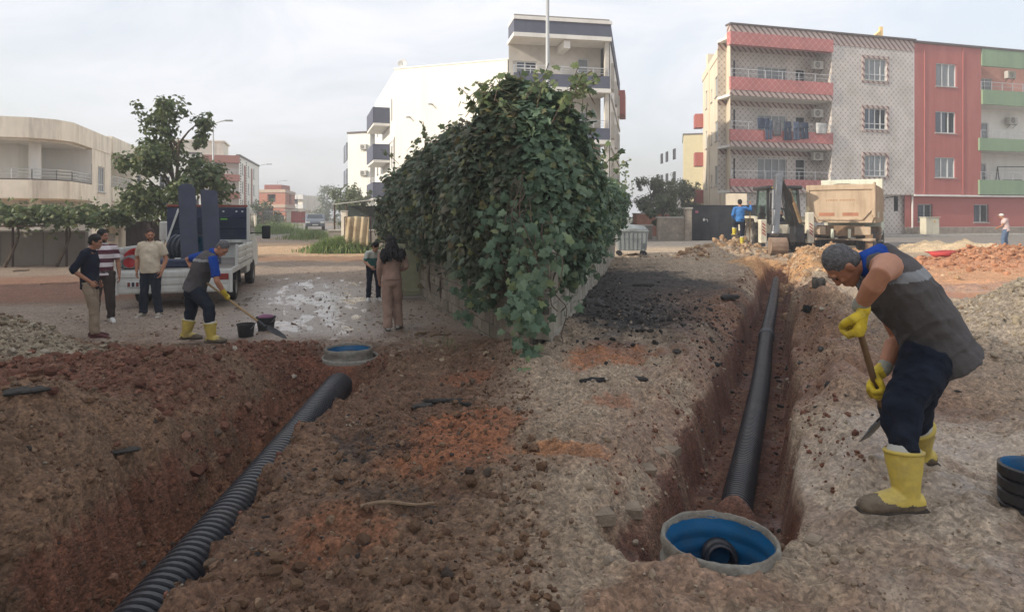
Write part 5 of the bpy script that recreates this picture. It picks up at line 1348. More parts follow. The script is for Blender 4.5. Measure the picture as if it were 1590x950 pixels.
# ---- white building with brown bands
W0 = (-31.8, 75.0); Wl = (-43.5, 71.3); MW, LW = frame(Wl, W0)
t = thing('apartment_building', 'white apartment block with brown balcony bands beyond the loose tree', 'apartment building', (W0[0], W0[1], .8))
M_brn = mat('brown_band', srgb(158,98,84), .8, var=.1, bump=0)
xw = LW-3.9
mb = MB(); facade(mb, 0, xw, .5, 8.9, [(xw-1.4,xw-.3,z,z+1.4) for z in (2.4,4.9,7.1)]+[(xw-4.4,xw-3.3,z,z+1.4) for z in (2.4,4.9,7.1)]); obj('white_wall', mb, M_whtb, t, MW, fix=False)
for z in (2.4,4.9,7.1):
    for a in (1.4,4.4): window(t, MW, xw-a, xw-a+1.1, z, z+1.4, 2)
mb = MB(); facade(mb, xw, LW, .5, 8.9, [(xw+.5,xw+2.0,z,z+1.5) for z in (2.4,4.6,6.6)], y=1.4); obj('recessed_wall', mb, M_whtb, t, MW, fix=False)
for z in (2.4,4.6,6.6): window(t, MW, xw+.5,xw+2.0,z,z+1.5,2,y=1.4,sill=False)
for z in (1.7,3.85,5.9,8.0):
    mb = MB(); mb.box(xw, LW+.05, -.3, 1.4, z, z+(.75 if z < 8 else .85)); obj('brown_band', mb, M_brn, t, MW)
    if z < 8: railing(t, MW, xw, LW, z+.75, .5, y=-.25, rails=2, step=.8)
mb = MB(); mb.box(0, xw, -.2, .2, 8.9, 9.1); obj('roof_edge', mb, M_roofm, t, MW)
mb = MB(); mb.box(xw-3.6, xw+2.0, 2, 7, 8.9, 10.6); mb.box(xw-3.8, xw+2.2, 1.8, 7.2, 10.6, 10.75); obj('roof_room', mb, M_beige, t, MW)
MWs, LWs = frame(W0, (W0[0]-4.9+1.1, W0[1]+14.5+1))
oo = [(a,a+1.1,z,z+1.4) for a in (2.0,6.5,11) for z in (2.4,4.6,6.8)]
mb = MB(); facade(mb, 0, LWs, .5, 8.8, oo); obj('side_wall', mb, M_whtb, t, MWs, fix=False)
for o_ in oo: window(t, MWs, *o_, n=2)
for a in (.9, 5.0):
    for k in range(24): mb = MB(); mb.box(a,a+.3,-.05,-.003,1.0+k*.32,1.16+k*.32); obj('corner_tile', mb, M_dark, t, MWs)
for a in (3.6, 9.0): mb = MB(); mb.box(a,a+.9,-.06,-.004,1.0,8.0); obj('brown_panel', mb, M_brn, t, MWs)
mb = MB(); mb.box(-.1, LWs, -.15, .3, 8.8, 9.0); obj('roof_edge', mb, M_roofm, t, MWs)
# ---- unfinished brick building and others down the street
def brickmat(name, c1, c2, mo, sc=1.0):
    m = bpy.data.materials.new(name); m.use_nodes = True; n = m.node_tree.nodes; l = m.node_tree.links; b = n['Principled BSDF']; b.inputs['Roughness'].default_value = .9
    t_ = n.new('ShaderNodeTexCoord'); br = n.new('ShaderNodeTexBrick'); br.inputs['Color1'].default_value = c1; br.inputs['Color2'].default_value = c2; br.inputs['Mortar'].default_value = mo
    br.inputs['Scale'].default_value = sc; br.inputs['Brick Width'].default_value = .3; br.inputs['Row Height'].default_value = .2; br.inputs['Mortar Size'].default_value = .015
    mp_ = n.new('ShaderNodeMapping'); mp_.inputs['Rotation'].default_value = (R(90),0,0); l.new(t_.outputs['Object'], mp_.inputs['Vector']); l.new(mp_.outputs[0], br.inputs['Vector']); l.new(br.outputs['Color'], b.inputs['Base Color'])
    return m
M_brick = brickmat('hollow_brick', srgb(186,112,84), srgb(170,98,74), srgb(170,150,135))
M_conc = mat('bare_concrete', srgb(190,170,150), .9, var=.12, bump=0)
MX, LX = frame((-39.8, 101), (-35.2, 100))
t = thing('unfinished_building', 'unfinished orange brick building with bare concrete floors down the left street', 'building', (-35.2, 100, .96))
mb = MB(); facade(mb, 0, LX, .8, 6.0, [(1.6,3.0,4.1,5.3),(.4,2.6,1.9,3.1)], dep=.5); obj('brick_wall', mb, M_brick, t, MX, fix=False)
for z in (1.3,3.2,5.55): mb = MB(); mb.box(-.2,LX+.05,-.12,.2,z,z+.5); obj('floor_slab', mb, M_conc, t, MX)
mb = MB(); mb.quad((1.5,.5,4),(3.1,.5,4),(3.1,.5,5.4),(1.5,.5,5.4)); mb.quad((.3,.5,1.8),(2.7,.5,1.8),(2.7,.5,3.2),(.3,.5,3.2)); obj('opening_shade_panel', mb, M_room, t, MX)  # dark sheets behind the openings, the shade inside put into their colour
MX2, LX2 = frame((-35.2,100),(-38.1,113)); mb = MB(); facade(mb, 0, LX2, .8, 6.0, [(1.5,2.6,4,5.2),(5.0,8.0,1.8,3.1),(5.0,8.0,3.8,5.4)], dep=.5); obj('brick_wall', mb, M_brick, t, MX2, fix=False)
for z in (1.3,3.2,5.55): mb = MB(); mb.box(.1,LX2,-.12,.2,z,z+.5); obj('floor_slab', mb, M_conc, t, MX2)
mb = MB(); mb.box(1.2,9,.4,.5,1.5,5.5); obj('opening_shade_panel', mb, M_room, t, MX2)  # dark sheet stands for the shade behind the side openings
mb = MB(); prismz(mb, [(-39.8,101.1),(-35.3,100.1),(-38.2,113),(-43,113)], 5.9, 6.0); mb.box(-39.6,-36.9,103,107,6.0,6.9); obj('roof', mb, M_brn, t, I4)
MF, LF = frame((-46.5, 132), (-42.6, 131))
t = thing('apartment_building', 'small far grey block with stacked balconies past the brick building', 'apartment building', (-42.6, 131, .96))
mb = MB(); mb.box(0, LF, 0, 8, .8, 6.2); obj('wall', mb, M_beige, t, MF)
for z in (1.6,3.5,5.4): mb = MB(); mb.box(1.2,LF+.6,-.8,0,z,z+.9); obj('balcony', mb, M_wht, t, MF)
for z in (2.5,4.4): mb = MB(); mb.box(1.6,2.9,-.05,.1,z,z+1); obj('window', mb, M_room, t, MF)
t = thing('gatehouse', 'beige gateway with red double gate down the left street', 'gateway', (-31.2, 90, .9))
mb = MB(); mb.box(-.3,.3,0,.5,0,1.7); mb.box(2.3,2.8,0,.5,0,1.7); mb.box(-.6,3.2,-.2,.7,1.7,1.9); obj('frame', mb, M_beige, t)
for k in range(6): mb = MB(); mb.box(.31+k*.33,.62+k*.33,.1,.15,.05,1.6); obj('panel', mb, mat('red_gate', srgb(176,62,48)), t)
t = thing('shed', 'low dark roofed shed left of the red gate', 'shed', (-37.5, 88, .9)); mb = MB(); mb.box(0,5.3,0,3,0,1.1); obj('wall', mb, M_grey, t)
mb = MB(); mb.box(-.2,5.5,-.5,3.2,1.55,1.65); obj('roof', mb, mat('sheet_metal', srgb(176,178,178), .5), t); mb = MB(); mb.box(.8,4.4,-.03,.1,.35,1.0); obj('opening', mb, M_room, t)  # opening is a dark panel on the wall, shade put into its colour
for x in (.1,5.2): mb = MB(); mb.box(x-.08,x+.08,-.4,-.25,0,1.55); obj('post', mb, M_grille, t)
# ---- cream block far right street
MY, LY = frame((22.9, 86), (26.0, 85.2))
t = thing('apartment_building', 'cream block in the distance between the trees and the tiled block', 'apartment building', (22.9, 86, .35))
M_yel = mat('pale_yellow_render', srgb(210,198,160), .9, var=.06, bump=0, dirt=srgb(180,168,138), dirt_amt=.3)
mb = MB(); mb.box(0,LY,0,10,.3,12.7); obj('front_wall', mb, M_yel, t, MY); mb = MB(); mb.box(LY+.01,LY+6,-1.2,10,.3,13.1); obj('front_wing', mb, M_cream, t, MY)
mb = MB(); mb.box(-.1,LY,-.1,10,12.7,12.85); mb.box(LY,LY+6,-1.3,10,13.1,13.3); obj('roof_edge', mb, M_roofm, t, MY)
MY2, L2 = frame((22.6, 100), (22.86, 86))
for z in (9.8,6.6,3.4):
    for a in (2,5,9): mb = MB(); mb.box(a,a+1.2,-.05,.05,z,z+1.5); obj('window', mb, M_room, t, MY2)
t = thing('apartment_building', 'tiny grey block on the far horizon behind the trees', 'apartment building', (36.2, 150, .4))
mb = MB(); mb.box(0,4,0,4,0,7.6); obj('wall', mb, M_grey, t); mb = MB(); mb.box(-.3,4.3,-.3,4.3,7.6,7.8); obj('roof', mb, M_roofm, t)

# ------------------------------------------------------------------ walls, gates, street furniture
def wall_piece(name, label, cat, x0, x1, y, z0, z1, th, m, cap=True):
    t = thing(name, label, cat, (x0, y, z0)); mb = MB(); mb.bbox(0, x1-x0, 0, th, -.3, z1-z0, .015); obj('wall', mb, m, t)
    if cap: mb = MB(); mb.bbox(-.04, x1-x0+.04, -.05, th+.05, z1-z0, z1-z0+.08, .01); obj('coping', mb, M_sill, t)
    return t
wall_piece('garden_wall','grey rendered garden wall with a corner post left of the black gate','wall', 8.4,10.1,37.2,.2,1.62,.25,M_stonep)
mb = MB(); mb.bbox(0,.4,-.08,.3,-.2,1.85,.02); t = thing('gate_post','stone gate post between the grey garden wall and the black gate','post',(9.95,37.1,.3)); obj('shaft', mb, M_stonep, t); mb = MB(); mb.bbox(-.05,.45,-.13,.35,1.85,1.93,.01); obj('cap', mb, M_sill, t)
wall_piece('garden_wall','low grey garden wall behind the dumpster','wall', 6.6,8.38,38.4,.2,1.15,.2,M_grey)
t = wall_piece('shed','terracotta painted low shed behind the dumpster','shed', 8.9,12.0,46,.3,1.9,1.5,mat('terracotta', srgb(160,112,92)))
t = thing('sliding_gate', 'wide black sheet metal gate behind the man in the blue shirt', 'gate', (10.4, 37.6, .30))
for k in range(8): mb = MB(); mb.box(k*.57,(k+1)*.57-.008,0,.04,0,2.08); obj('panel', mb, mat('black_gate_paint', (.018,.022,.03,1), .55, var=.3, vs=1.5, bump=.1, dirt=(.07,.06,.055,1), dirt_amt=.5, dirt_s=1.5), t)
mb = MB(); mb.box(-.05,4.6,-.03,-.0-.004,2.0,2.08); mb.box(-.05,4.6,-.03,-.004,0,.08); obj('rail', mb, M_dark, t)
for (x, z, w_, h, m) in ((.75,1.15,.10,.16,M_wht),(.88,1.22,.14,.04,M_wht),(1.0,1.1,.03,.16,M_wht),(.3,1.62,.18,.14,mat('pink_sticker', srgb(190,110,130)))):
    mb = MB(); mb.box(x,x+w_,-.012,-.002,z,z+h); obj('paint_mark', mb, m, t)
mb = MB(); M_walk = mat('pavement_slab', srgb(150,146,140), .9, var=.15, vs=2, bump=.2)
Mw, Lw = frame((13.2, 40.6), (47, 49.8)); prismz(mb, [(13.2,40.6),(47,49.8),(46.6,52.5),(14,44.3)], .1, .46)
o = obj('pavement', mb, M_walk, None, I4); tag(o, kind='structure')
t = thing('pavement_kerb', 'x', 'kerb'); bpy.data.objects.remove(t)
for k in range(34):
    mb = MB(); mb.bbox(k*1.0, k*1.0+.985, -.15, -.004, .1, .475, .015); c = obj('kerb_stone', mb, M_sill, o, Mw)
t = thing('utility_cabinet', 'beige electrical cabinet against the red wall', 'utility cabinet', (29.3, 45.6, .40), .26)
M_cab = mat('beige_metal', srgb(206,200,180), .6, var=.08, bump=0, dirt=srgb(160,150,130), dirt_amt=.4)
mb = MB(); mb.bbox(0,1.2,0,.5,0,1.25,.02); obj('body', mb, M_cab, t); mb = MB(); mb.bbox(.03,.59,-.025,-.002,.08,1.18,.006); obj('door', mb, M_cab, t); mb = MB(); mb.bbox(.61,1.17,-.025,-.002,.08,1.18,.006); obj('door', mb, M_cab, t)
mb = MB(); mb.box(.7,.8,-.035,-.027,.9,1.05); obj('label_plate', mb, mat('yellow_label', srgb(220,180,60)), t); mb = MB(); mb.bbox(-.05,1.25,-.06,.55,1.25,1.3,.01); obj('lid', mb, M_cab, t)
t = thing('utility_cabinet', 'pale green utility cabinet by the block wall behind the woman', 'utility cabinet', (-2.78, 15.4, -.34), R(12))
M_cab2 = mat('pale_green_metal', srgb(150,150,122), .6, var=.1, bump=0, dirt=srgb(104,100,82), dirt_amt=.5)
mb = MB(); mb.bbox(0,.6,0,.4,.12,1.35,.015); obj('body', mb, M_cab2, t); mb = MB(); mb.bbox(-.08,.7,-.12,.5,-.1,.12,.02); obj('plinth', mb, M_grey, t)
mb = MB(); mb.bbox(.03,.57,-.02,-.002,.2,1.3,.005); obj('door', mb, M_cab2, t); mb = MB(); mb.box(.5,.53,-.04,-.02,.7,.8); obj('handle', mb, M_dark, t)
# dumpster
t = thing('dumpster', 'dented grey galvanised dumpster on castors at the end of the vine wall', 'dumpster', (4.25, 26.0, gz(4.8,26)+.0), R(-4))
M_galv = mat('galvanised', srgb(150,156,156), .5, .35, var=.15, vs=3, bump=.12, bs=8, dirt=srgb(92,96,92), dirt_amt=.6, dirt_s=2)
mb = MB(); mb.prism([(.06,.22),(1.16,.22),(1.24,1.0),(-.02,1.0)], 0, .95, I4); obj('bin', mb, M_galv, t)
for k in range(7): mb = MB(); x = .1+k*.165; mb.bar((x,-.015,.26),(x-.03+.01*k,-.015,.95),.03,.03); obj('rib', mb, M_galv, t)
mb = MB(); mb.bbox(-.05,1.27,-.04,1.0,.97,1.04,.01); obj('rim', mb, M_galv, t)
mb = MB(); mb.loft([(-.02,.47,1.03),(.1,.47,1.05),(.6,.47,1.07),(1.12,.47,1.05),(1.24,.47,1.03)], [(.42,.06),(.47,.17),(.48,.21),(.47,.17),(.42,.06)], side=(0,1,0), n=16); obj('lid', mb, M_galv, t, smooth=True)
mb = MB(); mb.loft([(.3,-.03,.75),(.3,-.09,.74),(.85,-.09,.74),(.85,-.03,.75)], .015, n=6); obj('handle', mb, M_galv, t)
for x in (.12,1.1):
    for y in (.1,.85): mb = MB(); mb.lathe([(.02,-.03),(.09,-.03),(.1,0),(.09,.03),(.02,.03)], Matrix.Translation((x,y,.1)) @ Matrix.Rotation(R(90),4,'X'), n=14, closed=True); mb.bar((x,y,.1),(x,y,.24),.05); obj('castor', mb, M_dark, t)
# lamps
def street_lamp(x, y, z, h, arm, label, r=.09):
    t = thing('street_lamp', label, 'street lamp', (x, y, z), group='street lamps')
    M_pole = mat('grey_pole', srgb(176,178,178), .55, .3, var=.08, bump=0)
    mb = MB(); mb.loft([(0,0,-.1),(0,0,h*.5),(0,0,h)], [r,r*.8,r*.6], n=10); obj('pole', mb, M_pole, t, smooth=True)
    mb = MB(); mb.loft([(0,0,h-.05),(arm*.5,0,h+.12),(arm*.85,0,h+.18)], r*.5, n=8); obj('arm', mb, M_pole, t, smooth=True)
    mb = MB(); mb.bbox(arm*.78 if arm > 0 else arm*1.25, arm*1.25 if arm > 0 else arm*.78, -.14, .14, h+.12, h+.24, .03); obj('lamp_head', mb, M_galv, t)
    mb = MB(); mb.bbox(-.15,.15,-.15,.15,-.1,.12,.01); obj('base', mb, M_galv, t)
street_lamp(-23.2, 50, .3, 8.7, 1.2, 'tall street lamp nearest the truck, rising beside the white and brown block')
street_lamp(-36.2, 92, .9, 8.2, 1.5, 'second street lamp down the left street, in front of the brick building')
street_lamp(-47, 129, .9, 8.0, 1.6, 'small farthest street lamp above the brick building roof')
street_lamp(1.12, 20.3, -.1, 9.3, 1.4, 'bare grey lamp pole standing behind the vine at the slate banded block', .085)
# left garden wall, pergola
t = thing('garden_wall', 'long grey garden wall under the vine pergola at the left edge', 'wall', (-26, 24.6, -.15))
for k in range(6): mb = MB(); mb.bbox(k*1.62, k*1.62+1.6, 0, .2, -.3, 1.25, .01); obj('wall_panel', mb, M_grey, t)
mb = MB(); mb.box(0,9.7,-.05,.25,1.25,1.31); obj('coping', mb, M_sill, t)
t = thing('pergola', 'rusty pipe pergola carrying a grape vine above the grey garden wall', 'pergola', (-22, 24.0, -.1))
M_rust = mat('rusty_pipe', srgb(84,66,56), .8, .3, var=.3, bump=.2)
for x in (-2,1.2,3.4,5.4): mb = MB(); mb.tube((x,0,-.1),(x,0,1.7),.04); obj('post', mb, M_rust, t)
for y, z in ((0,1.7),(-1.2,1.45),(.9,1.8)): mb = MB(); mb.tube((-3,y,z),(5.6,y,z),.03); obj('rail', mb, M_rust, t)
gv = thing('grape_vine', 'green grape vine with bare trunks sprawling over the pipe pergola', 'vine', (-19.5, 23.5, -.15))
mb = MB()
for (x, y) in ((-1.2,.3),(1.4,0),(3.0,.4)):
    mb = MB(); mb.loft(smooth_path([(x-.4,y,0),(x-.1,y,.6),(x+.1,y,1.2),(x-.2,y+.2,1.75)],4), [.06-.003*i for i in range(13)], n=7); obj('trunk', mb, M_bark, gv, smooth=True)
n = 5200; x = rs.uniform(-3.2,5.4,n); q = np.stack([x-19.5+0, 23.4+rs.normal(size=n)*.55, 1.55+.42*fbm(x, x*0, 1.1, 3, 71)+rs.normal(size=n)*.17-.25*rs.exponential(.5,n)*(rs.rand(n) < .25)], -1)
tvo, tfo = leaf_template('vine'); me = stamp(tvo, [f for f in tfo], q, rots(rs.normal(size=(n,3))*.6+[0,-.3,.7], rs), rs.uniform(.10,.19,n), 'foliage', ML_tree); c = link('foliage', me, gv, I4); c['kind'] = 'stuff'
t = thing('gate_post', 'beige pillar with a carved square beside the dark wooden gate', 'post', (-15.3, 24.2, -.1)); mb = MB(); mb.bbox(0,.5,0,.5,-.2,1.35,.02); obj('shaft', mb, M_beige, t); mb = MB(); mb.bbox(-.05,.55,-.05,.55,1.35,1.43,.01); obj('cap', mb, M_beige, t); mb = MB(); mb.bbox(.12,.38,-.02,.01,.85,1.15,.01); obj('carving', mb, M_sill, t)
t = thing('gate', 'dark vertical plank gate behind the left side of the truck', 'gate', (-14.7, 24.5, -.1))
for k in range(7): mb = MB(); mb.bbox(k*.2,k*.2+.19,0,.04,0,1.6+.03*(k % 2),.006); obj('plank', mb, mat('dark_planks', srgb(78,70,66), .85, var=.3, vs=4, bump=.3), t)
# shelter, pillar, tarp on the right of the left street
t = thing('lean_to', 'low shelter with a pale sheet metal roof right of the left street', 'shelter', (-10.6, 38.5, .1))
mb = MB(); 
mb.v += [(0,-.6,2.3),(2.9,-.9,2.62),(2.9,2.6,2.75),(0,2.6,2.45)]; mb.f.append((0,1,2,3)); o = obj('roof', mb, MATS['sheet_metal'], t); md = o.modifiers.new('s','SOLIDIFY'); md.thickness = .05
for x, y in ((.1,-.4),(2.8,-.6),(.1,2.4)): mb = MB(); mb.tube((x,y,-.1),(x,y,2.4),.05); obj('post', mb, M_rust, t)
mb = MB(); mb.box(.2,2.9,2.4,2.5,-.1,2.3); obj('back_wall', mb, mat('dark_sheet', srgb(56,66,62), .8), t)
t = thing('gate_post', 'pale concrete pillar standing in the weeds by the sheet metal shelter', 'post', (-8.8, 33.2, 0)); mb = MB(); mb.bbox(0,.26,0,.26,-.2,1.95,.02); obj('shaft', mb, M_beige, t); mb = MB(); mb.bbox(-.03,.29,-.03,.29,1.95,2.02,.01); obj('cap', mb, M_sill, t)
t = wall_piece('garden_wall','low stained wall between the pale pillar and the tarp','wall', -9.6,-6.5,33.7,0,.95,.2,M_grey)
mb = MB(); K = 26
for i in range(K+1):
    f = i/K
    for j in range(8): g = j/7; mb.v.append((-8.0+1.15*f, 30.9-.15*g+.06*math.sin(f*22+g*2), 1.72-.12*abs(f-.5)-1.35*g))
for i in range(K):
    for j in range(7): a = i*8+j; mb.f.append((a,a+1,a+9,a+8))
def tarpmat():
    m = mat('tarp', srgb(176,160,130), .9, var=.15, vs=1.5, bump=.1, dirt=srgb(120,96,70), dirt_amt=.9, dirt_s=1.6); return m
o = obj('tarp', mb, tarpmat(), None, I4, smooth=True); md = o.modifiers.new('s','SOLIDIFY'); md.thickness = .015; tag(o, 'brown and cream tarp hanging in folds behind the green weeds', 'tarp')
t = thing('clothes_frame', 'dark pole frame holding up the brown tarp', 'frame', (-7.4, 31.0, 0)); mb = MB(); mb.tube((-.65,0,-.1),(-.65,0,1.7),.03); mb.tube((.6,0,-.1),(.6,0,1.7),.03); mb.tube((-.65,0,1.68),(.6,0,1.68),.025); obj('poles', mb, M_rust, t)
weeds(-8.2, 31.2, 1.5, .9, 2600, .95, M_grass)
weeds(-9.3, 33.5, .8, 1.0, 700, .6, M_grass)
weeds(-13.6, 44, 1.8, 2.5, 1500, .7, M_grass)
weeds(-19.5, 52, 2.2, 4, 1800, .9, M_grass); weeds(-24, 64, 2.2, 5, 1200, .8, M_grass)
weeds(-1.1, 9.9, .5, .6, 60, .14, M_grass)
t = wall_piece('garden_wall','pale garden wall along the left kerb beyond the truck','wall', -27.5,-21.5,54,.3,1.9,.25,M_beige)
for (x,y,h,rx,n_,lab) in ((-25.5,56,2.4,1.6,900,'round hedge bush behind the pale garden wall, nearer one'),(-23.2,60,2.6,1.5,800,'round hedge bush behind the pale garden wall, farther one'),(-33,84,2.6,1.6,500,'bush over the wall right of the red gate'),
    (-13.2,52,3.6,1.9,1300,'grey green olive tree left of the sheet metal shelter'),(-11.3,47,3.2,1.6,1200,'dense bush directly behind the sheet metal shelter'),(-15.6,62,3.9,1.6,900,'small tree at the foot of the narrow cream block'),(-8.9,41,2.4,1.3,900,'dark bush between the shelter and the vine')):
    tree(lab, x, y, gz(x,y), h, rx, n_, .2, ML_far, .12, clumps=12, trunk=.1, spike=3)
for (x,y,h,rx,lab) in ((-36,125,6.5,3.2,'leftmost round tree at the far end of the left street'),(-30,130,5.8,3.2,'middle tree at the far end of the left street'),(-40,140,7.5,3,'tall thin tree far behind the end of the left street'),(-26,115,5.0,2.8,'rightmost tree at the far end of the left street'),(-47,120,5,2.6,'tree beside the small far grey block')):
    tree(lab, x, y, gz(x,y), h, rx, 700, .42, ML_far, .1, clumps=12, trunk=.2)
for (x,y,h,rx,lab) in ((11.2,52,4.6,1.7,'green tree just right of the slate banded block'),(13.4,55,4.2,1.9,'middle green tree behind the grey garden wall'),(15.5,58,4.8,1.8,'green tree left of the cream block'),(9.6,41,2.5,1.0,'brownish bush hanging over the grey garden wall')):
    tree(lab, x, y, .3, h, rx, 3600, .19, ML_far, .15, clumps=16, trunk=.12, spike=5)
# ------------------------------------------------------------------ vehicles
def prismx(mb, poly, x0, x1, M=I4):
    i0 = len(mb.v); n = len(poly)
    for x in (x0, x1): mb.v += [tuple(M @ Vector((x, p[0], p[1]))) for p in poly]
    mb.f.append(tuple(i0+k for k in range(n))); mb.f.append(tuple(i0+n+k for k in range(n))[::-1])
    for k in range(n): mb.f.append((i0+k, i0+n+k, i0+n+(k+1) % n, i0+(k+1) % n))
    return mb
M_tire = mat('tyre_rubber', (.022,.021,.02,1), .9, var=.25, bump=.25, bs=40, dirt=(.16,.12,.09,1), dirt_amt=.65, dirt_s=3)
M_rim = mat('wheel_rim', (.30,.28,.25,1), .55, .3, var=.2, bump=0, dirt=(.16,.12,.09,1), dirt_amt=.6, dirt_s=3)
M_glassd = mat('cab_glass', (.02,.03,.035,1), .06, var=.05, bump=0, spec=.9)
def wheel(parent, x, y, z, r, w_, lugs=0, lab=None, Mr=None):
    c = (Mr or I4) @ Matrix.Translation((x,y,z)) @ Matrix.Rotation(R(90),4,'Y')
    M = WM[parent] @ c
    wl = MB(); wl.lathe([(r*.58,-w_/2),(r*.9,-w_/2),(r,-w_*.36),(r,w_*.36),(r*.9,w_/2),(r*.58,w_/2),(r*.58,-w_/2)], n=26)
    if lugs:
        for k in range(lugs):
            an = 2*math.pi*k/lugs; q = Matrix.Rotation(an,4,'Z')
            wl.box(r*.97, r*1.03, -r*.05, r*.05, -w_*.45, w_*.02, q); q = Matrix.Rotation(an+math.pi/lugs,4,'Z'); wl.box(r*.97, r*1.03, -r*.05, r*.05, -w_*.02, w_*.45, q)
    o = obj('tyre', wl, M_tire, parent, M, auto=40)
    rm = MB(); s = w_*.46; rm.lathe([(r*.6,s),(r*.55,s),(r*.5,s*.55),(r*.2,s*.45),(r*.15,s*.8),(.001,s*.8)], n=20); rm.lathe([(r*.6,-s),(r*.55,-s),(r*.5,-s*.55),(r*.2,-s*.45),(r*.15,-s*.8),(.001,-s*.8)], n=20)
    for k in range(6): an = k*math.pi/3; rm.ell((r*.3*math.cos(an), r*.3*math.sin(an), s*.62), (r*.035,)*3, 6)
    obj('rim', rm, M_rim, o, M, auto=40)
    return o
# -- open flatbed truck
M_tw = mat('truck_white', (.60,.61,.58,1), .42, var=.10, vs=2, bump=.04, dirt=(.20,.17,.13,1), dirt_amt=.55, dirt_s=1.6, streak=True)
M_tb = mat('bulkhead_blue', (.022,.034,.075,1), .55, var=.2, vs=2, bump=.1, dirt=(.10,.10,.12,1), dirt_amt=.4)
t = truck = thing('flatbed_truck', 'white flatbed truck with dropped tailgate and dark blue bulkhead parked on the left street', 'truck', (-8.28, 13.45, -.31), R(16))
Wd = 2.25
mb = MB(); mb.box(.02, Wd-.02, 0, 3.95, .80, .86); obj('bed_floor', mb, mat('bed_plate', (.17,.16,.15,1), .8, dirt=(.15,.09,.06,1), dirt_amt=.7), t)
def panel(nm, x0, x1, y0, y1, z0, z1, axis, m, ribs=3):
    mb = MB(); mb.bbox(x0,x1,y0,y1,z0,z1,.008)
    for k in range(ribs):
        zz = z0+(z1-z0)*(k+.5)/ribs; h = (z1-z0)/ribs*.32
        if axis == 'x': mb.bbox(x0+.06,x1-.06,y0-.014,y0+.004,zz-h,zz+h,.006)
        else: mb.bbox(x1-.004,x1+.014,y0+.06,y1-.06,zz-h,zz+h,.006); mb.bbox(x0-.014,x0+.004,y0+.06,y1-.06,zz-h,zz+h,.006)
    return obj(nm, mb, m, t)
panel('tailgate', .02, Wd-.02, -.05, -.01, .36, .83, 'x', M_tw)
for x in (.02, Wd-.02): mb = MB(); mb.bbox(x-.035,x+.035,-.06,.01,.34,.85,.008); obj('tailgate_frame', mb, M_tw, t)
panel('side_board', .0, .04, .02, 3.9, .87, 1.32, 'y', M_tw); panel('side_board', Wd-.04, Wd, .9, 3.9, .87, 1.30, 'y', M_tw)
for y in (.0, 1.95, 3.9): mb = MB(); mb.bbox(-.01,.05,y-.035,y+.035,.80,1.36,.006); obj('stanchion', mb, M_tw, t)
for y in (.9, 2.4, 3.9): mb = MB(); mb.bbox(Wd-.05,Wd+.012,y-.035,y+.035,.80,1.34,.006); obj('stanchion', mb, M_tw, t)
mb = MB(); mb.box(.02, Wd-.02, -.004, .0, .78, .86); mb.box(Wd-.04,Wd+.01,.03,3.9,.74,.859); mb.box(-.01,.03,.03,3.9,.74,.859); obj('bed_edge', mb, M_tw, t)
mb = MB()
for x in (.75,1.5): mb.box(x-.05,x+.05,.15,6.3,.50,.68)
for y in (.4,1.6,2.8,3.8): mb.box(.3,Wd-.3,y-.04,y+.04,.68,.80)
mb.tube((.5,1.4,.38),(Wd-.5,1.4,.38),.07); mb.tube((.4,5.25,.36),(Wd-.4,5.25,.36),.05); obj('chassis', mb, M_dark, t)
for x in (.2, Wd-.2):
    wheel(t, x, 1.4, .37, .37, .24); wheel(t, x, 5.2, .37, .37, .22)
    mb = MB(); q = Matrix.Translation((x,1.4,.37)) @ Matrix.Rotation(R(90),4,'Y'); pr = [(.44,-.16),(.46,-.16),(.46,.16),(.44,.16)]
    i0 = len(mb.v)
    for k in range(9):
        an = R(200+20*k) if True else 0
        for (r_, z_) in pr: mb.v.append(tuple(q @ Vector((-r_*math.sin(R(20*k)) , r_*math.cos(R(20*k)), z_))))
    for k in range(8):
        for j in range(4): a = i0+k*4+j; b = i0+k*4+(j+1) % 4; mb.f.append((a,b,b+4,a+4))
    obj('mudguard', mb, M_dark, t)
# cab
body = [(4.02,.42),(4.02,1.55),(4.10,2.10),(4.25,2.24),(5.25,2.26),(5.45,2.18),(6.15,1.45),(6.75,1.22),(6.92,1.05),(6.95,.45),(5.68,.42),(5.62,.66),(5.45,.84),(5.2,.9),(4.95,.84),(4.78,.66),(4.72,.42)]
mb = MB(); prismx(mb, body, .14, Wd-.14); o = obj('cab', mb, M_tw, t); md = o.modifiers.new('b','BEVEL'); md.width = .045; md.segments = 2; md.limit_method = 'ANGLE'; md.angle_limit = R(40)
for x, nm in ((Wd-.14, 1), (.14, -1)):
    mb = MB(); prismx(mb, [(4.7,1.48),(4.72,2.08),(5.2,2.12),(5.42,2.05),(5.95,1.5)], x-.006 if nm > 0 else x-.01, x+.01 if nm > 0 else x+.006); obj('side_window', mb, M_glassd, t)
    mb = MB(); prismx(mb, [(4.62,.62),(4.62,1.44),(5.95,1.44),(5.95,1.1),(5.6,.98),(5.2,.99),(4.85,.9),(4.72,.62)], x-.004 if nm > 0 else x-.014, x+.014 if nm > 0 else x+.004); d = obj('door', mb, M_tw, t)
    mb = MB(); mb.bbox(x-.02,x+.03,4.68,4.84,1.28,1.32,.005); obj('handle', mb, M_dark, d)
mb = MB(); mb.bar((Wd-.14,5.75,1.5),(Wd+.12,5.65,1.5),.03); mb.bbox(Wd+.10,Wd+.34,5.56,5.68,1.32,1.72,.03); obj('wing_mirror', mb, M_dark, t)
mb = MB(); mb.bar((.14,5.75,1.5),(-.1,5.65,1.5),.03); mb.bbox(-.42,-.14,5.50,5.62,1.30,1.85,.03); obj('wing_mirror', mb, M_tw, t)
mb = MB(); mb.quad((.3,5.5,2.14),(Wd-.3,5.5,2.14),(Wd-.3,6.12,1.5),(.3,6.12,1.5)); o = obj('windscreen', mb, M_glassd, t)
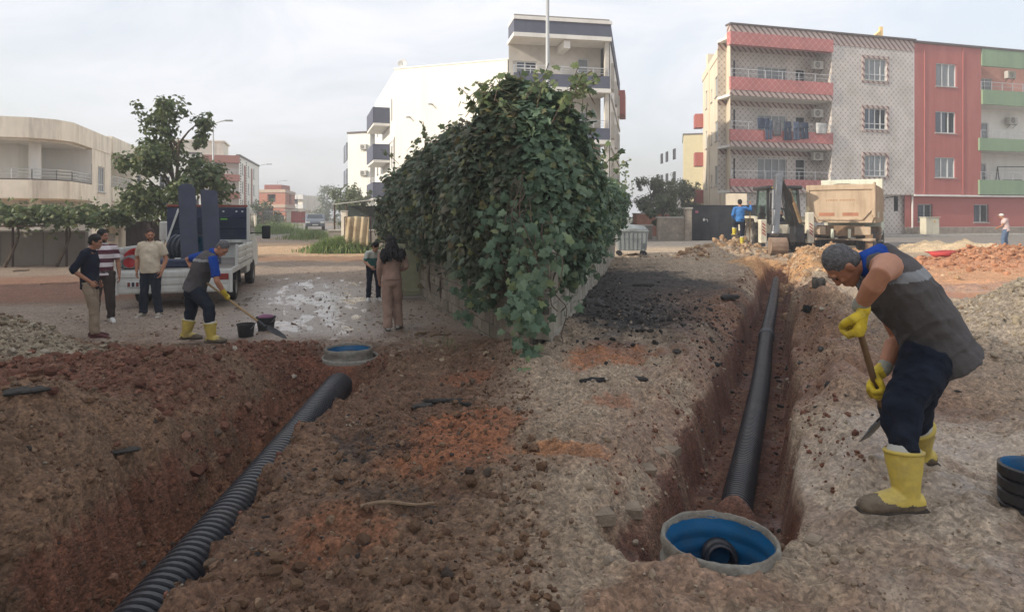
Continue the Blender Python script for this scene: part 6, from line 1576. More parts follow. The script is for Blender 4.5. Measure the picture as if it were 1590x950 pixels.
mb = MB(); mb.bbox(.12,Wd-.12,3.93,3.99,1.30,2.24,.01)
for k in range(3): mb.bbox(.16,Wd-.16,3.905,3.935,1.95+.0*k-.29*k,2.0-.29*k,.008)
bh = obj('bulkhead', mb, M_tb, t)
mb = MB()
for k in range(24): x = .3+k*.072; mb.bar((x,3.90,1.42),(x,3.90,1.92),.008)
for k in range(5): mb.bar((.28,3.89,1.44+k*.115),(Wd-.28,3.89,1.44+k*.115),.008)
obj('grille', mb, M_dark, bh)
mb = MB(); mb.bbox(.12,Wd-.12,3.9,4.0,2.245,2.31,.01); obj('red_strip', mb, mat('red_brown_paint', (.22,.06,.045,1), .6), bh)
for x in (.38,.72,1.52,1.85,2.0): mb = MB(); mb.bbox(x-.022,x+.022,3.88,3.905,2.11,2.15,.004); obj('marker_lamp', mb, M_pvc, bh)
mb = MB(); mb.bbox(1.45,1.62,3.87,3.885,1.9,1.94,.002); obj('green_sticker', mb, mat('green_sticker', srgb(120,190,90)), bh)
mb = MB(); mb.bar((.14,3.8,1.3),(.42,3.86,2.2),.05,.03); obj('bulkhead_brace', mb, M_tw, bh)
mb = MB(); mb.bbox(Wd-.12,Wd-.06,3.7,4.0,.86,2.25,.01); obj('bulkhead_post', mb, M_tw, bh)
mb = MB(); mb.box(1.35,Wd-.13,3.87,3.90,1.28,1.36); obj('bulkhead_rail', mb, M_tw, bh)
# number plate and red white squares on the tailgate
pl_ = MB(); pl_.bbox(.22,.62,-.075,-.062,.50,.62,.003); plate = obj('number_plate', pl_, M_pvc, t)
for k, x in enumerate((.24,.32,.40,.475,.55)):
    mb = MB(); mb.box(x,x+.05,-.079,-.0755,.515,.605); obj('plate_mark', mb, mat('dull_red', srgb(120,60,50)) if k % 2 == 0 else M_dark, plate)
mb = MB(); mb.bbox(Wd-.28,Wd-.06,-.075,-.055,.62,.75,.004); obj('tail_lamp', mb, mat('lamp_red', (.25,.03,.02,1), .3), t)
# load
TM = WM[truck]
def on_truck(x, y, z): return TM @ Vector((x, y, z))
t = thing('pipe_section', 'short wide black ribbed pipe section with blue inside lying in the truck bed', 'pipe', on_truck(1.0,1.9,.86), R(16))
ax = Matrix.Translation((.0,0,.36)) @ Matrix.Rotation(R(-32),4,'Z') @ Matrix.Rotation(R(90),4,'Y')
mb = MB(); pr = []
for k in range(5): z = -.34+k*.14; pr += [(.29,z),(.335,z+.03),(.335,z+.09),(.29,z+.12)]
mb.lathe(pr, ax, n=32); mb.lathe([(.335,.27),(.345,.29),(.345,.35),(.30,.36)], ax, n=32); obj('ribbed_wall', mb, mat('dusty_black_plastic', (.03,.037,.055,1), .5, bump=.1, dirt=(.12,.11,.11,1), dirt_amt=.5), t, auto=50)
mb = MB(); mb.lathe([(.30,.362),(.28,.30),(.275,-.3),(.01,-.31)], ax, n=32); obj('blue_lining', mb, mat('sky_blue_plastic', (.05,.27,.42,1), .4, bump=.05), t, auto=50)
for k, (x0, lean, h, lab) in enumerate(((1.18,-.07,1.92,'taller left dark grey padded board standing in the truck bed'),(1.66,-.07,1.80,'shorter right dark grey padded board standing in the truck bed'))):
    M = Matrix.Translation(on_truck(x0, 1.3, .862)) @ Matrix.Rotation(R(16),4,'Z') @ Matrix.Rotation(lean,4,'Y') @ Matrix.Rotation(R(-8),4,'X')
    w_ = .185; poly = [(-w_,0),(w_,0),(w_,h-.16),(w_-.06,h-.03),(w_-.14,h),(-w_+.10,h),(-w_+.02,h-.04),(-w_,h-.12)] if k == 0 else [(-w_,0),(w_,0),(w_,h-.10),(w_-.05,h-.04),(-w_+.04,h),(-w_,h-.03)]
    mb = MB(); mb.prism(poly, -.045, .045); o = obj('padded_board', mb, mat('slate_board', (.075,.082,.115,1), .95, var=.15, bump=.3, bs=120), None, M)
    md = o.modifiers.new('b','BEVEL'); md.width = .02; md.segments = 2; tag(o, lab, 'board')
c = on_truck(.30,.50,.80)
mb = MB(); mb.lathe([(.001,0),(.14,.0),(.17,.04),(.21,.2),(.235,.21),(.22,.19),(.18,.06),(.14,.02),(.001,.015)], Matrix.Translation(c+Vector((0,0,.2))) @ Matrix.Rotation(R(62),4,'X'), n=24); o = obj('basin', mb, mat('red_plastic', (.42,.03,.03,1), .4, bump=.02), None, I4, smooth=True); tag(o, 'red plastic basin tipped up in the left of the truck bed', 'basin')
mb = MB(); cc = on_truck(.20,.20,.88)
for k in range(3): 
    r_ = .15+.02*k; pts = [cc+Vector((r_*math.cos(a), .04*k, .12+r_*.8*math.sin(a))) for a in np.linspace(0,6.28,22)]; mb.loft(pts, .014, n=6, cap=False)
o = obj('hose_coil', mb, mat('grey_hose', (.22,.22,.21,1), .6), None, I4, smooth=True); tag(o, 'coil of grey hose beside the red basin in the truck bed', 'hose')
mb = MB(); M = Matrix.Translation(on_truck(1.05,.62,.865)) @ Matrix.Rotation(R(16),4,'Z'); mb.bbox(-.42,.42,-.2,.2,0,.17,.02,M); o = obj('tool_box', mb, M_tb, None, I4); tag(o, 'long dark tool box at the rear of the truck bed', 'tool box')
mb = MB(); mb.bbox(-.06,.06,-.04,.04,.17,.2,.006,M); hh = obj('latch', mb, M_tw, o, I4)
for k, (x, y, r_) in enumerate(((.62,.35,.11),(.82,.25,.08),(1.78,.5,.13))):
    q = on_truck(x, y, .862); v, f = rock_shape(40+k, 1); mb = MB(); mb.v = [tuple(Vector(a)*r_+q+Vector((0,0,r_*.5))) for a in v]; mb.f = f
    o = obj('rag', mb, mat('pale_rag' if k < 2 else 'brown_rag', (.42,.36,.30,1) if k < 2 else (.20,.11,.08,1)), None, I4, smooth=True); tag(o, ['crumpled pale rag right of the hose coil in the truck bed','small pale rag before the tool box in the truck bed','brown sack at the right of the truck bed'][k], 'rag')

# -- dump truck
M_dust = mat('dusty_tan_steel', srgb(184,164,140), .85, var=.14, vs=1.6, bump=.12, bs=10, dirt=srgb(138,116,92), dirt_amt=.6, dirt_s=1.3, streak=True)
M_dust2 = mat('pale_green_steel', srgb(206,212,196), .7, var=.08, vs=1, bump=.05, dirt=srgb(170,146,116), dirt_amt=.6, dirt_s=1.1, streak=True)
M_mud = mat('mud_caked', srgb(132,108,84), .95, var=.3, vs=4, bump=.5, bs=18, dirt=(.05,.045,.04,1), dirt_amt=.6, dirt_s=3)
t = thing('dump_truck', 'dusty tan dump truck with raised headboard standing right of the backhoe', 'dump truck', (12.75, 27.9, .02), R(-33))
W_ = 2.6; zb, zt = 1.42, 3.0
mb = MB(); mb.prism([(.12,zb),(W_-.12,zb),(W_,zb+.35),(W_,zt),(0,zt),(0,zb+.35)], 0, .08); obj('tailgate', mb, M_dust, t)
for (x0,x1,z0,z1) in ((0,W_,zt-.2,zt+.02),(0,.12,zb+.3,zt-.2),(W_-.12,W_,zb+.3,zt-.2),(.45,W_-.45,zb+.1,zb+.2)): mb = MB(); mb.bbox(x0,x1,-.06,-.002,z0,z1,.012); obj('tailgate_frame', mb, M_dust, t)
mb = MB(); mb.bar((.08,-.03,zb+.62),(.48,-.03,zb+.13),.09,.06); mb.bar((W_-.08,-.03,zb+.62),(W_-.48,-.03,zb+.13),.09,.06); obj('tailgate_brace', mb, M_dust, t)
for k in range(17):
    if k == 7: continue
    mb = MB(); x = .78+k*.065; mb.box(x,x+.036,-.006,.001,zb+.92,zb+.98); obj('lettering', mb, mat('worn_letters', srgb(170,130,96)), t)
for x in (.5,1.4): mb = MB(); mb.box(x,x+.6,-.006,.001,zb+.28,zb+.42); obj('reflector_strip', mb, mat('faded_red', srgb(168,116,92)), t)
for x in (0, W_-.08):
    mb = MB(); mb.box(x,x+.08,.08,4.9,zb,zt); s = obj('body_side', mb, M_dust if x else M_dust, t)
    for k in range(6): mb = MB(); xx = x+.081 if x else x-.06; mb.bbox(xx,xx+.058,.3+k*.85,.42+k*.85,zb+.02,zt-.02,.008); obj('rib', mb, M_dust, s)
mb = MB(); mb.box(.081,W_-.081,.09,4.9,zb,zb+.08); obj('body_floor', mb, M_dust, t)
mb = MB(); mb.bbox(-.02,W_+.02,4.6,4.75,zb,zt+.46,.02); mb.bbox(.0,W_,4.7,5.9,zt+.36,zt+.44,.02); obj('headboard', mb, M_dust2, t)
mb = MB(); mb.bbox(W_-.06,W_+.03,-.09,.06,zb+.2,zt+.1,.03); obj('hinge_post', mb, M_dust, t)
# soil load
mb = MB(); K = 18
for i in range(K+1):
    for j in range(K+1):
        x = .09+(W_-.18)*i/K; y = .1+4.4*j/K; mb.v.append((x, y, zt-.35+.42*math.sin(math.pi*i/K)**.7*math.sin(math.pi*min(1,j/K*1.1))**.6+.15*float(fbm(x,y,2.2,3,5))))
for i in range(K):
    for j in range(K): a = i*(K+1)+j; mb.f.append((a,a+1,a+K+2,a+K+1))
obj('soil_load', mb, M_mud, t, smooth=True)
mb = MB(); mb.box(.75,.95,.2,8.2,.95,1.25); mb.box(W_-.95,W_-.75,.2,8.2,.95,1.25); mb.tube((.3,1.6,.55),(W_-.3,1.6,.55),.14); mb.ell((W_/2,1.6,.6),(.28,.3,.28)); mb.box(.4,W_-.4,.1,.25,.85,1.3); obj('chassis', mb, M_mud, t)
mb = MB(); mb.loft([(-.02,-.12,.72),(.2,-.16,.72),(W_-.2,-.16,.72),(W_+.02,-.12,.72)], .06, n=8); obj('rear_bumper', mb, M_dust, t, smooth=True)
for x in (.15, W_-.75): mb = MB(); mb.bbox(x,x+.6,-.05,.1,.9,1.25,.02); obj('lamp_box', mb, M_dust, t)
for x in (.95, 1.6): mb = MB(); mb.bbox(x,x+.12,-.04,.1,.76,1.15,.02); obj('bumper_bracket', mb, M_dust2, t)
for y in (1.1, 2.45):
    for x in (.30,.62,W_-.62,W_-.30): wheel(t, x, y, .52, .52, .29)
for x in (.18, W_-.18): wheel(t, x, 6.4, .52, .52, .3)
for x in (.08, W_-.36): mb = MB(); mb.box(x,x+.28,-.0,.03,.25,.95); obj('mud_flap', mb, M_mud, t)
mb = MB(); prismx(mb, [(5.2,.75),(5.2,2.9),(6.9,2.95),(7.35,1.9),(7.4,.6),(6.9,.6),(6.8,1.0),(6.0,1.0),(5.9,.75)], .05, W_-.05); o = obj('cab', mb, M_dust2, t); md = o.modifiers.new('b','BEVEL'); md.width = .06; md.segments = 2
mb = MB(); prismx(mb, [(5.9,1.9),(5.9,2.7),(6.8,2.75),(7.1,1.95)], W_-.06, W_-.035); obj('side_window', mb, M_glassd, t)
for z in (.95, .55): mb = MB(); mb.bbox(W_-.12,W_+.05,3.4,4.8,z-.03,z+.03,.01); obj('step', mb, M_rim, t)
mb = MB(); mb.bbox(W_-.45,W_-.02,3.5,4.7,.6,1.2,.05); obj('fuel_tank', mb, M_mud, t)
mb = MB(); mb.bar((W_,6.9,2.6),(W_+.45,7.0,2.7),.04); mb.bbox(W_+.38,W_+.56,6.95,7.05,1.95,2.7,.03); obj('wing_mirror', mb, M_dark, t)
mb = MB(); mb.bbox(W_+.02,W_+.1,.6,.8,zb+.2,zb+.45,.01); mb.tube((.35,4.95,1.5),(.35,4.95,3.5),.06); obj('exhaust_stack', mb, M_dust2, t)

# -- backhoe loader, rear towards the camera
M_yw = mat('machine_cream', srgb(206,200,182), .6, var=.12, vs=2, bump=.08, dirt=srgb(128,108,84), dirt_amt=.65, dirt_s=1.6)
M_st = mat('worn_steel', (.20,.205,.21,1), .32, .75, var=.25, vs=3, bump=.06, dirt=(.10,.085,.07,1), dirt_amt=.5)
M_bk = mat('machine_black', (.022,.023,.025,1), .55, var=.25, bump=.1, dirt=(.12,.10,.08,1), dirt_amt=.4)
bx, by = 11.55, 27.2; bz = gz(bx, by)
t = thing('backhoe_loader', 'cream and black backhoe loader digging at the far end of the right trench', 'backhoe', (bx, by, bz))
def L3(u, v, Y): q = P(u, v, Y); return (q.x-bx, q.y-by, q.z-bz)
mb = MB(); mb.bbox(-1.0,1.0,-.15,.1,.62,.86,.03); obj('rear_frame', mb, M_bk, t)
for x, nm in ((-1.0,0),(.98,1)):
    mb = MB(); mb.bbox(x-.14,x+.14,-.22,.06,.45,1.75 if nm else 1.45,.03); st = obj('stabiliser', mb, M_yw, t)
    mb = MB(); mb.bbox(x-.09,x+.09,-.17,.02,-.02,.46,.02); mb.bbox(x-.22,x+.22,-.3,.15,-.05,.03,.02); obj('stabiliser_foot', mb, M_bk, st)
    for k in range(4): mb = MB(); q = Matrix.Translation((x, -.226, .85+k*.13)) @ Matrix.Rotation(R(40),4,'Y'); mb.box(-.09,.09,-.004,.002,-.02,.02,q); obj('hazard_stripe', mb, mat('hazard_red', srgb(150,40,36)), st)
mb = MB(); mb.bbox(-.9,.9,.1,1.7,.7,1.25,.05); mb.bbox(-.75,.75,1.7,3.6,.8,1.6,.08); obj('body', mb, M_yw, t)
for x in (-.95,.95): 
    wheel(t, x, 1.0, .72, .72, .45, lugs=20); wheel(t, x*.95, 3.2, .45, .45, .3, lugs=16)
    mb = MB(); prismx(mb, [(.15,1.35),(.35,1.58),(1.6,1.58),(1.9,1.3),(1.9,1.25),(1.6,1.5),(.38,1.5),(.2,1.3)], x-.26, x+.26); obj('fender', mb, M_yw, t)
# cab frame, glass, roof
mb = MB()
for x in (-.68,.68):
    mb.bar((x,.15,1.3),(x*.93,.3,2.72),.09); mb.bar((x,1.5,1.3),(x*.93,1.35,2.72),.08)
mb.bar((-.68,.15,1.3),(.68,.15,1.3),.09); mb.bar((.1,.2,1.3),(.12,.3,2.7),.05); mb.bar((-.66,.2,1.9),(.1,.22,1.9),.04); obj('cab_frame', mb, M_bk, t)
mb = MB(); mb.bbox(-.78,.78,.08,1.65,2.72,2.88,.05); obj('cab_roof', mb, M_bk, t)
M_cg = bpy.data.materials.new('cab_clear_glass'); M_cg.use_nodes = True; n_ = M_cg.node_tree.nodes; l_ = M_cg.node_tree.links
b_ = n_['Principled BSDF']; b_.inputs['Base Color'].default_value = (.12,.2,.17,1); b_.inputs['Roughness'].default_value = .08; tt_ = n_.new('ShaderNodeBsdfTransparent'); tt_.inputs['Color'].default_value = (.8,.92,.86,1); x_ = n_.new('ShaderNodeMixShader'); x_.inputs['Fac'].default_value = .3; l_.new(tt_.outputs[0], x_.inputs[1]); l_.new(b_.outputs[0], x_.inputs[2]); l_.new(x_.outputs[0], n_['Material Output'].inputs['Surface'])
mb = MB(); mb.quad((.15,.21,1.36),(.64,.21,1.36),(.6,.32,2.7),(.15,.32,2.7)); obj('rear_window', mb, M_cg, t)
mb = MB(); mb.quad((.69,.22,1.36),(.69,1.45,1.36),(.64,1.35,2.7),(.64,.32,2.7)); obj('side_window', mb, M_cg, t)
mb = MB(); mb.quad((-.69,.22,1.36),(-.69,1.45,1.36),(-.64,1.35,2.7),(-.64,.32,2.7)); obj('side_window', mb, M_cg, t)
for x in (-.12,.0,.12): mb = MB(); mb.lathe([(.001,-.03),(.06,-.03),(.065,.02),(.04,.04)], Matrix.Translation((x-.1,.06,2.78)) @ Matrix.Rotation(R(90),4,'X'), n=12); obj('work_lamp', mb, M_pvc, t)
mb = MB(); mb.box(-.55,-.2,.07,.078,2.77,2.83); obj('yellow_badge', mb, mat('badge_yellow', srgb(210,170,60)), t)
mb = MB(); mb.bbox(-.3,.3,.6,1.0,1.25,1.45,.04); mb.bbox(-.28,.28,.95,1.08,1.4,2.0,.05); obj('seat', mb, M_bk, t)
# kingpost, boom, dipper, bucket
kp = L3(1236, 356, 26.7)
mb = MB(); mb.bbox(kp[0]-.2,kp[0]+.2,kp[1]-.35,kp[1]+.2,.5,1.25,.04); obj('king_post', mb, M_bk, t)
def arm(nm, pts, w_, hts, m):
    mb = MB(); pts = [Vector(p) for p in pts]; i0 = len(mb.v); n = len(pts)
    for i, p in enumerate(pts):
        tg = (pts[min(i+1,n-1)]-pts[max(i-1,0)]).normalized(); sd = Vector((1,0,0)); sd = (sd-tg*sd.dot(tg)).normalized(); up = tg.cross(sd)
        for a, b in ((-1,-1),(1,-1),(1,1),(-1,1)): mb.v.append(tuple(p+sd*a*w_/2+up*b*hts[i]/2))
    for i in range(n-1):
        for j in range(4): a = i0+i*4+j; b = i0+i*4+(j+1) % 4; mb.f.append((a,b,b+4,a+4))
    mb.f.append((i0,i0+1,i0+2,i0+3)); mb.f.append(tuple(i0+(n-1)*4+k for k in range(4)))
    o = obj(nm, mb, m, t); md = o.modifiers.new('b','BEVEL'); md.width = .015; md.segments = 1; return o
boom = arm('boom', [L3(1238,352,26.5), L3(1230,322,26.2), L3(1222,298,25.8), L3(1210,280,25.4)], .22, [.3,.42,.38,.22], M_bk)
dip = arm('dipper', [L3(1209,274,25.3), L3(1207,290,25.2), L3(1205,330,24.8), L3(1203,362,24.5)], .24, [.22,.40,.32,.24], M_st)
mb = MB()
for dx in (-.17,.17):
    a = Vector(L3(1200,296,25.0)); b = Vector(L3(1199,350,24.5)); a.x += dx*.2; b.x += dx*.2
mb.tube(a, a.lerp(b,.55), .075, n=10); mb.tube(a.lerp(b,.5), b, .045, n=10); obj('bucket_cylinder', mb, M_st, t, auto=40)
mb = MB(); a = Vector(L3(1243,345,26.2)); b = Vector(L3(1226,294,25.6)); mb.tube(a, a.lerp(b,.6), .07, n=10); mb.tube(a.lerp(b,.55), b, .04, n=10); obj('boom_cylinder', mb, mat('tan_cylinder', srgb(150,126,96), .6), t, auto=40)
mb = MB()
for k in range(5): p0 = Vector(L3(1212+k*1.2,277,25.4)); p1 = Vector(L3(1216+k*2,320,26.0)); p2 = Vector(L3(1226+k*2,352,26.5)); mb.loft(smooth_path([p0,p1,p2],5), .018, n=5)
obj('hose', mb, M_bk, t, smooth=True)
mb = MB(); mb.ell(L3(1210,276,25.35), (.2,.2,.2), 12); obj('pivot', mb, M_st, t, smooth=True)
mb = MB(); mb.ell(L3(1203,362,24.5), (.17,.14,.14), 12); obj('pivot', mb, M_st, t, smooth=True)
# bucket: curved shell with side plates and teeth
bc = Vector(L3(1207, 382, 24.3)); prof = []
for k in range(9): an = R(60+k*30); prof.append((.30*math.cos(an)*.9-.02, .33*math.sin(an)))
i = 0; mb = MB(); hw = .29
inner = [(p[0]*.9, p[1]*.9) for p in prof]
prismx(mb, [(p[0]*.97,p[1]*.97) for p in prof], bc.x-hw, bc.x+hw, Matrix.Translation((0,bc.y,bc.z)))
prismx(mb, prof, bc.x-hw-.02, bc.x-hw, Matrix.Translation((0,bc.y,bc.z))); prismx(mb, prof, bc.x+hw, bc.x+hw+.02, Matrix.Translation((0,bc.y,bc.z)))
bk = obj('bucket', mb, mat('bucket_steel', srgb(150,128,110), .7, .3, var=.25, vs=5, bump=.2, dirt=srgb(120,92,70), dirt_amt=.6), t)
for k in range(5): mb = MB(); x = bc.x-hw+.03+k*(2*hw-.06)/4; e = prof[-1]; mb.bar((x,bc.y+e[0],bc.z+e[1]),(x,bc.y+e[0]-.12,bc.z+e[1]-.08),.05,.03); obj('tooth', mb, M_st, bk)
mb = MB(); mb.bar(L3(1197,300,26.9), L3(1195,350,26.9), .05); mb.bbox(-1.15,-.82,.0,.12,1.45,1.72,.02); mb.bbox(-1.1,-.88,-.05,.05,1.72,2.0,.03); obj('rear_mirror', mb, M_bk, t)

# -- distant car
t = thing('parked_car', 'grey hatchback facing us at the far end of the left street', 'car', (-17.6, 57.5, gz(-17.6,57.5)), R(18))
M_car = mat('car_grey', srgb(120,126,136), .35, .3, var=.05, bump=0)
mb = MB(); prismx(mb, [(-2,.35),(-2.05,.75),(-1.9,.95),(-1.1,1.02),(-.5,1.42),(1.1,1.45),(1.75,1.05),(2.0,.9),(2.0,.35)], -.82, .82); o = obj('body', mb, M_car, t); md = o.modifiers.new('b','BEVEL'); md.width = .09; md.segments = 3
mb = MB(); mb.quad((-.66,-1.07,1.06),(.66,-1.07,1.06),(.6,-.55,1.40),(-.6,-.55,1.40)); obj('windscreen', mb, M_glassd, t)
for s in (-1,1):
    mb = MB(); prismx(mb, [(-.9,1.06),(-.45,1.38),(1.0,1.40),(1.4,1.08)], s*.825-.005, s*.825+.005); obj('side_window', mb, M_glassd, t)
    wheel(t, s*.72, -1.3, .31, .31, .2); wheel(t, s*.72, 1.35, .31, .31, .2)
    mb = MB(); mb.bbox(s*.6-.17,s*.6+.17,-2.08,-1.98,.62,.78,.03); obj('headlight', mb, M_pvc, t)
    mb = MB(); mb.bbox(s*.95-.09,s*.95+.09,-.75,-.65,.98,1.1,.02); obj('wing_mirror', mb, M_car, t)
mb = MB(); mb.bbox(-.35,.35,-2.09,-2.03,.42,.6,.02); obj('radiator_grille', mb, M_dark, t); mb = MB(); mb.bbox(-.25,.25,-2.11,-2.095,.45,.55,.004); obj('number_plate', mb, M_pvc, t)
t = thing('parked_van', 'tiny pale van beyond the grey car at the street end', 'van', (-21.5, 84, gz(-21.5,84)), R(18))
mb = MB(); prismx(mb, [(-2,.35),(-2.05,.95),(-1.5,1.1),(-1.1,1.9),(2.2,1.95),(2.3,.35)], -.9, .9); obj('body', mb, M_wht, t); mb = MB(); mb.quad((-.75,-1.5,1.15),(.75,-1.5,1.15),(.7,-1.14,1.82),(-.7,-1.14,1.82)); obj('windscreen', mb, M_glassd, t)
for s in (-1,1): wheel(t, s*.8, -1.3, .32, .32, .2)

# -- buckets, cut pipe ring, red cloth
def bucket(x, y, r_, h, m, label, inside=None):
    z = gzf(x, y)-.01; t = thing('bucket', label, 'bucket', (x, y, z)); mb = MB()
    mb.lathe([(.001,.0),(r_*.8,.0),(r_,h),(r_*1.05,h),(r_*1.05,h-.02),(r_*1.0,h-.025)], n=24); mb.lathe([(r_*.97,h),(r_*.78,.02),(.001,.02)], n=24); obj('shell', mb, m, t, auto=50)
    pts = [(r_*1.02*math.cos(a), -.3*r_+0*a, h-.0-.9*r_*math.sin(a)*.9) for a in np.linspace(0,math.pi,12)]
    mb = MB(); mb.loft([(p[0], -r_*.75*math.sin(math.acos(max(-1,min(1,p[0]/(r_*1.02))))), p[2]) for p in pts], .005, n=5); obj('handle', mb, M_rail, t)
    if inside: mb = MB(); mb.ell((0,0,h*.92),(r_*.9,r_*.9,.06),14); obj('contents', mb, inside, t, smooth=True)
    return t
bucket(-4.36, 10.55, .14, .22, M_bk, 'black rubber bucket on the wet ground by the digging man’s shovel'.replace('’',"'"), None)
bucket(-4.28, 11.2, .16, .24, M_bk, 'second black bucket holding a purple bag behind the first one', mat('purple_bag', srgb(128,84,110)))
t = thing('pipe_ring', 'cut ring of black ribbed pipe with blue lining at the right edge', 'pipe', (2.93, 3.62, gzf(2.93,3.62)-.03))
mb = MB(); mb.lathe([(.145,-.03),(.165,0),(.165,.05),(.15,.06),(.165,.07),(.165,.12),(.15,.13),(.165,.14),(.165,.19),(.15,.2),(.165,.21),(.165,.262),(.150,.27)], n=36); obj('ribbed_wall', mb, M_pipe, t, auto=50)
mb = MB(); mb.lathe([(.15,.27),(.142,.25),(.142,0)], n=36); obj('blue_lining', mb, M_blue, t, smooth=True)
v, f = rock_shape(91, 1, .4, .4); q = P(1463, 399, 21.5); mb = MB(); mb.v = [tuple(Vector((a[0]*.5,a[1]*.35,a[2]*.3))+Vector((q.x,q.y,gzf(q.x,q.y)+.08))) for a in v]; mb.f = f; o = obj('cloth', mb, mat('red_cloth', srgb(176,64,62), .9), None, I4, smooth=True); tag(o, 'crumpled red cloth on the soil mound at the right', 'cloth')
# rubble heap under the man in blue
for k in range(60):
    q = Vector((8.6+rnd.gauss(0,.75), 25.4+rnd.gauss(0,.5), 0)); s_ = rnd.uniform(.07,.2); z = gzf(q.x,q.y)
    v, f = rock_shape(200+k % 7, 0, .5, .35); mb = MB(); mb.v = [tuple(a*s_) for a in v]; mb.f = f
    me = bpy.data.meshes.get('rubble_%d' % (k % 7)) or mb.mesh('rubble_%d' % (k % 7), M_tan)
    o = link('rubble', me, None, Matrix.Translation((q.x,q.y,z+s_*.2)) @ Euler((rnd.random()*6,rnd.random()*6,rnd.random()*6)).to_matrix().to_4x4()); tag(o, 'angular tan rubble piece on the heap under the man in the blue shirt', 'rubble', 'rubble of the heap under the blue shirted man')

# ------------------------------------------------------------------ unseen block added left of the view to shade the foreground
t = thing('apartment_building', 'unseen beige block added outside the view on the left to shade the foreground', 'apartment building', (-25, -12, 0))
mb = MB(); mb.box(0,10.5,-26,26.5,-.5,9.8); obj('wall', mb, M_beige, t); mb = MB(); mb.box(-.3,10.8,-26.3,26.8,9.8,10.1); obj('roof', mb, M_roofm, t)
for k in range(12):
    for z in (1.2,4.2,7.2): mb = MB(); mb.box(10.46,10.53,-24+k*4.2,-22.4+k*4.2,z,z+1.4); obj('window', mb, M_glassd, t)
# ------------------------------------------------------------------ people
def skin(nm, c, rough=.6): return mat(nm, c, rough, var=.12, vs=12, bump=.05, bs=60, spec=.35)
M_skin = skin('skin_tanned', srgb(172,122,96)); M_skin2 = skin('skin_brown', srgb(160,114,90)); M_skin3 = skin('skin_light', srgb(178,134,108))
M_hair = mat('black_hair', (.012,.011,.011,1), .6, var=.4, vs=40, bump=.7, bs=90); M_hairg = mat('grey_hair', (.13,.13,.135,1), .8, var=.5, vs=50, bump=.7, bs=110)
M_eye = mat('eye_dark', (.01,.008,.008,1), .3, bump=0)
def fabric(nm, c, var=.15, dirt=None, da=.3, rough=.95): return mat(nm, c, rough, var=var, vs=7, bump=.9, bs=11, dirt=dirt, dirt_amt=da, dirt_s=2.5, spec=.15)
def remesh(name, mb, voxel, m, parent, smooth=2, fold=0.0, fs=9.0, seed=1, extra=None):
    me = bpy.data.meshes.new('tmp'); me.from_pydata(mb.v, [], mb.f); recalc(me)
    o = bpy.data.objects.new('tmp', me); COL.objects.link(o)
    r_ = o.modifiers.new('r','REMESH'); r_.mode = 'VOXEL'; r_.voxel_size = voxel; r_.use_smooth_shade = True
    if smooth: s_ = o.modifiers.new('s','SMOOTH'); s_.iterations = smooth; s_.factor = .5
    dg = bpy.context.evaluated_depsgraph_get(); dg.update()
    ne = bpy.data.meshes.new_from_object(o.evaluated_get(dg)); ne.name = name
    bpy.data.objects.remove(o); bpy.data.meshes.remove(me)
    if fold:
        n = len(ne.vertices); co = np.empty(n*3, np.float32); ne.vertices.foreach_get('co', co); co = co.reshape(-1,3)
        no = np.empty(n*3, np.float32); ne.vertex_normals.foreach_get('vector', no); no = no.reshape(-1,3)
        a = fbm(co[:,0]+co[:,2]*.9, co[:,1]+co[:,2]*.5, fs, 3, seed)-.5; rg = .5-np.abs(fbm(co[:,0]*1.2-co[:,2]*.6, co[:,1]*1.1+co[:,2]*1.3, fs*.8, 2, seed+9)-.5)*2
        co += no*((a*1.2+rg*.6)*fold)[:, None]; ne.vertices.foreach_set('co', co.ravel()); ne.update()
    ne.materials.clear(); ne.materials.append(m)
    if extra:
        i0 = len(ne.vertices); b = bmesh.new(); b.from_mesh(ne); x = bpy.data.meshes.new('x'); x.from_pydata(extra.v, [], extra.f); recalc(x); x.polygons.foreach_set('use_smooth', [True]*len(x.polygons)); b.from_mesh(x); b.to_mesh(ne); b.free(); bpy.data.meshes.remove(x)
    ne.polygons.foreach_set('use_smooth', [True]*len(ne.polygons)); ne.update()
    return link(name, ne, parent, I4)
def band(o, org, axis, lo, hi, m, cond=None):
    me = o.data; me.materials.append(m); k = len(me.materials)-1; axis = axis.normalized()
    for p in me.polygons:
        d = (p.center-org).dot(axis)
        if lo < d < hi and (cond is None or cond(p.center)): p.material_index = k
def V3(*a): return Vector(a)
def stance(base, face, H=1.75, **kw):
    """default standing joints; face = heading vector in xy; s = the person's left"""
    f = Vector((face[0], face[1], 0)).normalized(); s = Vector((0,0,1)).cross(f); b = Vector(base); k = H/1.75
    def q(l, fw, z): return b+s*(l*k)+f*(fw*k)+Vector((0,0,z*k))
    J = dict(f=f, s=s, k=k, pel=q(0,0,.95), waist=q(0,.01,1.10), chest=q(0,.01,1.30), sh=q(0,0,1.43), neck=q(0,0,1.49), head=q(0,.03,1.625), hf=f.copy(), hu=V3(0,0,1),
             shL=q(.185,0,1.41), shR=q(-.185,0,1.41), elL=q(.24,-.03,1.13), elR=q(-.24,-.03,1.13), wrL=q(.25,.05,.88), wrR=q(-.25,.05,.88),
             hiL=q(.09,0,.93), hiR=q(-.09,0,.93), knL=q(.11,.03,.50), knR=q(-.11,.03,.50), anL=q(.13,-.02,.09), anR=q(-.13,-.02,.09), tL=f+s*.2, tR=f-s*.2, q=q, ground=b.z)
    for n_, v in kw.items(): J[n_] = q(*v) if (isinstance(v, tuple) and len(v) == 3 and n_ not in ('hf','hu','tL','tR')) else (Vector(v) if isinstance(v, tuple) else v)
    return J
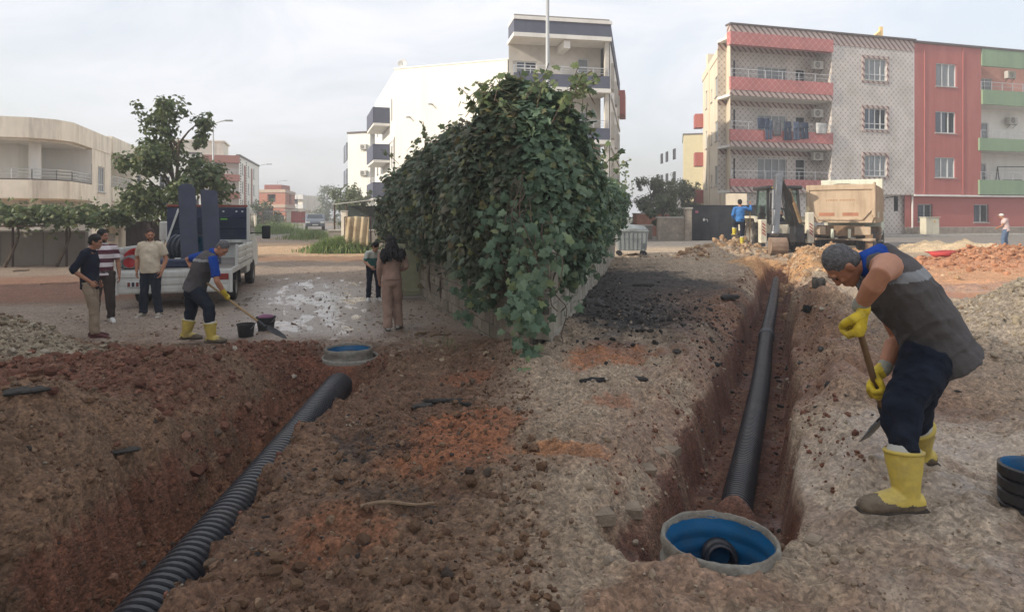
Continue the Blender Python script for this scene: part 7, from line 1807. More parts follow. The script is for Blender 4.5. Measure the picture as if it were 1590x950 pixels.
def hand(mb, w_, d, pn, thumb, size=1.0, curl=.5, r=.0085, spread=1.0):
    """w_ wrist, d direction to knuckles, pn palm normal (palm side), thumb = side of the thumb"""
    d = Vector(d).normalized(); pn = Vector(pn); pn = (pn-d*pn.dot(d)).normalized(); th = d.cross(pn)
    if th.dot(Vector(thumb)) < 0: th = -th
    k = size
    mb.loft([w_-d*.01*k, w_+d*.03*k, w_+d*.065*k, w_+d*.09*k], [(.026*k,.019*k),(.036*k,.018*k),(.042*k,.016*k),(.039*k,.013*k)], side=th, n=12, rnd_=True)
    for i, (off, ln) in enumerate(((.030,.072),(.010,.080),(-.011,.074),(-.030,.058))):
        p = w_+d*(.085*k-.004*abs(i-1)*k)+th*off*k; pts = [p-d*.012*k, p]; dr = d.copy(); seg = [.45,.32,.25]
        ax = th
        for j, sg in enumerate(seg):
            an = curl*(1.0+.08*i)*(1.0 if j else .8); pass
            t1 = Matrix.Rotation(an, 3, th) @ dr; t2 = Matrix.Rotation(-an, 3, th) @ dr
            dr = t1 if t1.dot(pn) > t2.dot(pn) else t2
            if j == 2 and curl > 1.0: dr = (t1 if (t1.dot(-d) > t2.dot(-d)) else t2)
            p = p+dr*ln*sg*k; pts.append(p)
        mb.loft(pts, [r*k*1.1, r*k*1.1, r*k*1.05, r*k*.98, r*k*.85], side=th, n=8, rnd_=True)
    b = w_+d*.022*k+th*.026*k; m = b+(th*.75+d*.55+pn*.35).normalized()*.036*k; e = m+(d*.75+pn*(.5+curl*.35)+th*(.15-.35*curl)).normalized()*.032*k; e2 = e+(d*.6+pn*.5-th*.45*curl).normalized()*.024*k
    mb.loft([b-th*.012*k, m, e, e2], [r*k*1.5, r*k*1.25, r*k*1.15, r*k*.9], side=pn, n=8, rnd_=True)
def head(mb, J, k=1.0, jaw=1.0):
    f = J['hf'].normalized(); u = J['hu']; u = (u-f*u.dot(f)).normalized(); s = u.cross(f); c = J['head']
    M = Matrix((s, f, u)).transposed()
    E = lambda off, r, n=14: mb.ell(c+M @ (Vector(off)*k), (r[0]*k, r[1]*k, r[2]*k), n, M)
    E((0,-.012,.03),(.076,.092,.088)); E((0,.012,-.02),(.066,.078,.085)); E((0,.035,-.072),(.048*jaw,.045,.042)); E((0,.064,-.098),(.024,.022,.020),10)
    E((0,.075,.028),(.052,.020,.016),10)     # brow
    E((0,.094,-.012),(.012,.014,.030),10); E((0,.104,-.028),(.017,.014,.013),10)   # nose
    E((0,.087,-.062),(.024,.012,.007),10); E((0,.085,-.075),(.021,.012,.008),10)   # lips
    for sd in (-1,1):
        E((sd*.030,.074,-.022),(.022,.016,.018),10); E((sd*.078,-.008,-.005),(.009,.020,.032),10); E((sd*.083,-.014,.008),(.007,.016,.022),8)
    return M, c
def face_parts(J, parent, k=1.0, beard=None, hair=M_hair, hairtype='short', brow=None):
    f = J['hf'].normalized(); u = J['hu']; u = (u-f*u.dot(f)).normalized(); s = u.cross(f); c = J['head']; M = Matrix((s, f, u)).transposed()
    for sd in (-1,1):
        mb = MB(); mb.ell(c+M @ (Vector((sd*.031,.084,.004))*k), (.0115*k,.005*k,.0048*k), 10, M); obj('eye', mb, M_eye, parent, I4, smooth=True)
        mb = MB(); mb.loft([c+M @ (Vector((sd*x,y,z))*k) for x, y, z in ((.014,.094,.020),(.032,.092,.027),(.052,.078,.021))], [(.0025*k,.003*k),(.003*k,.003*k),(.002*k,.002*k)], n=6); obj('eyebrow', mb, brow or hair, parent, I4, smooth=True)
    if beard:
        mb = MB(); mb.ell(c+M @ (Vector((0,.036,-.080))*k), (.052*k,.050*k,.042*k), 12, M); mb.ell(c+M @ (Vector((0,.094,-.050))*k), (.028*k,.010*k,.007*k), 10, M)
        remesh('beard', mb, .006, beard, parent, 1, .002, 60)
    if hairtype == 'bald': return
    mb = MB()
    if hairtype in ('short','crop'):
        e = .006 if hairtype == 'crop' else .012
        mb.ell(c+M @ (Vector((0,-.022,.042))*k), ((.078+e*.6)*k,(.090+e*.5)*k,(.084+e)*k), 18, M); mb.ell(c+M @ (Vector((0,-.048,-.012))*k), ((.068+e*.4)*k,(.060+e*.4)*k,(.062)*k), 14, M)
        remesh('hair', mb, .007, hair, parent, 1, .006 if hairtype == 'short' else .003, 55)
    elif hairtype == 'long':
        mb.ell(c+M @ (Vector((0,-.018,.040))*k), (.092*k,.102*k,.092*k), 18, M)
        b0 = c-f*.05*k
        mb.loft([b0+u*.03, b0-u*.12-f*.035, V3(*b0)-V3(0,0,.25)-f*.10, b0-V3(0,0,.38)-f*.10, b0-V3(0,0,.47)-f*.08], [(.085*k,.06*k),(.125*k,.07*k),(.175*k,.075*k),(.185*k,.065*k),(.11*k,.04*k)], side=s, n=18, rnd_=True)
        r0 = random.Random(5)
        for i in range(70):
            x = r0.uniform(-.2,.2); z0 = r0.uniform(-.15,-.28); p = b0+s*x-f*r0.uniform(.07,.13)+u*z0; mb.loft([p, p-u*.06+s*r0.uniform(-.02,.02)-f*.01, p-u*.13+s*r0.uniform(-.03,.03)], [.016,.015,.007], n=6)
        remesh('hair', mb, .009, hair, parent, 1, .028, 20)
def person(label, J, cfg):
    k = J['k']; s, f = J['s'], J['f']; gd = J['ground']
    t = thing('person', label, 'person', (J['pel'].x, J['pel'].y, gd))
    vx = cfg.get('voxel', .013); fat = cfg.get('fat', 1.0); w_ = cfg.get('build', 1.0)*k
    up = (J['sh']-J['pel']).normalized()
    cs = J.get('cs', s)            # chest side axis
    pel, wa, ch, sh, nk = (J[n_] for n_ in ('pel','waist','chest','sh','neck'))
    # body
    mb = MB()
    mb.loft([pel-up*.07*k, pel, wa, ch, sh-up*.02*k, sh+up*.03*k], [(.13*w_,.09*w_),(.15*w_,.10*w_*fat),(.13*w_,.095*w_*fat),(.155*w_,.11*w_),(.15*w_,.085*w_),(.07*w_,.06*w_)], side=cs, n=18, rnd_=True)
    mb.loft([sh-up*.02*k, nk+(J['head']-nk)*.15, J['head']-(J['head']-nk)*.25], [.062*k,.054*k,.052*k], side=cs, n=12, rnd_=True)
    head(mb, J, k)
    for S_ in 'LR':
        a, e, wr = J['sh'+S_], J['el'+S_], J['wr'+S_]
        mb.loft([sh.lerp(a,.55), a, a.lerp(e,.3), e, e.lerp(wr,.28), wr], [q_*cfg.get('arm',1.0) for q_ in (.055*w_,.058*w_,.050*w_,.041*k,.042*w_,.028*k)], side=f, n=12, rnd_=True)
        h_, kn, an = J['hi'+S_], J['kn'+S_], J['an'+S_]
        mb.loft([h_, h_.lerp(kn,.35), kn, kn.lerp(an,.3), an], [.080*w_,.074*w_,.052*k,.052*k,.036*k], side=s, n=12, rnd_=True)
        if cfg.get('feet_in_body', True):
            td = J['t'+S_].normalized(); mb.loft([an-td*.03*k-V3(0,0,.04*k), an+td*.07*k-V3(0,0,.05*k), an+td*.14*k-V3(0,0,.06*k)], [(.032*k,.032*k),(.036*k,.024*k),(.036*k,.016*k)], side=V3(0,0,1).cross(td), n=10, rnd_=True)
    ex = MB()
    for S_ in 'LR':
        if S_ in cfg.get('nohand', ''): continue
        wr, e = J['wr'+S_], J['el'+S_]; d = J.get('hd'+S_, (wr-e).normalized()); pn = J.get('pn'+S_, (-s if S_ == 'L' else s)); tb = J.get('tb'+S_, f)
        hand(ex, wr, d, pn, tb, k*.98, J.get('curl'+S_, .35))
    body = remesh('body', mb, vx*.85, cfg['skin'], t, 2, 0, extra=ex if ex.v else None)
    face_parts(J, body, k, cfg.get('beard'), cfg.get('hair', M_hair), cfg.get('hairtype','short'), cfg.get('brow'))
    # shirt
    g = cfg.get('shirt_pad', .014); bl = cfg.get('belly', 0)
    mb = MB(); hem = cfg.get('hem', .10)
    mb.loft([pel-up*hem*k+f*.0, pel+f*bl*.3, wa+f*bl, ch+f*bl*.3, sh-up*.03*k, sh+up*.015*k, nk-up*.015*k], [((.168+g)*w_,(.118+g)*w_*fat),((.160+g)*w_,(.116+g)*w_*fat),((.147+g)*w_,(.112+g)*w_*fat),((.168+g)*w_,(.118+g)*w_),((.160+g)*w_,(.094+g)*w_),((.105+g)*w_,(.070+g)*w_),(.066*k,.062*k)], side=cs, n=24)
    sl = cfg.get('sleeve', .5)
    for S_ in 'LR':
        a, e, wr = J['sh'+S_], J['el'+S_], J['wr'+S_]
        if sl <= 0: mb.loft([sh.lerp(a,.3), sh.lerp(a,.92)], [.075*w_,.068*w_], side=f, n=14, rnd_=True); continue
        if sl <= 1: pts = [sh.lerp(a,.5), a, a.lerp(e, sl*.5), a.lerp(e, sl)]; rr = [.070*w_,.072*w_,.066*w_,.064*w_]
        else: pts = [sh.lerp(a,.5), a, a.lerp(e,.5), e, e.lerp(wr,(sl-1)*.5), e.lerp(wr, sl-1)]; rr = [.072*w_,.074*w_,.066*w_,.058*w_,.054*w_,.046*w_]
        mb.loft(pts, rr, side=f, n=14)
    shirt = remesh('shirt', mb, vx, cfg['shirt'], t, 1, cfg.get('fold',.020)*k, 7, 3)
    if cfg.get('collar'):
        cu = (J['head']-nk).normalized(); ring = []
        mb = MB(); mb.loft([nk-cu*.035*k, nk-cu*.005*k, nk+cu*.018*k, nk+cu*.0*k, nk-cu*.02*k], [(.082*k,.076*k),(.070*k,.066*k),(.064*k,.062*k),(.058*k,.056*k),(.058*k,.056*k)], side=cs, n=18, cap=False); c_ = obj('collar', mb, cfg['collar'], shirt, I4, smooth=True)
    # trousers
    mb = MB(); g = cfg.get('leg_pad', .016); th = cfg.get('thigh', 1.0)
    mb.loft([pel+up*.045*k, pel, pel-up*.06*k], [(.150*w_,.112*w_*fat),(.165*w_,.125*w_*fat),(.155*w_,.115*w_)], side=J.get('ps', s), n=20, rnd_=True)
    for S_ in 'LR':
        h_, kn, an = J['hi'+S_], J['kn'+S_], J['an'+S_]; cut = cfg.get('cut', 1.0); wide = cfg.get('wide', 1.0)
        mb.loft([h_+up*.02*k, h_.lerp(kn,.3), h_.lerp(kn,.7), kn, kn.lerp(an,.4*cut), kn.lerp(an,.85*cut), kn.lerp(an,1.02*cut)], [(.083+g)*w_*th,(.080+g)*w_*th,(.068+g)*w_*wide,(.058+g)*w_*wide,(.056+g)*w_*wide,(.050+g)*w_*wide*(.80 if cfg.get('boots') else 1),(.052+g)*w_*wide*(.72 if cfg.get('boots') else 1)], side=s, n=16)
    remesh('trousers', mb, vx, cfg['trousers'], t, 1, cfg.get('fold',.020)*k, 8, 13)
    # footwear
    for S_ in 'LR':
        an = J['an'+S_]; td = Vector(J['t'+S_]); td.z = J.get('tz'+S_, 0); td.normalize(); sd = V3(0,0,1).cross(td).normalized(); un = td.cross(sd); un = un if un.z > 0 else -un
        fs_ = k*cfg.get('foot', 1.0)
        if cfg.get('boots'):
            kn = J['kn'+S_]; mb = MB(); hgt = cfg.get('boot_h', .24)*k; ax = (kn-an).normalized(); sole = an-un*.075*fs_
            mb.loft([an-ax*.05*k, an, an+ax*hgt*.45, an+ax*hgt*.8, an+ax*hgt], [(.056*k,.066*k),(.060*k,.064*k),(.072*k,.082*k),(.082*k,.094*k),(.086*k,.100*k)], side=sd, n=20)
            mb.loft([sole-td*.045*fs_+un*.045, sole+td*.03*fs_+un*.06, sole+td*.10*fs_+un*.050, sole+td*.16*fs_+un*.040, sole+td*.20*fs_+un*.036], [(.046*fs_,.052*fs_),(.050*fs_,.064*fs_),(.054*fs_,.050*fs_),(.054*fs_,.042*fs_),(.044*fs_,.034*fs_)], side=sd, n=16, rnd_=True)
            b = remesh('boot', mb, vx*.7, cfg['boots'], t, 2, .006*k, 14, 7)
            me_ = b.data; me_.materials.append(M_mudb); zz0 = sole.z
            for p_ in me_.polygons:
                c_ = p_.center; hgt_ = c_.z-zz0; fr_ = (c_-sole).dot(td)
                if hgt_ < .03+.05*float(vn(c_.x*28, c_.y*28+c_.z*20, 4))+max(0, fr_-.08)*.45: p_.material_index = 1
            mb = MB(); mb.loft([sole-td*.085*fs_+un*.008, sole-td*.02*fs_+un*.006, sole+td*.03*fs_+un*.010, sole+td*.12*fs_+un*.006, sole+td*.23*fs_+un*.010], [(.042*fs_,.012),(.046*fs_,.014),(.044*fs_,.010),(.056*fs_,.012),(.036*fs_,.010)], side=sd, n=14, rnd_=True); obj('sole', mb, cfg.get('sole', M_tire), b, I4, smooth=True)
            rimc = an+ax*hgt; mb = MB(); mb.loft([rimc-ax*.012, rimc+ax*.006], [(.089*k,.104*k)]*2, side=sd, n=22); obj('rim_band', mb, cfg['boots'], b, I4, smooth=True)
            mb = MB(); mb.loft([rimc+ax*.007, rimc+ax*.035], [(.074*k,.084*k),(.066*k,.072*k)], side=sd, n=18, rnd_=True); obj('sock', mb, cfg.get('sock', mat('white_sock', (.5,.5,.48,1))), b, I4, smooth=True)
        else:
            mb = MB(); sole = an-un*.082*fs_
            mb.loft([sole-td*.055*fs_+un*.04, sole+td*.03*fs_+un*.05, sole+td*.10*fs_+un*.038, sole+td*.17*fs_+un*.026, sole+td*.20*fs_+un*.022], [(.036*fs_,.036*fs_),(.038*fs_,.046*fs_),(.044*fs_,.034*fs_),(.043*fs_,.024*fs_),(.030*fs_,.016*fs_)], side=sd, n=14, rnd_=True)
            b = remesh('shoe', mb, .010, cfg['shoes'], t, 1)
            mb = MB(); mb.loft([sole-td*.075*fs_+un*.006, sole+td*.03*fs_+un*.005, sole+td*.22*fs_+un*.007], [(.038*fs_,.011),(.043*fs_,.011),(.036*fs_,.010)], side=sd, n=12, rnd_=True); obj('sole', mb, cfg.get('sole', M_wht), b, I4, smooth=True)
    return t, body, shirt
def shovel(label, a, b, blade_dir, r=.017, m=None, bl=.30, bw=.12, blade_n=None, mblade=None):
    """a grip end, b socket end"""
    a, b = Vector(a), Vector(b); t = thing('shovel', label, 'shovel', b)
    mb = MB(); mb.loft([a, a.lerp(b,.5), b], [r*.9, r, r*1.05], n=10, rnd_=True); obj('handle', mb, m or M_wood, t, I4, smooth=True)
    d = Vector(blade_dir).normalized(); n_ = Vector(blade_n or (0,0,1)); n_ = (n_-d*n_.dot(d)).normalized(); s_ = d.cross(n_)
    mb = MB(); K = 8; rows = [(0,.45),(.12,.85),(.3,1),(.6,.95),(.85,.62),(1,.12)]
    for sgn in (1, -1):
        for (f_, ww) in rows:
            for j in range(K+1):
                g = (j/K-.5)*2; mb.v.append(tuple(b+d*(bl*f_)+s_*(g*bw*ww)+n_*(.028*g*g*ww*(1 if f_ < .9 else .3)+.02*math.sin(f_*3)*-1+.0025*sgn)))
    n0 = len(rows)*(K+1)
    for sg in range(2):
        for i in range(len(rows)-1):
            for j in range(K): q = sg*n0+i*(K+1)+j; mb.f.append((q,q+1,q+K+2,q+K+1))
    for j in range(K): mb.f.append((j,j+1,n0+j+1,n0+j)); q = (len(rows)-1)*(K+1)+j; mb.f.append((q,q+1,n0+q+1,n0+q))
    for i in range(len(rows)-1): q = i*(K+1); mb.f.append((q,q+K+1,n0+q+K+1,n0+q)); q += K; mb.f.append((q,q+K+1,n0+q+K+1,n0+q))
    obj('blade', mb, mblade or M_st, t, I4, smooth=False)
    mb = MB(); mb.loft([b-d*.0+(a-b).normalized()*.12, b, b+d*.05], [r*1.35, r*1.3, (r*1.6,r*.7)], n=10); obj('socket', mb, M_dark, t, I4, smooth=True)
    return t
def stripes(nm, c1, c2, pitch, off=0):
    m = bpy.data.materials.new(nm); m.use_nodes = True; n = m.node_tree.nodes; l = m.node_tree.links; b = n['Principled BSDF']; b.inputs['Roughness'].default_value = .95
    g = n.new('ShaderNodeTexCoord'); s = n.new('ShaderNodeSeparateXYZ'); l.new(g.outputs['Object'], s.inputs[0])
    d = n.new('ShaderNodeMath'); d.operation = 'MULTIPLY_ADD'; d.inputs[1].default_value = 1/pitch; d.inputs[2].default_value = off; l.new(s.outputs['Z'], d.inputs[0])
    f = n.new('ShaderNodeMath'); f.operation = 'FRACT'; l.new(d.outputs[0], f.inputs[0]); q = n.new('ShaderNodeMath'); q.operation = 'GREATER_THAN'; q.inputs[1].default_value = .5; l.new(f.outputs[0], q.inputs[0])
    a = n.new('ShaderNodeMixRGB'); a.inputs['Color1'].default_value = c1; a.inputs['Color2'].default_value = c2; l.new(q.outputs[0], a.inputs['Fac']); l.new(a.outputs[0], b.inputs['Base Color']); return m
M_yb = mat('yellow_rubber', (.56,.43,.085,1), .5, var=.12, vs=6, bump=.08, bs=40, dirt=(.22,.17,.10,1), dirt_amt=.75, dirt_s=4, spec=.45)
M_yg = mat('yellow_glove', (.62,.46,.03,1), .55, var=.15, vs=14, bump=.25, bs=70, dirt=(.14,.11,.07,1), dirt_amt=.6, dirt_s=9)
M_vest = fabric('grey_vest', (.085,.080,.082,1), .18, (.14,.12,.11,1), .4); M_vestR = fabric('charcoal_vest', (.098,.092,.094,1), .16, (.10,.085,.075,1), .4)
M_navyt = fabric('navy_trousers', (.012,.017,.030,1), .3, (.04,.04,.045,1), .4); M_royal = fabric('royal_blue_cloth', (.015,.06,.30,1))
M_mudb = mat('wet_mud', (.15,.12,.085,1), .75, var=.35, vs=20, bump=.5, bs=60)
M_cuff = fabric('pale_cuff', (.30,.30,.26,1))

# ---- 1: young man in navy shirt, side on, hands at the pockets
g0 = lambda u, Y: Vector(((u-795)/F*Y, Y, 0))
b = g0(139,10.45); b.z = gz(b.x,b.y)-.01
J = stance(b, (1,.25), 1.70, head=(0,.09,1.60), neck=(0,.03,1.475), elL=(.24,-.14,1.15), wrL=(.19,.05,.93), elR=(-.24,-.16,1.15), wrR=(-.17,.07,.95), anL=(.10,.03,.09), anR=(-.10,.12,.09), knL=(.1,.04,.5), knR=(-.1,.1,.5), hf=(1,.2,-.35), hu=(.3,0,1), hdR=V3(.7,.1,-.7), curlR=.7)
J['hf'] = V3(1,.25,-.28); J['hu'] = V3(.28,0,1)
person('young man in navy shirt and beige trousers, side on, leftmost of the three bystanders', J, dict(skin=M_skin2, shirt=fabric('navy_shirt', (.014,.017,.030,1)), trousers=fabric('khaki_cloth', (.27,.21,.15,1)), shoes=mat('dark_red_sandal', (.09,.03,.03,1), .7), sole=mat('red_sole', (.10,.03,.03,1)), sleeve=1.15, hairtype='short', collar=fabric('navy_collar', (.016,.02,.034,1)), hem=.13, shirt_pad=.022, leg_pad=.02, build=.95))
# ---- 2: man in striped shirt
b = g0(160,11.9); b.z = gz(b.x,b.y)-.01
J = stance(b, (.55,-.85), 1.72, anL=(.13,-.02,.09), wrR=(-.2,.1,.98), wrL=(.26,.02,.88)); J['hf'] = V3(.95,-.2,-.1)
person('man in maroon and white striped shirt standing behind the navy shirted man', J, dict(skin=M_skin2, shirt=stripes('maroon_stripes', srgb(206,198,200), srgb(84,40,52), .155, .18), trousers=fabric('dark_brown_cloth', (.055,.042,.036,1)), shoes=mat('white_trainer', (.6,.6,.58,1), .6, bump=0), sleeve=.75, collar=fabric('white_collar', (.55,.53,.53,1)), beard=mat('stubble', (.035,.025,.02,1), .9), leg_pad=.022, hem=.08))
# ---- 3: man in cream polo
b = g0(234,12.55); b.z = gz(b.x,b.y)-.01
J = stance(b, (.12,-1), 1.72, wrL=(.235,.06,.90), wrR=(-.235,.06,.90), elL=(.27,-.05,1.14), elR=(-.27,-.05,1.14), anL=(.15,-.02,.09), anR=(-.15,-.02,.09)); J['hf'] = V3(.55,-.8,-.22)
person('stocky bearded man in cream polo and dark jeans beside the dropped tailgate', J, dict(skin=M_skin, shirt=fabric('cream_polo', (.58,.50,.38,1)), trousers=fabric('dark_jeans', (.022,.028,.040,1)), shoes=mat('stone_shoe', (.34,.30,.24,1), .8), sleeve=.72, collar=fabric('cream_collar', (.5,.42,.32,1)), beard=mat('dark_beard', (.03,.02,.016,1), .9), hairtype='crop', hair=mat('thin_hair', (.06,.035,.028,1), .7), brow=M_hair, build=1.08, fat=1.18, belly=.025, hem=.06))
# ---- 4: digging man in grey vest, left
Y4 = 9.75
def Q(u, v, dY=0.0, Yb=Y4): return P(u, v, Yb+dY)
b = g0(318, Y4); b.z = gz(b.x, b.y)-.01
f4 = V3(1,-.12,0).normalized(); s4 = V3(0,0,1).cross(f4)
J = stance(b, (1,-.12), 1.72)
J.update(pel=Q(303,447), waist=Q(309,430), chest=Q(318,410), sh=Q(326,398), neck=Q(334,391), head=Q(345,386), shL=Q(320,396,.17), shR=Q(331,404,-.18), elR=Q(337,437,-.22), wrR=Q(348,458,-.05), elL=Q(290,403,.30), wrL=Q(316,437,.12),
    hiL=Q(300,450,.10), hiR=Q(304,452,-.10), knL=Q(297,480,.20), knR=Q(324,477,-.14), anL=Q(289,519,.18), anR=Q(328,524,-.12), tL=V3(1,.05,0), tR=V3(1,-.1,0), cs=s4, ps=s4)
J['hf'] = V3(.62,-.25,-.72).normalized(); J['hu'] = V3(.75,-.1,.6)
a_ = Q(322,440,.0); e_ = Q(410,506,-.1); dsh = (e_-a_).normalized()
J['wrR'] = Q(349,456,-.10)
t, body, shirt = person('digging man in grey vest, blue T-shirt and yellow boots bending over his shovel', J, dict(skin=M_skin, shirt=M_vest, trousers=M_navyt, boots=M_yb, sleeve=0, hairtype='crop', hair=M_hairg, brow=M_hairg, voxel=.012, nohand='LR', foot=1.05, boot_h=.22, hem=.05, shirt_pad=.03, build=1.06, cut=.62, leg_pad=.024))
for S_, y_ in (('R',0),('L',0)):
    a, e = J['sh'+S_], J['el'+S_]; mb = MB(); mb.loft([a-(e-a)*.18, a, a.lerp(e,.4), a.lerp(e,.78)], [.062,.068,.066,.064], side=f4, n=14); remesh('sleeve', mb, .011, M_royal, t, 1, .008, 12)
mb = MB(); nk = J['neck']; cu = (J['head']-nk).normalized(); mb.loft([nk-cu*.05, nk+cu*.0, nk+cu*.015], [(.085,.08),(.07,.066),(.06,.06)], side=s4, n=16); obj('collar', mb, M_royal, shirt, I4, smooth=True)
upv = (J['sh']-J['pel']).normalized(); M_ref = mat('reflective_grey', (.30,.31,.32,1), .4); band(shirt, J['sh'], upv+f4*-.35, -.085, -.045, M_ref)
for S_, w_ in (('R', J['wrR']), ('L', J['wrL'])):
    mb = MB(); c = a_ + dsh*((w_-a_).dot(dsh)); w0 = w_.lerp(c, .0); dh = (c-w_); dh = dh if dh.length > .03 else V3(.3,0,-.6)
    hand(mb, w_, (dh.normalized()+V3(.3,0,-.5)).normalized(), (c-w_).cross(dsh).cross(c-w_)+V3(.2,.4,-.2), -dsh, 1.15, 1.25, .011)
    mb.loft([w_-(w_-J['el'+S_]).normalized()*.07, w_], [.040,.036], n=12, rnd_=True)
    remesh('glove', mb, .008, M_yg, t, 1)
shovel('long handled shovel held by the digging man in the grey vest', a_-dsh*.08, e_, Q(446,526,-.15)-e_, .018, m=mat('pale_ash_handle', srgb(150,126,92), .8), bl=.40, bw=.09, blade_n=(.5,-.1,1), mblade=M_bk)
# ---- 5: woman from behind
b = g0(608,11.15); b.z = gz(b.x,b.y)-.01
J = stance(b, (-.12,1), 1.66, anL=(.07,.02,.09), anR=(-.11,.22,.09), knL=(.07,.05,.49), knR=(-.09,.20,.50), elL=(.22,-.03,1.16), wrL=(.23,.10,.92), elR=(-.27,.02,1.18), wrR=(-.17,.14,1.10), head=(.02,.10,1.60), neck=(0,.03,1.47), sh=(0,.01,1.42)); J['hf'] = V3(-.35,.9,-.45); J['hu'] = V3(-.1,.35,1)
M_taupe = fabric('taupe_pink_cloth', (.36,.24,.19,1), .12)
person('woman with long dark curly hair in a taupe two piece suit, seen from behind', J, dict(skin=M_skin3, shirt=M_taupe, trousers=fabric('taupe_trousers', (.36,.245,.195,1), .12), shoes=mat('white_shoe', (.55,.54,.5,1), .6), sole=M_dark, sleeve=1.9, hairtype='long', hem=.02, shirt_pad=.02, build=.93, wide=1.22, leg_pad=.022, cut=1.06))
# ---- 6: child bending forward beyond her
b = g0(580,15.2); b.z = gz(b.x,b.y)-.01
J = stance(b, (.35,-.95), 1.60, pel=(0,-.14,.92), waist=(0,-.06,1.03), chest=(0,.06,1.17), sh=(0,.15,1.27), neck=(0,.19,1.32), head=(0,.30,1.40), shL=(.17,.15,1.25), shR=(-.17,.15,1.25), elL=(.22,.20,1.02), elR=(-.24,.16,1.02), wrL=(.12,.36,.93), wrR=(-.12,.34,.90), hiL=(.08,-.13,.92), hiR=(-.08,-.13,.92)); J['hf'] = V3(.75,-.3,-.6); J['hu'] = V3(.4,-.2,.8)
person('young person in white and teal top and navy trousers leaning forward beyond the woman', J, dict(skin=M_skin3, shirt=stripes('white_teal_top', srgb(196,200,190), srgb(60,120,116), .42, .32), trousers=M_navyt, shoes=mat('white_trainer', (.6,.6,.58,1)), sleeve=.9, build=.9, hairtype='short'))
# ---- 7: foreground worker, right
Y7 = 3.72
Qr = lambda u, v, dY=0.0: P(u, v, Y7+dY)
f7 = V3(-1,.06,0).normalized(); s7 = V3(0,0,1).cross(f7)      # his left is towards the camera
b = Vector((2.24, 3.62, 0.0)); 
J = stance((2.24,3.7,gz(2.24,3.55)), (-1,.06), 1.78)
J.update(pel=Qr(1452,535), waist=Qr(1428,492), chest=Qr(1392,448), sh=Qr(1364,416), neck=Qr(1343,410), head=Qr(1309,413,.02), shL=Qr(1384,424,-.19), shR=Qr(1352,424,.19), elL=Qr(1366,440,-.36), wrL=Qr(1335,476,-.20), elR=Qr(1396,520,.22), wrR=Qr(1372,574,.12),
    hiL=Qr(1446,552,-.10), hiR=Qr(1452,548,.12), knL=Qr(1400,632,-.16), knR=Qr(1420,622,.28), anL=P(1407,768,3.50), anR=P(1429,700,4.22), tL=V3(-1,-.05,0), tR=V3(-1,.1,0), cs=s7, ps=s7)
J['hf'] = V3(-.45,.12,-.88).normalized(); J['hu'] = V3(-.85,.0,.5)
J['elL'] = Qr(1366,428,-.36); J['shL'] = Qr(1378,414,-.20)
t, body, shirt = person('worker in charcoal vest, navy trousers and yellow boots bending over a shovel in the foreground', J, dict(skin=M_skin, shirt=M_vestR, trousers=M_navyt, boots=M_yb, sleeve=0, hairtype='crop', hair=M_hairg, brow=M_hairg, voxel=.009, nohand='LR', foot=1.12, boot_h=.225, hem=.11, shirt_pad=.048, build=1.05, cut=.56, leg_pad=.030, thigh=1.05, arm=1.28, fold=.034))
# blue T-shirt collar and shoulder
nk = J['neck']; cu = (J['head']-nk).normalized(); mb = MB(); mb.loft([nk-cu*.10, nk-cu*.045, nk+cu*.015, nk+cu*.03], [(.125,.115),(.102,.092),(.074,.070),(.066,.064)], side=s7, n=24); remesh('blue_collar', mb, .007, M_royal, shirt, 1, .005, 16)
upv = (J['sh']-J['pel']).normalized(); band(shirt, J['sh'], upv-f7*.5, -.06, -.005, mat('vest_yoke', (.20,.21,.22,1), .7))
gA = P(1331,500,3.52); gB = P(1362,597,3.80); dsh = (gB-gA).normalized()
for S_, c in (('L', gA), ('R', gB)):
    w_ = J['wr'+S_]; mb = MB(); dd = (c-w_).normalized()
    pn_ = (dsh.cross(dd)).normalized()*(1 if S_ == 'L' else -1); base = c-dd*.075+pn_*(-.018)
    hand(mb, base, dd*1.0, pn_, -dsh, 1.5, 1.15, .0125)
    mb.loft([w_-(w_-J['el'+S_]).normalized()*.02, base], [.042,.040], n=14, rnd_=True)
    g = remesh('glove', mb, .0055, M_yg, t, 1, .002, 40)
    mb = MB(); w1 = w_-(w_-J['el'+S_]).normalized()*.035; mb.loft([w1, w_], [.043,.041], n=18, rnd_=True); obj('cuff', mb, M_cuff, g, I4, smooth=True)
gC = P(1374,648,3.95)
shovel('wooden handled shovel held by the foreground worker', gA-dsh*.03, gC, P(1352,668,4.05)-gC, .0185, m=mat('grimy_handle', srgb(122,98,72), .8, var=.3), bl=.26, bw=.13, blade_n=(-.2,-.3,1))
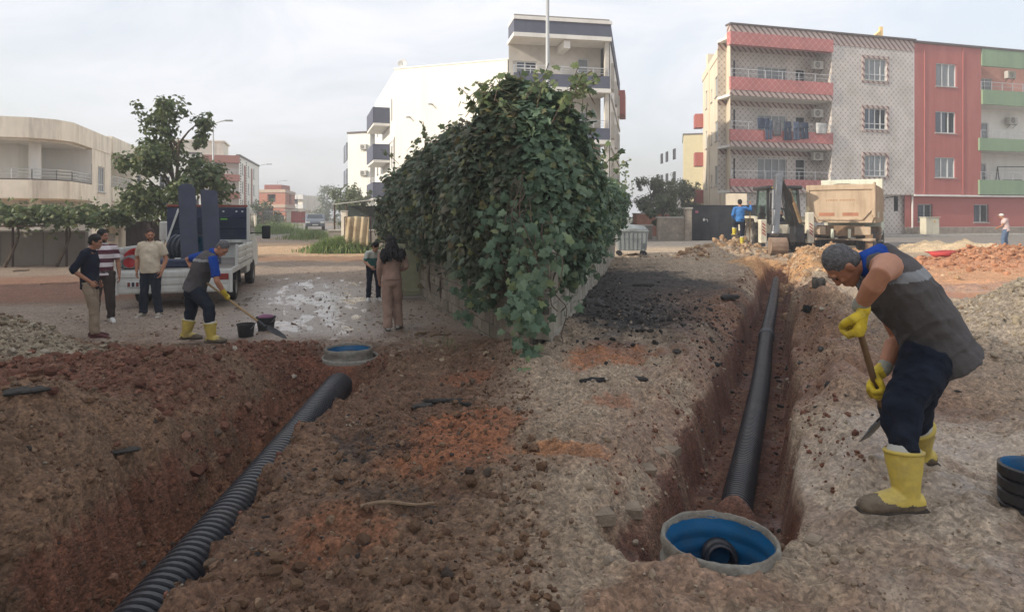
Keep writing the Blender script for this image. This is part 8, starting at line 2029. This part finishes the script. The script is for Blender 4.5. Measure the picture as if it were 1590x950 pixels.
# ---- 8: man in blue with one foot on the heap
b = g0(1149,25.2); b.z = gz(b.x,b.y)+.02
J = stance(b, (.15,1), 1.76, anL=(.17,.3,.40), knL=(.15,.22,.82), anR=(-.07,-.03,.03), knR=(-.09,.05,.48), shR=(-.2,0,1.42), elR=(-.42,.05,1.32), wrR=(-.42,.10,1.56), hdR=V3(0,0,1), curlR=1.1, elL=(.27,.0,1.15), wrL=(.17,.14,.98)); J['hf'] = V3(.3,.9,-.25)
person('man in bright blue long sleeved top and yellow boots leaning on a tall stick', J, dict(skin=M_skin2, shirt=fabric('bright_blue_top', (.05,.17,.42,1)), trousers=M_navyt, boots=mat('bright_yellow_boot', (.56,.46,.06,1), .5), sleeve=1.9, hairtype='short', cut=.66, voxel=.016, hem=.06))
w_ = J['wrR']+V3(0,0,.06); t = thing('digging_bar', 'tall pale pole held upright by the man in blue', 'pole', (w_.x, w_.y+.03, w_.z-1.5)); mb = MB(); mb.loft([(w_.x,w_.y+.03,w_.z+.06),(w_.x-.03,w_.y+.05,w_.z-1.6)], .022, n=8, rnd_=True); obj('shaft', mb, mat('pale_ash_handle', (0,0,0,1)), t, I4, smooth=True)
# ---- 9: man in pale pink shirt at the right edge
b = g0(1562,30.5); b.z = gz(b.x,b.y)-.05
J = stance(b, (-.7,.7), 1.74, sh=(0,.08,1.41), chest=(0,.06,1.28), neck=(0,.10,1.46), head=(0,.18,1.58), elL=(.24,.12,1.12), wrL=(.14,.3,1.02), elR=(-.24,.1,1.12), wrR=(-.12,.3,1.02), knL=(.12,.1,.5), anL=(.15,.05,.09)); J['hf'] = V3(-.8,.3,-.5)
t, bd, sh_ = person('man in pale pink shirt, white cap and blue jeans at the right edge', J, dict(skin=M_skin2, shirt=fabric('pale_pink_shirt', (.60,.46,.44,1)), trousers=fabric('light_jeans', (.10,.15,.24,1)), shoes=M_dark, sleeve=.6, hairtype='bald', voxel=.016, build=1.08))
mb = MB(); h = J['head']; mb.ell(h+V3(0,-.01,.055), (.098,.108,.075), 16); mb.ell(h+V3(-.07,.03,.045), (.07,.07,.012), 12); o = obj('cap', mb, mat('white_cap', (.6,.58,.55,1), .9), bd, I4, smooth=True)
# ---- 10: machine operator
b = Vector((bx-.12, by+.78, bz+.55))
J = stance(b, (0,-1), 1.7, hiL=(.1,.05,.92), hiR=(-.1,.05,.92), knL=(.14,.42,.95), knR=(-.14,.42,.95), anL=(.14,.45,.55), anR=(-.14,.45,.55), elL=(.25,.12,1.16), elR=(-.25,.12,1.16), wrL=(.2,.35,1.15), wrR=(-.2,.35,1.15)); J['hf'] = V3(-.1,-1,-.35)
person('machine operator in a white T-shirt seated in the backhoe cab', J, dict(skin=M_skin2, shirt=fabric('white_tshirt', (.5,.48,.46,1)), trousers=M_navyt, shoes=M_dark, sleeve=.6, voxel=.018, hairtype='short'))

# ------------------------------------------------------------------ haze
HZ = 0.0032
mb = MB(); mb.box(-130, 130, -45, 175, -3, 17.5); hz = mb.mesh('haze'); m = bpy.data.materials.new('haze'); m.use_nodes = True; n = m.node_tree.nodes; l = m.node_tree.links
n.remove(n['Principled BSDF']); v = n.new('ShaderNodeVolumePrincipled'); v.inputs['Color'].default_value = (.97,.97,.99,1); v.inputs['Density'].default_value = HZ; v.inputs['Anisotropy'].default_value = .3
l.new(v.outputs[0], n['Material Output'].inputs['Volume']); hz.materials.append(m); recalc(hz); o = link('haze', hz); tag(o, kind='stuff'); m.cycles.homogeneous_volume = True
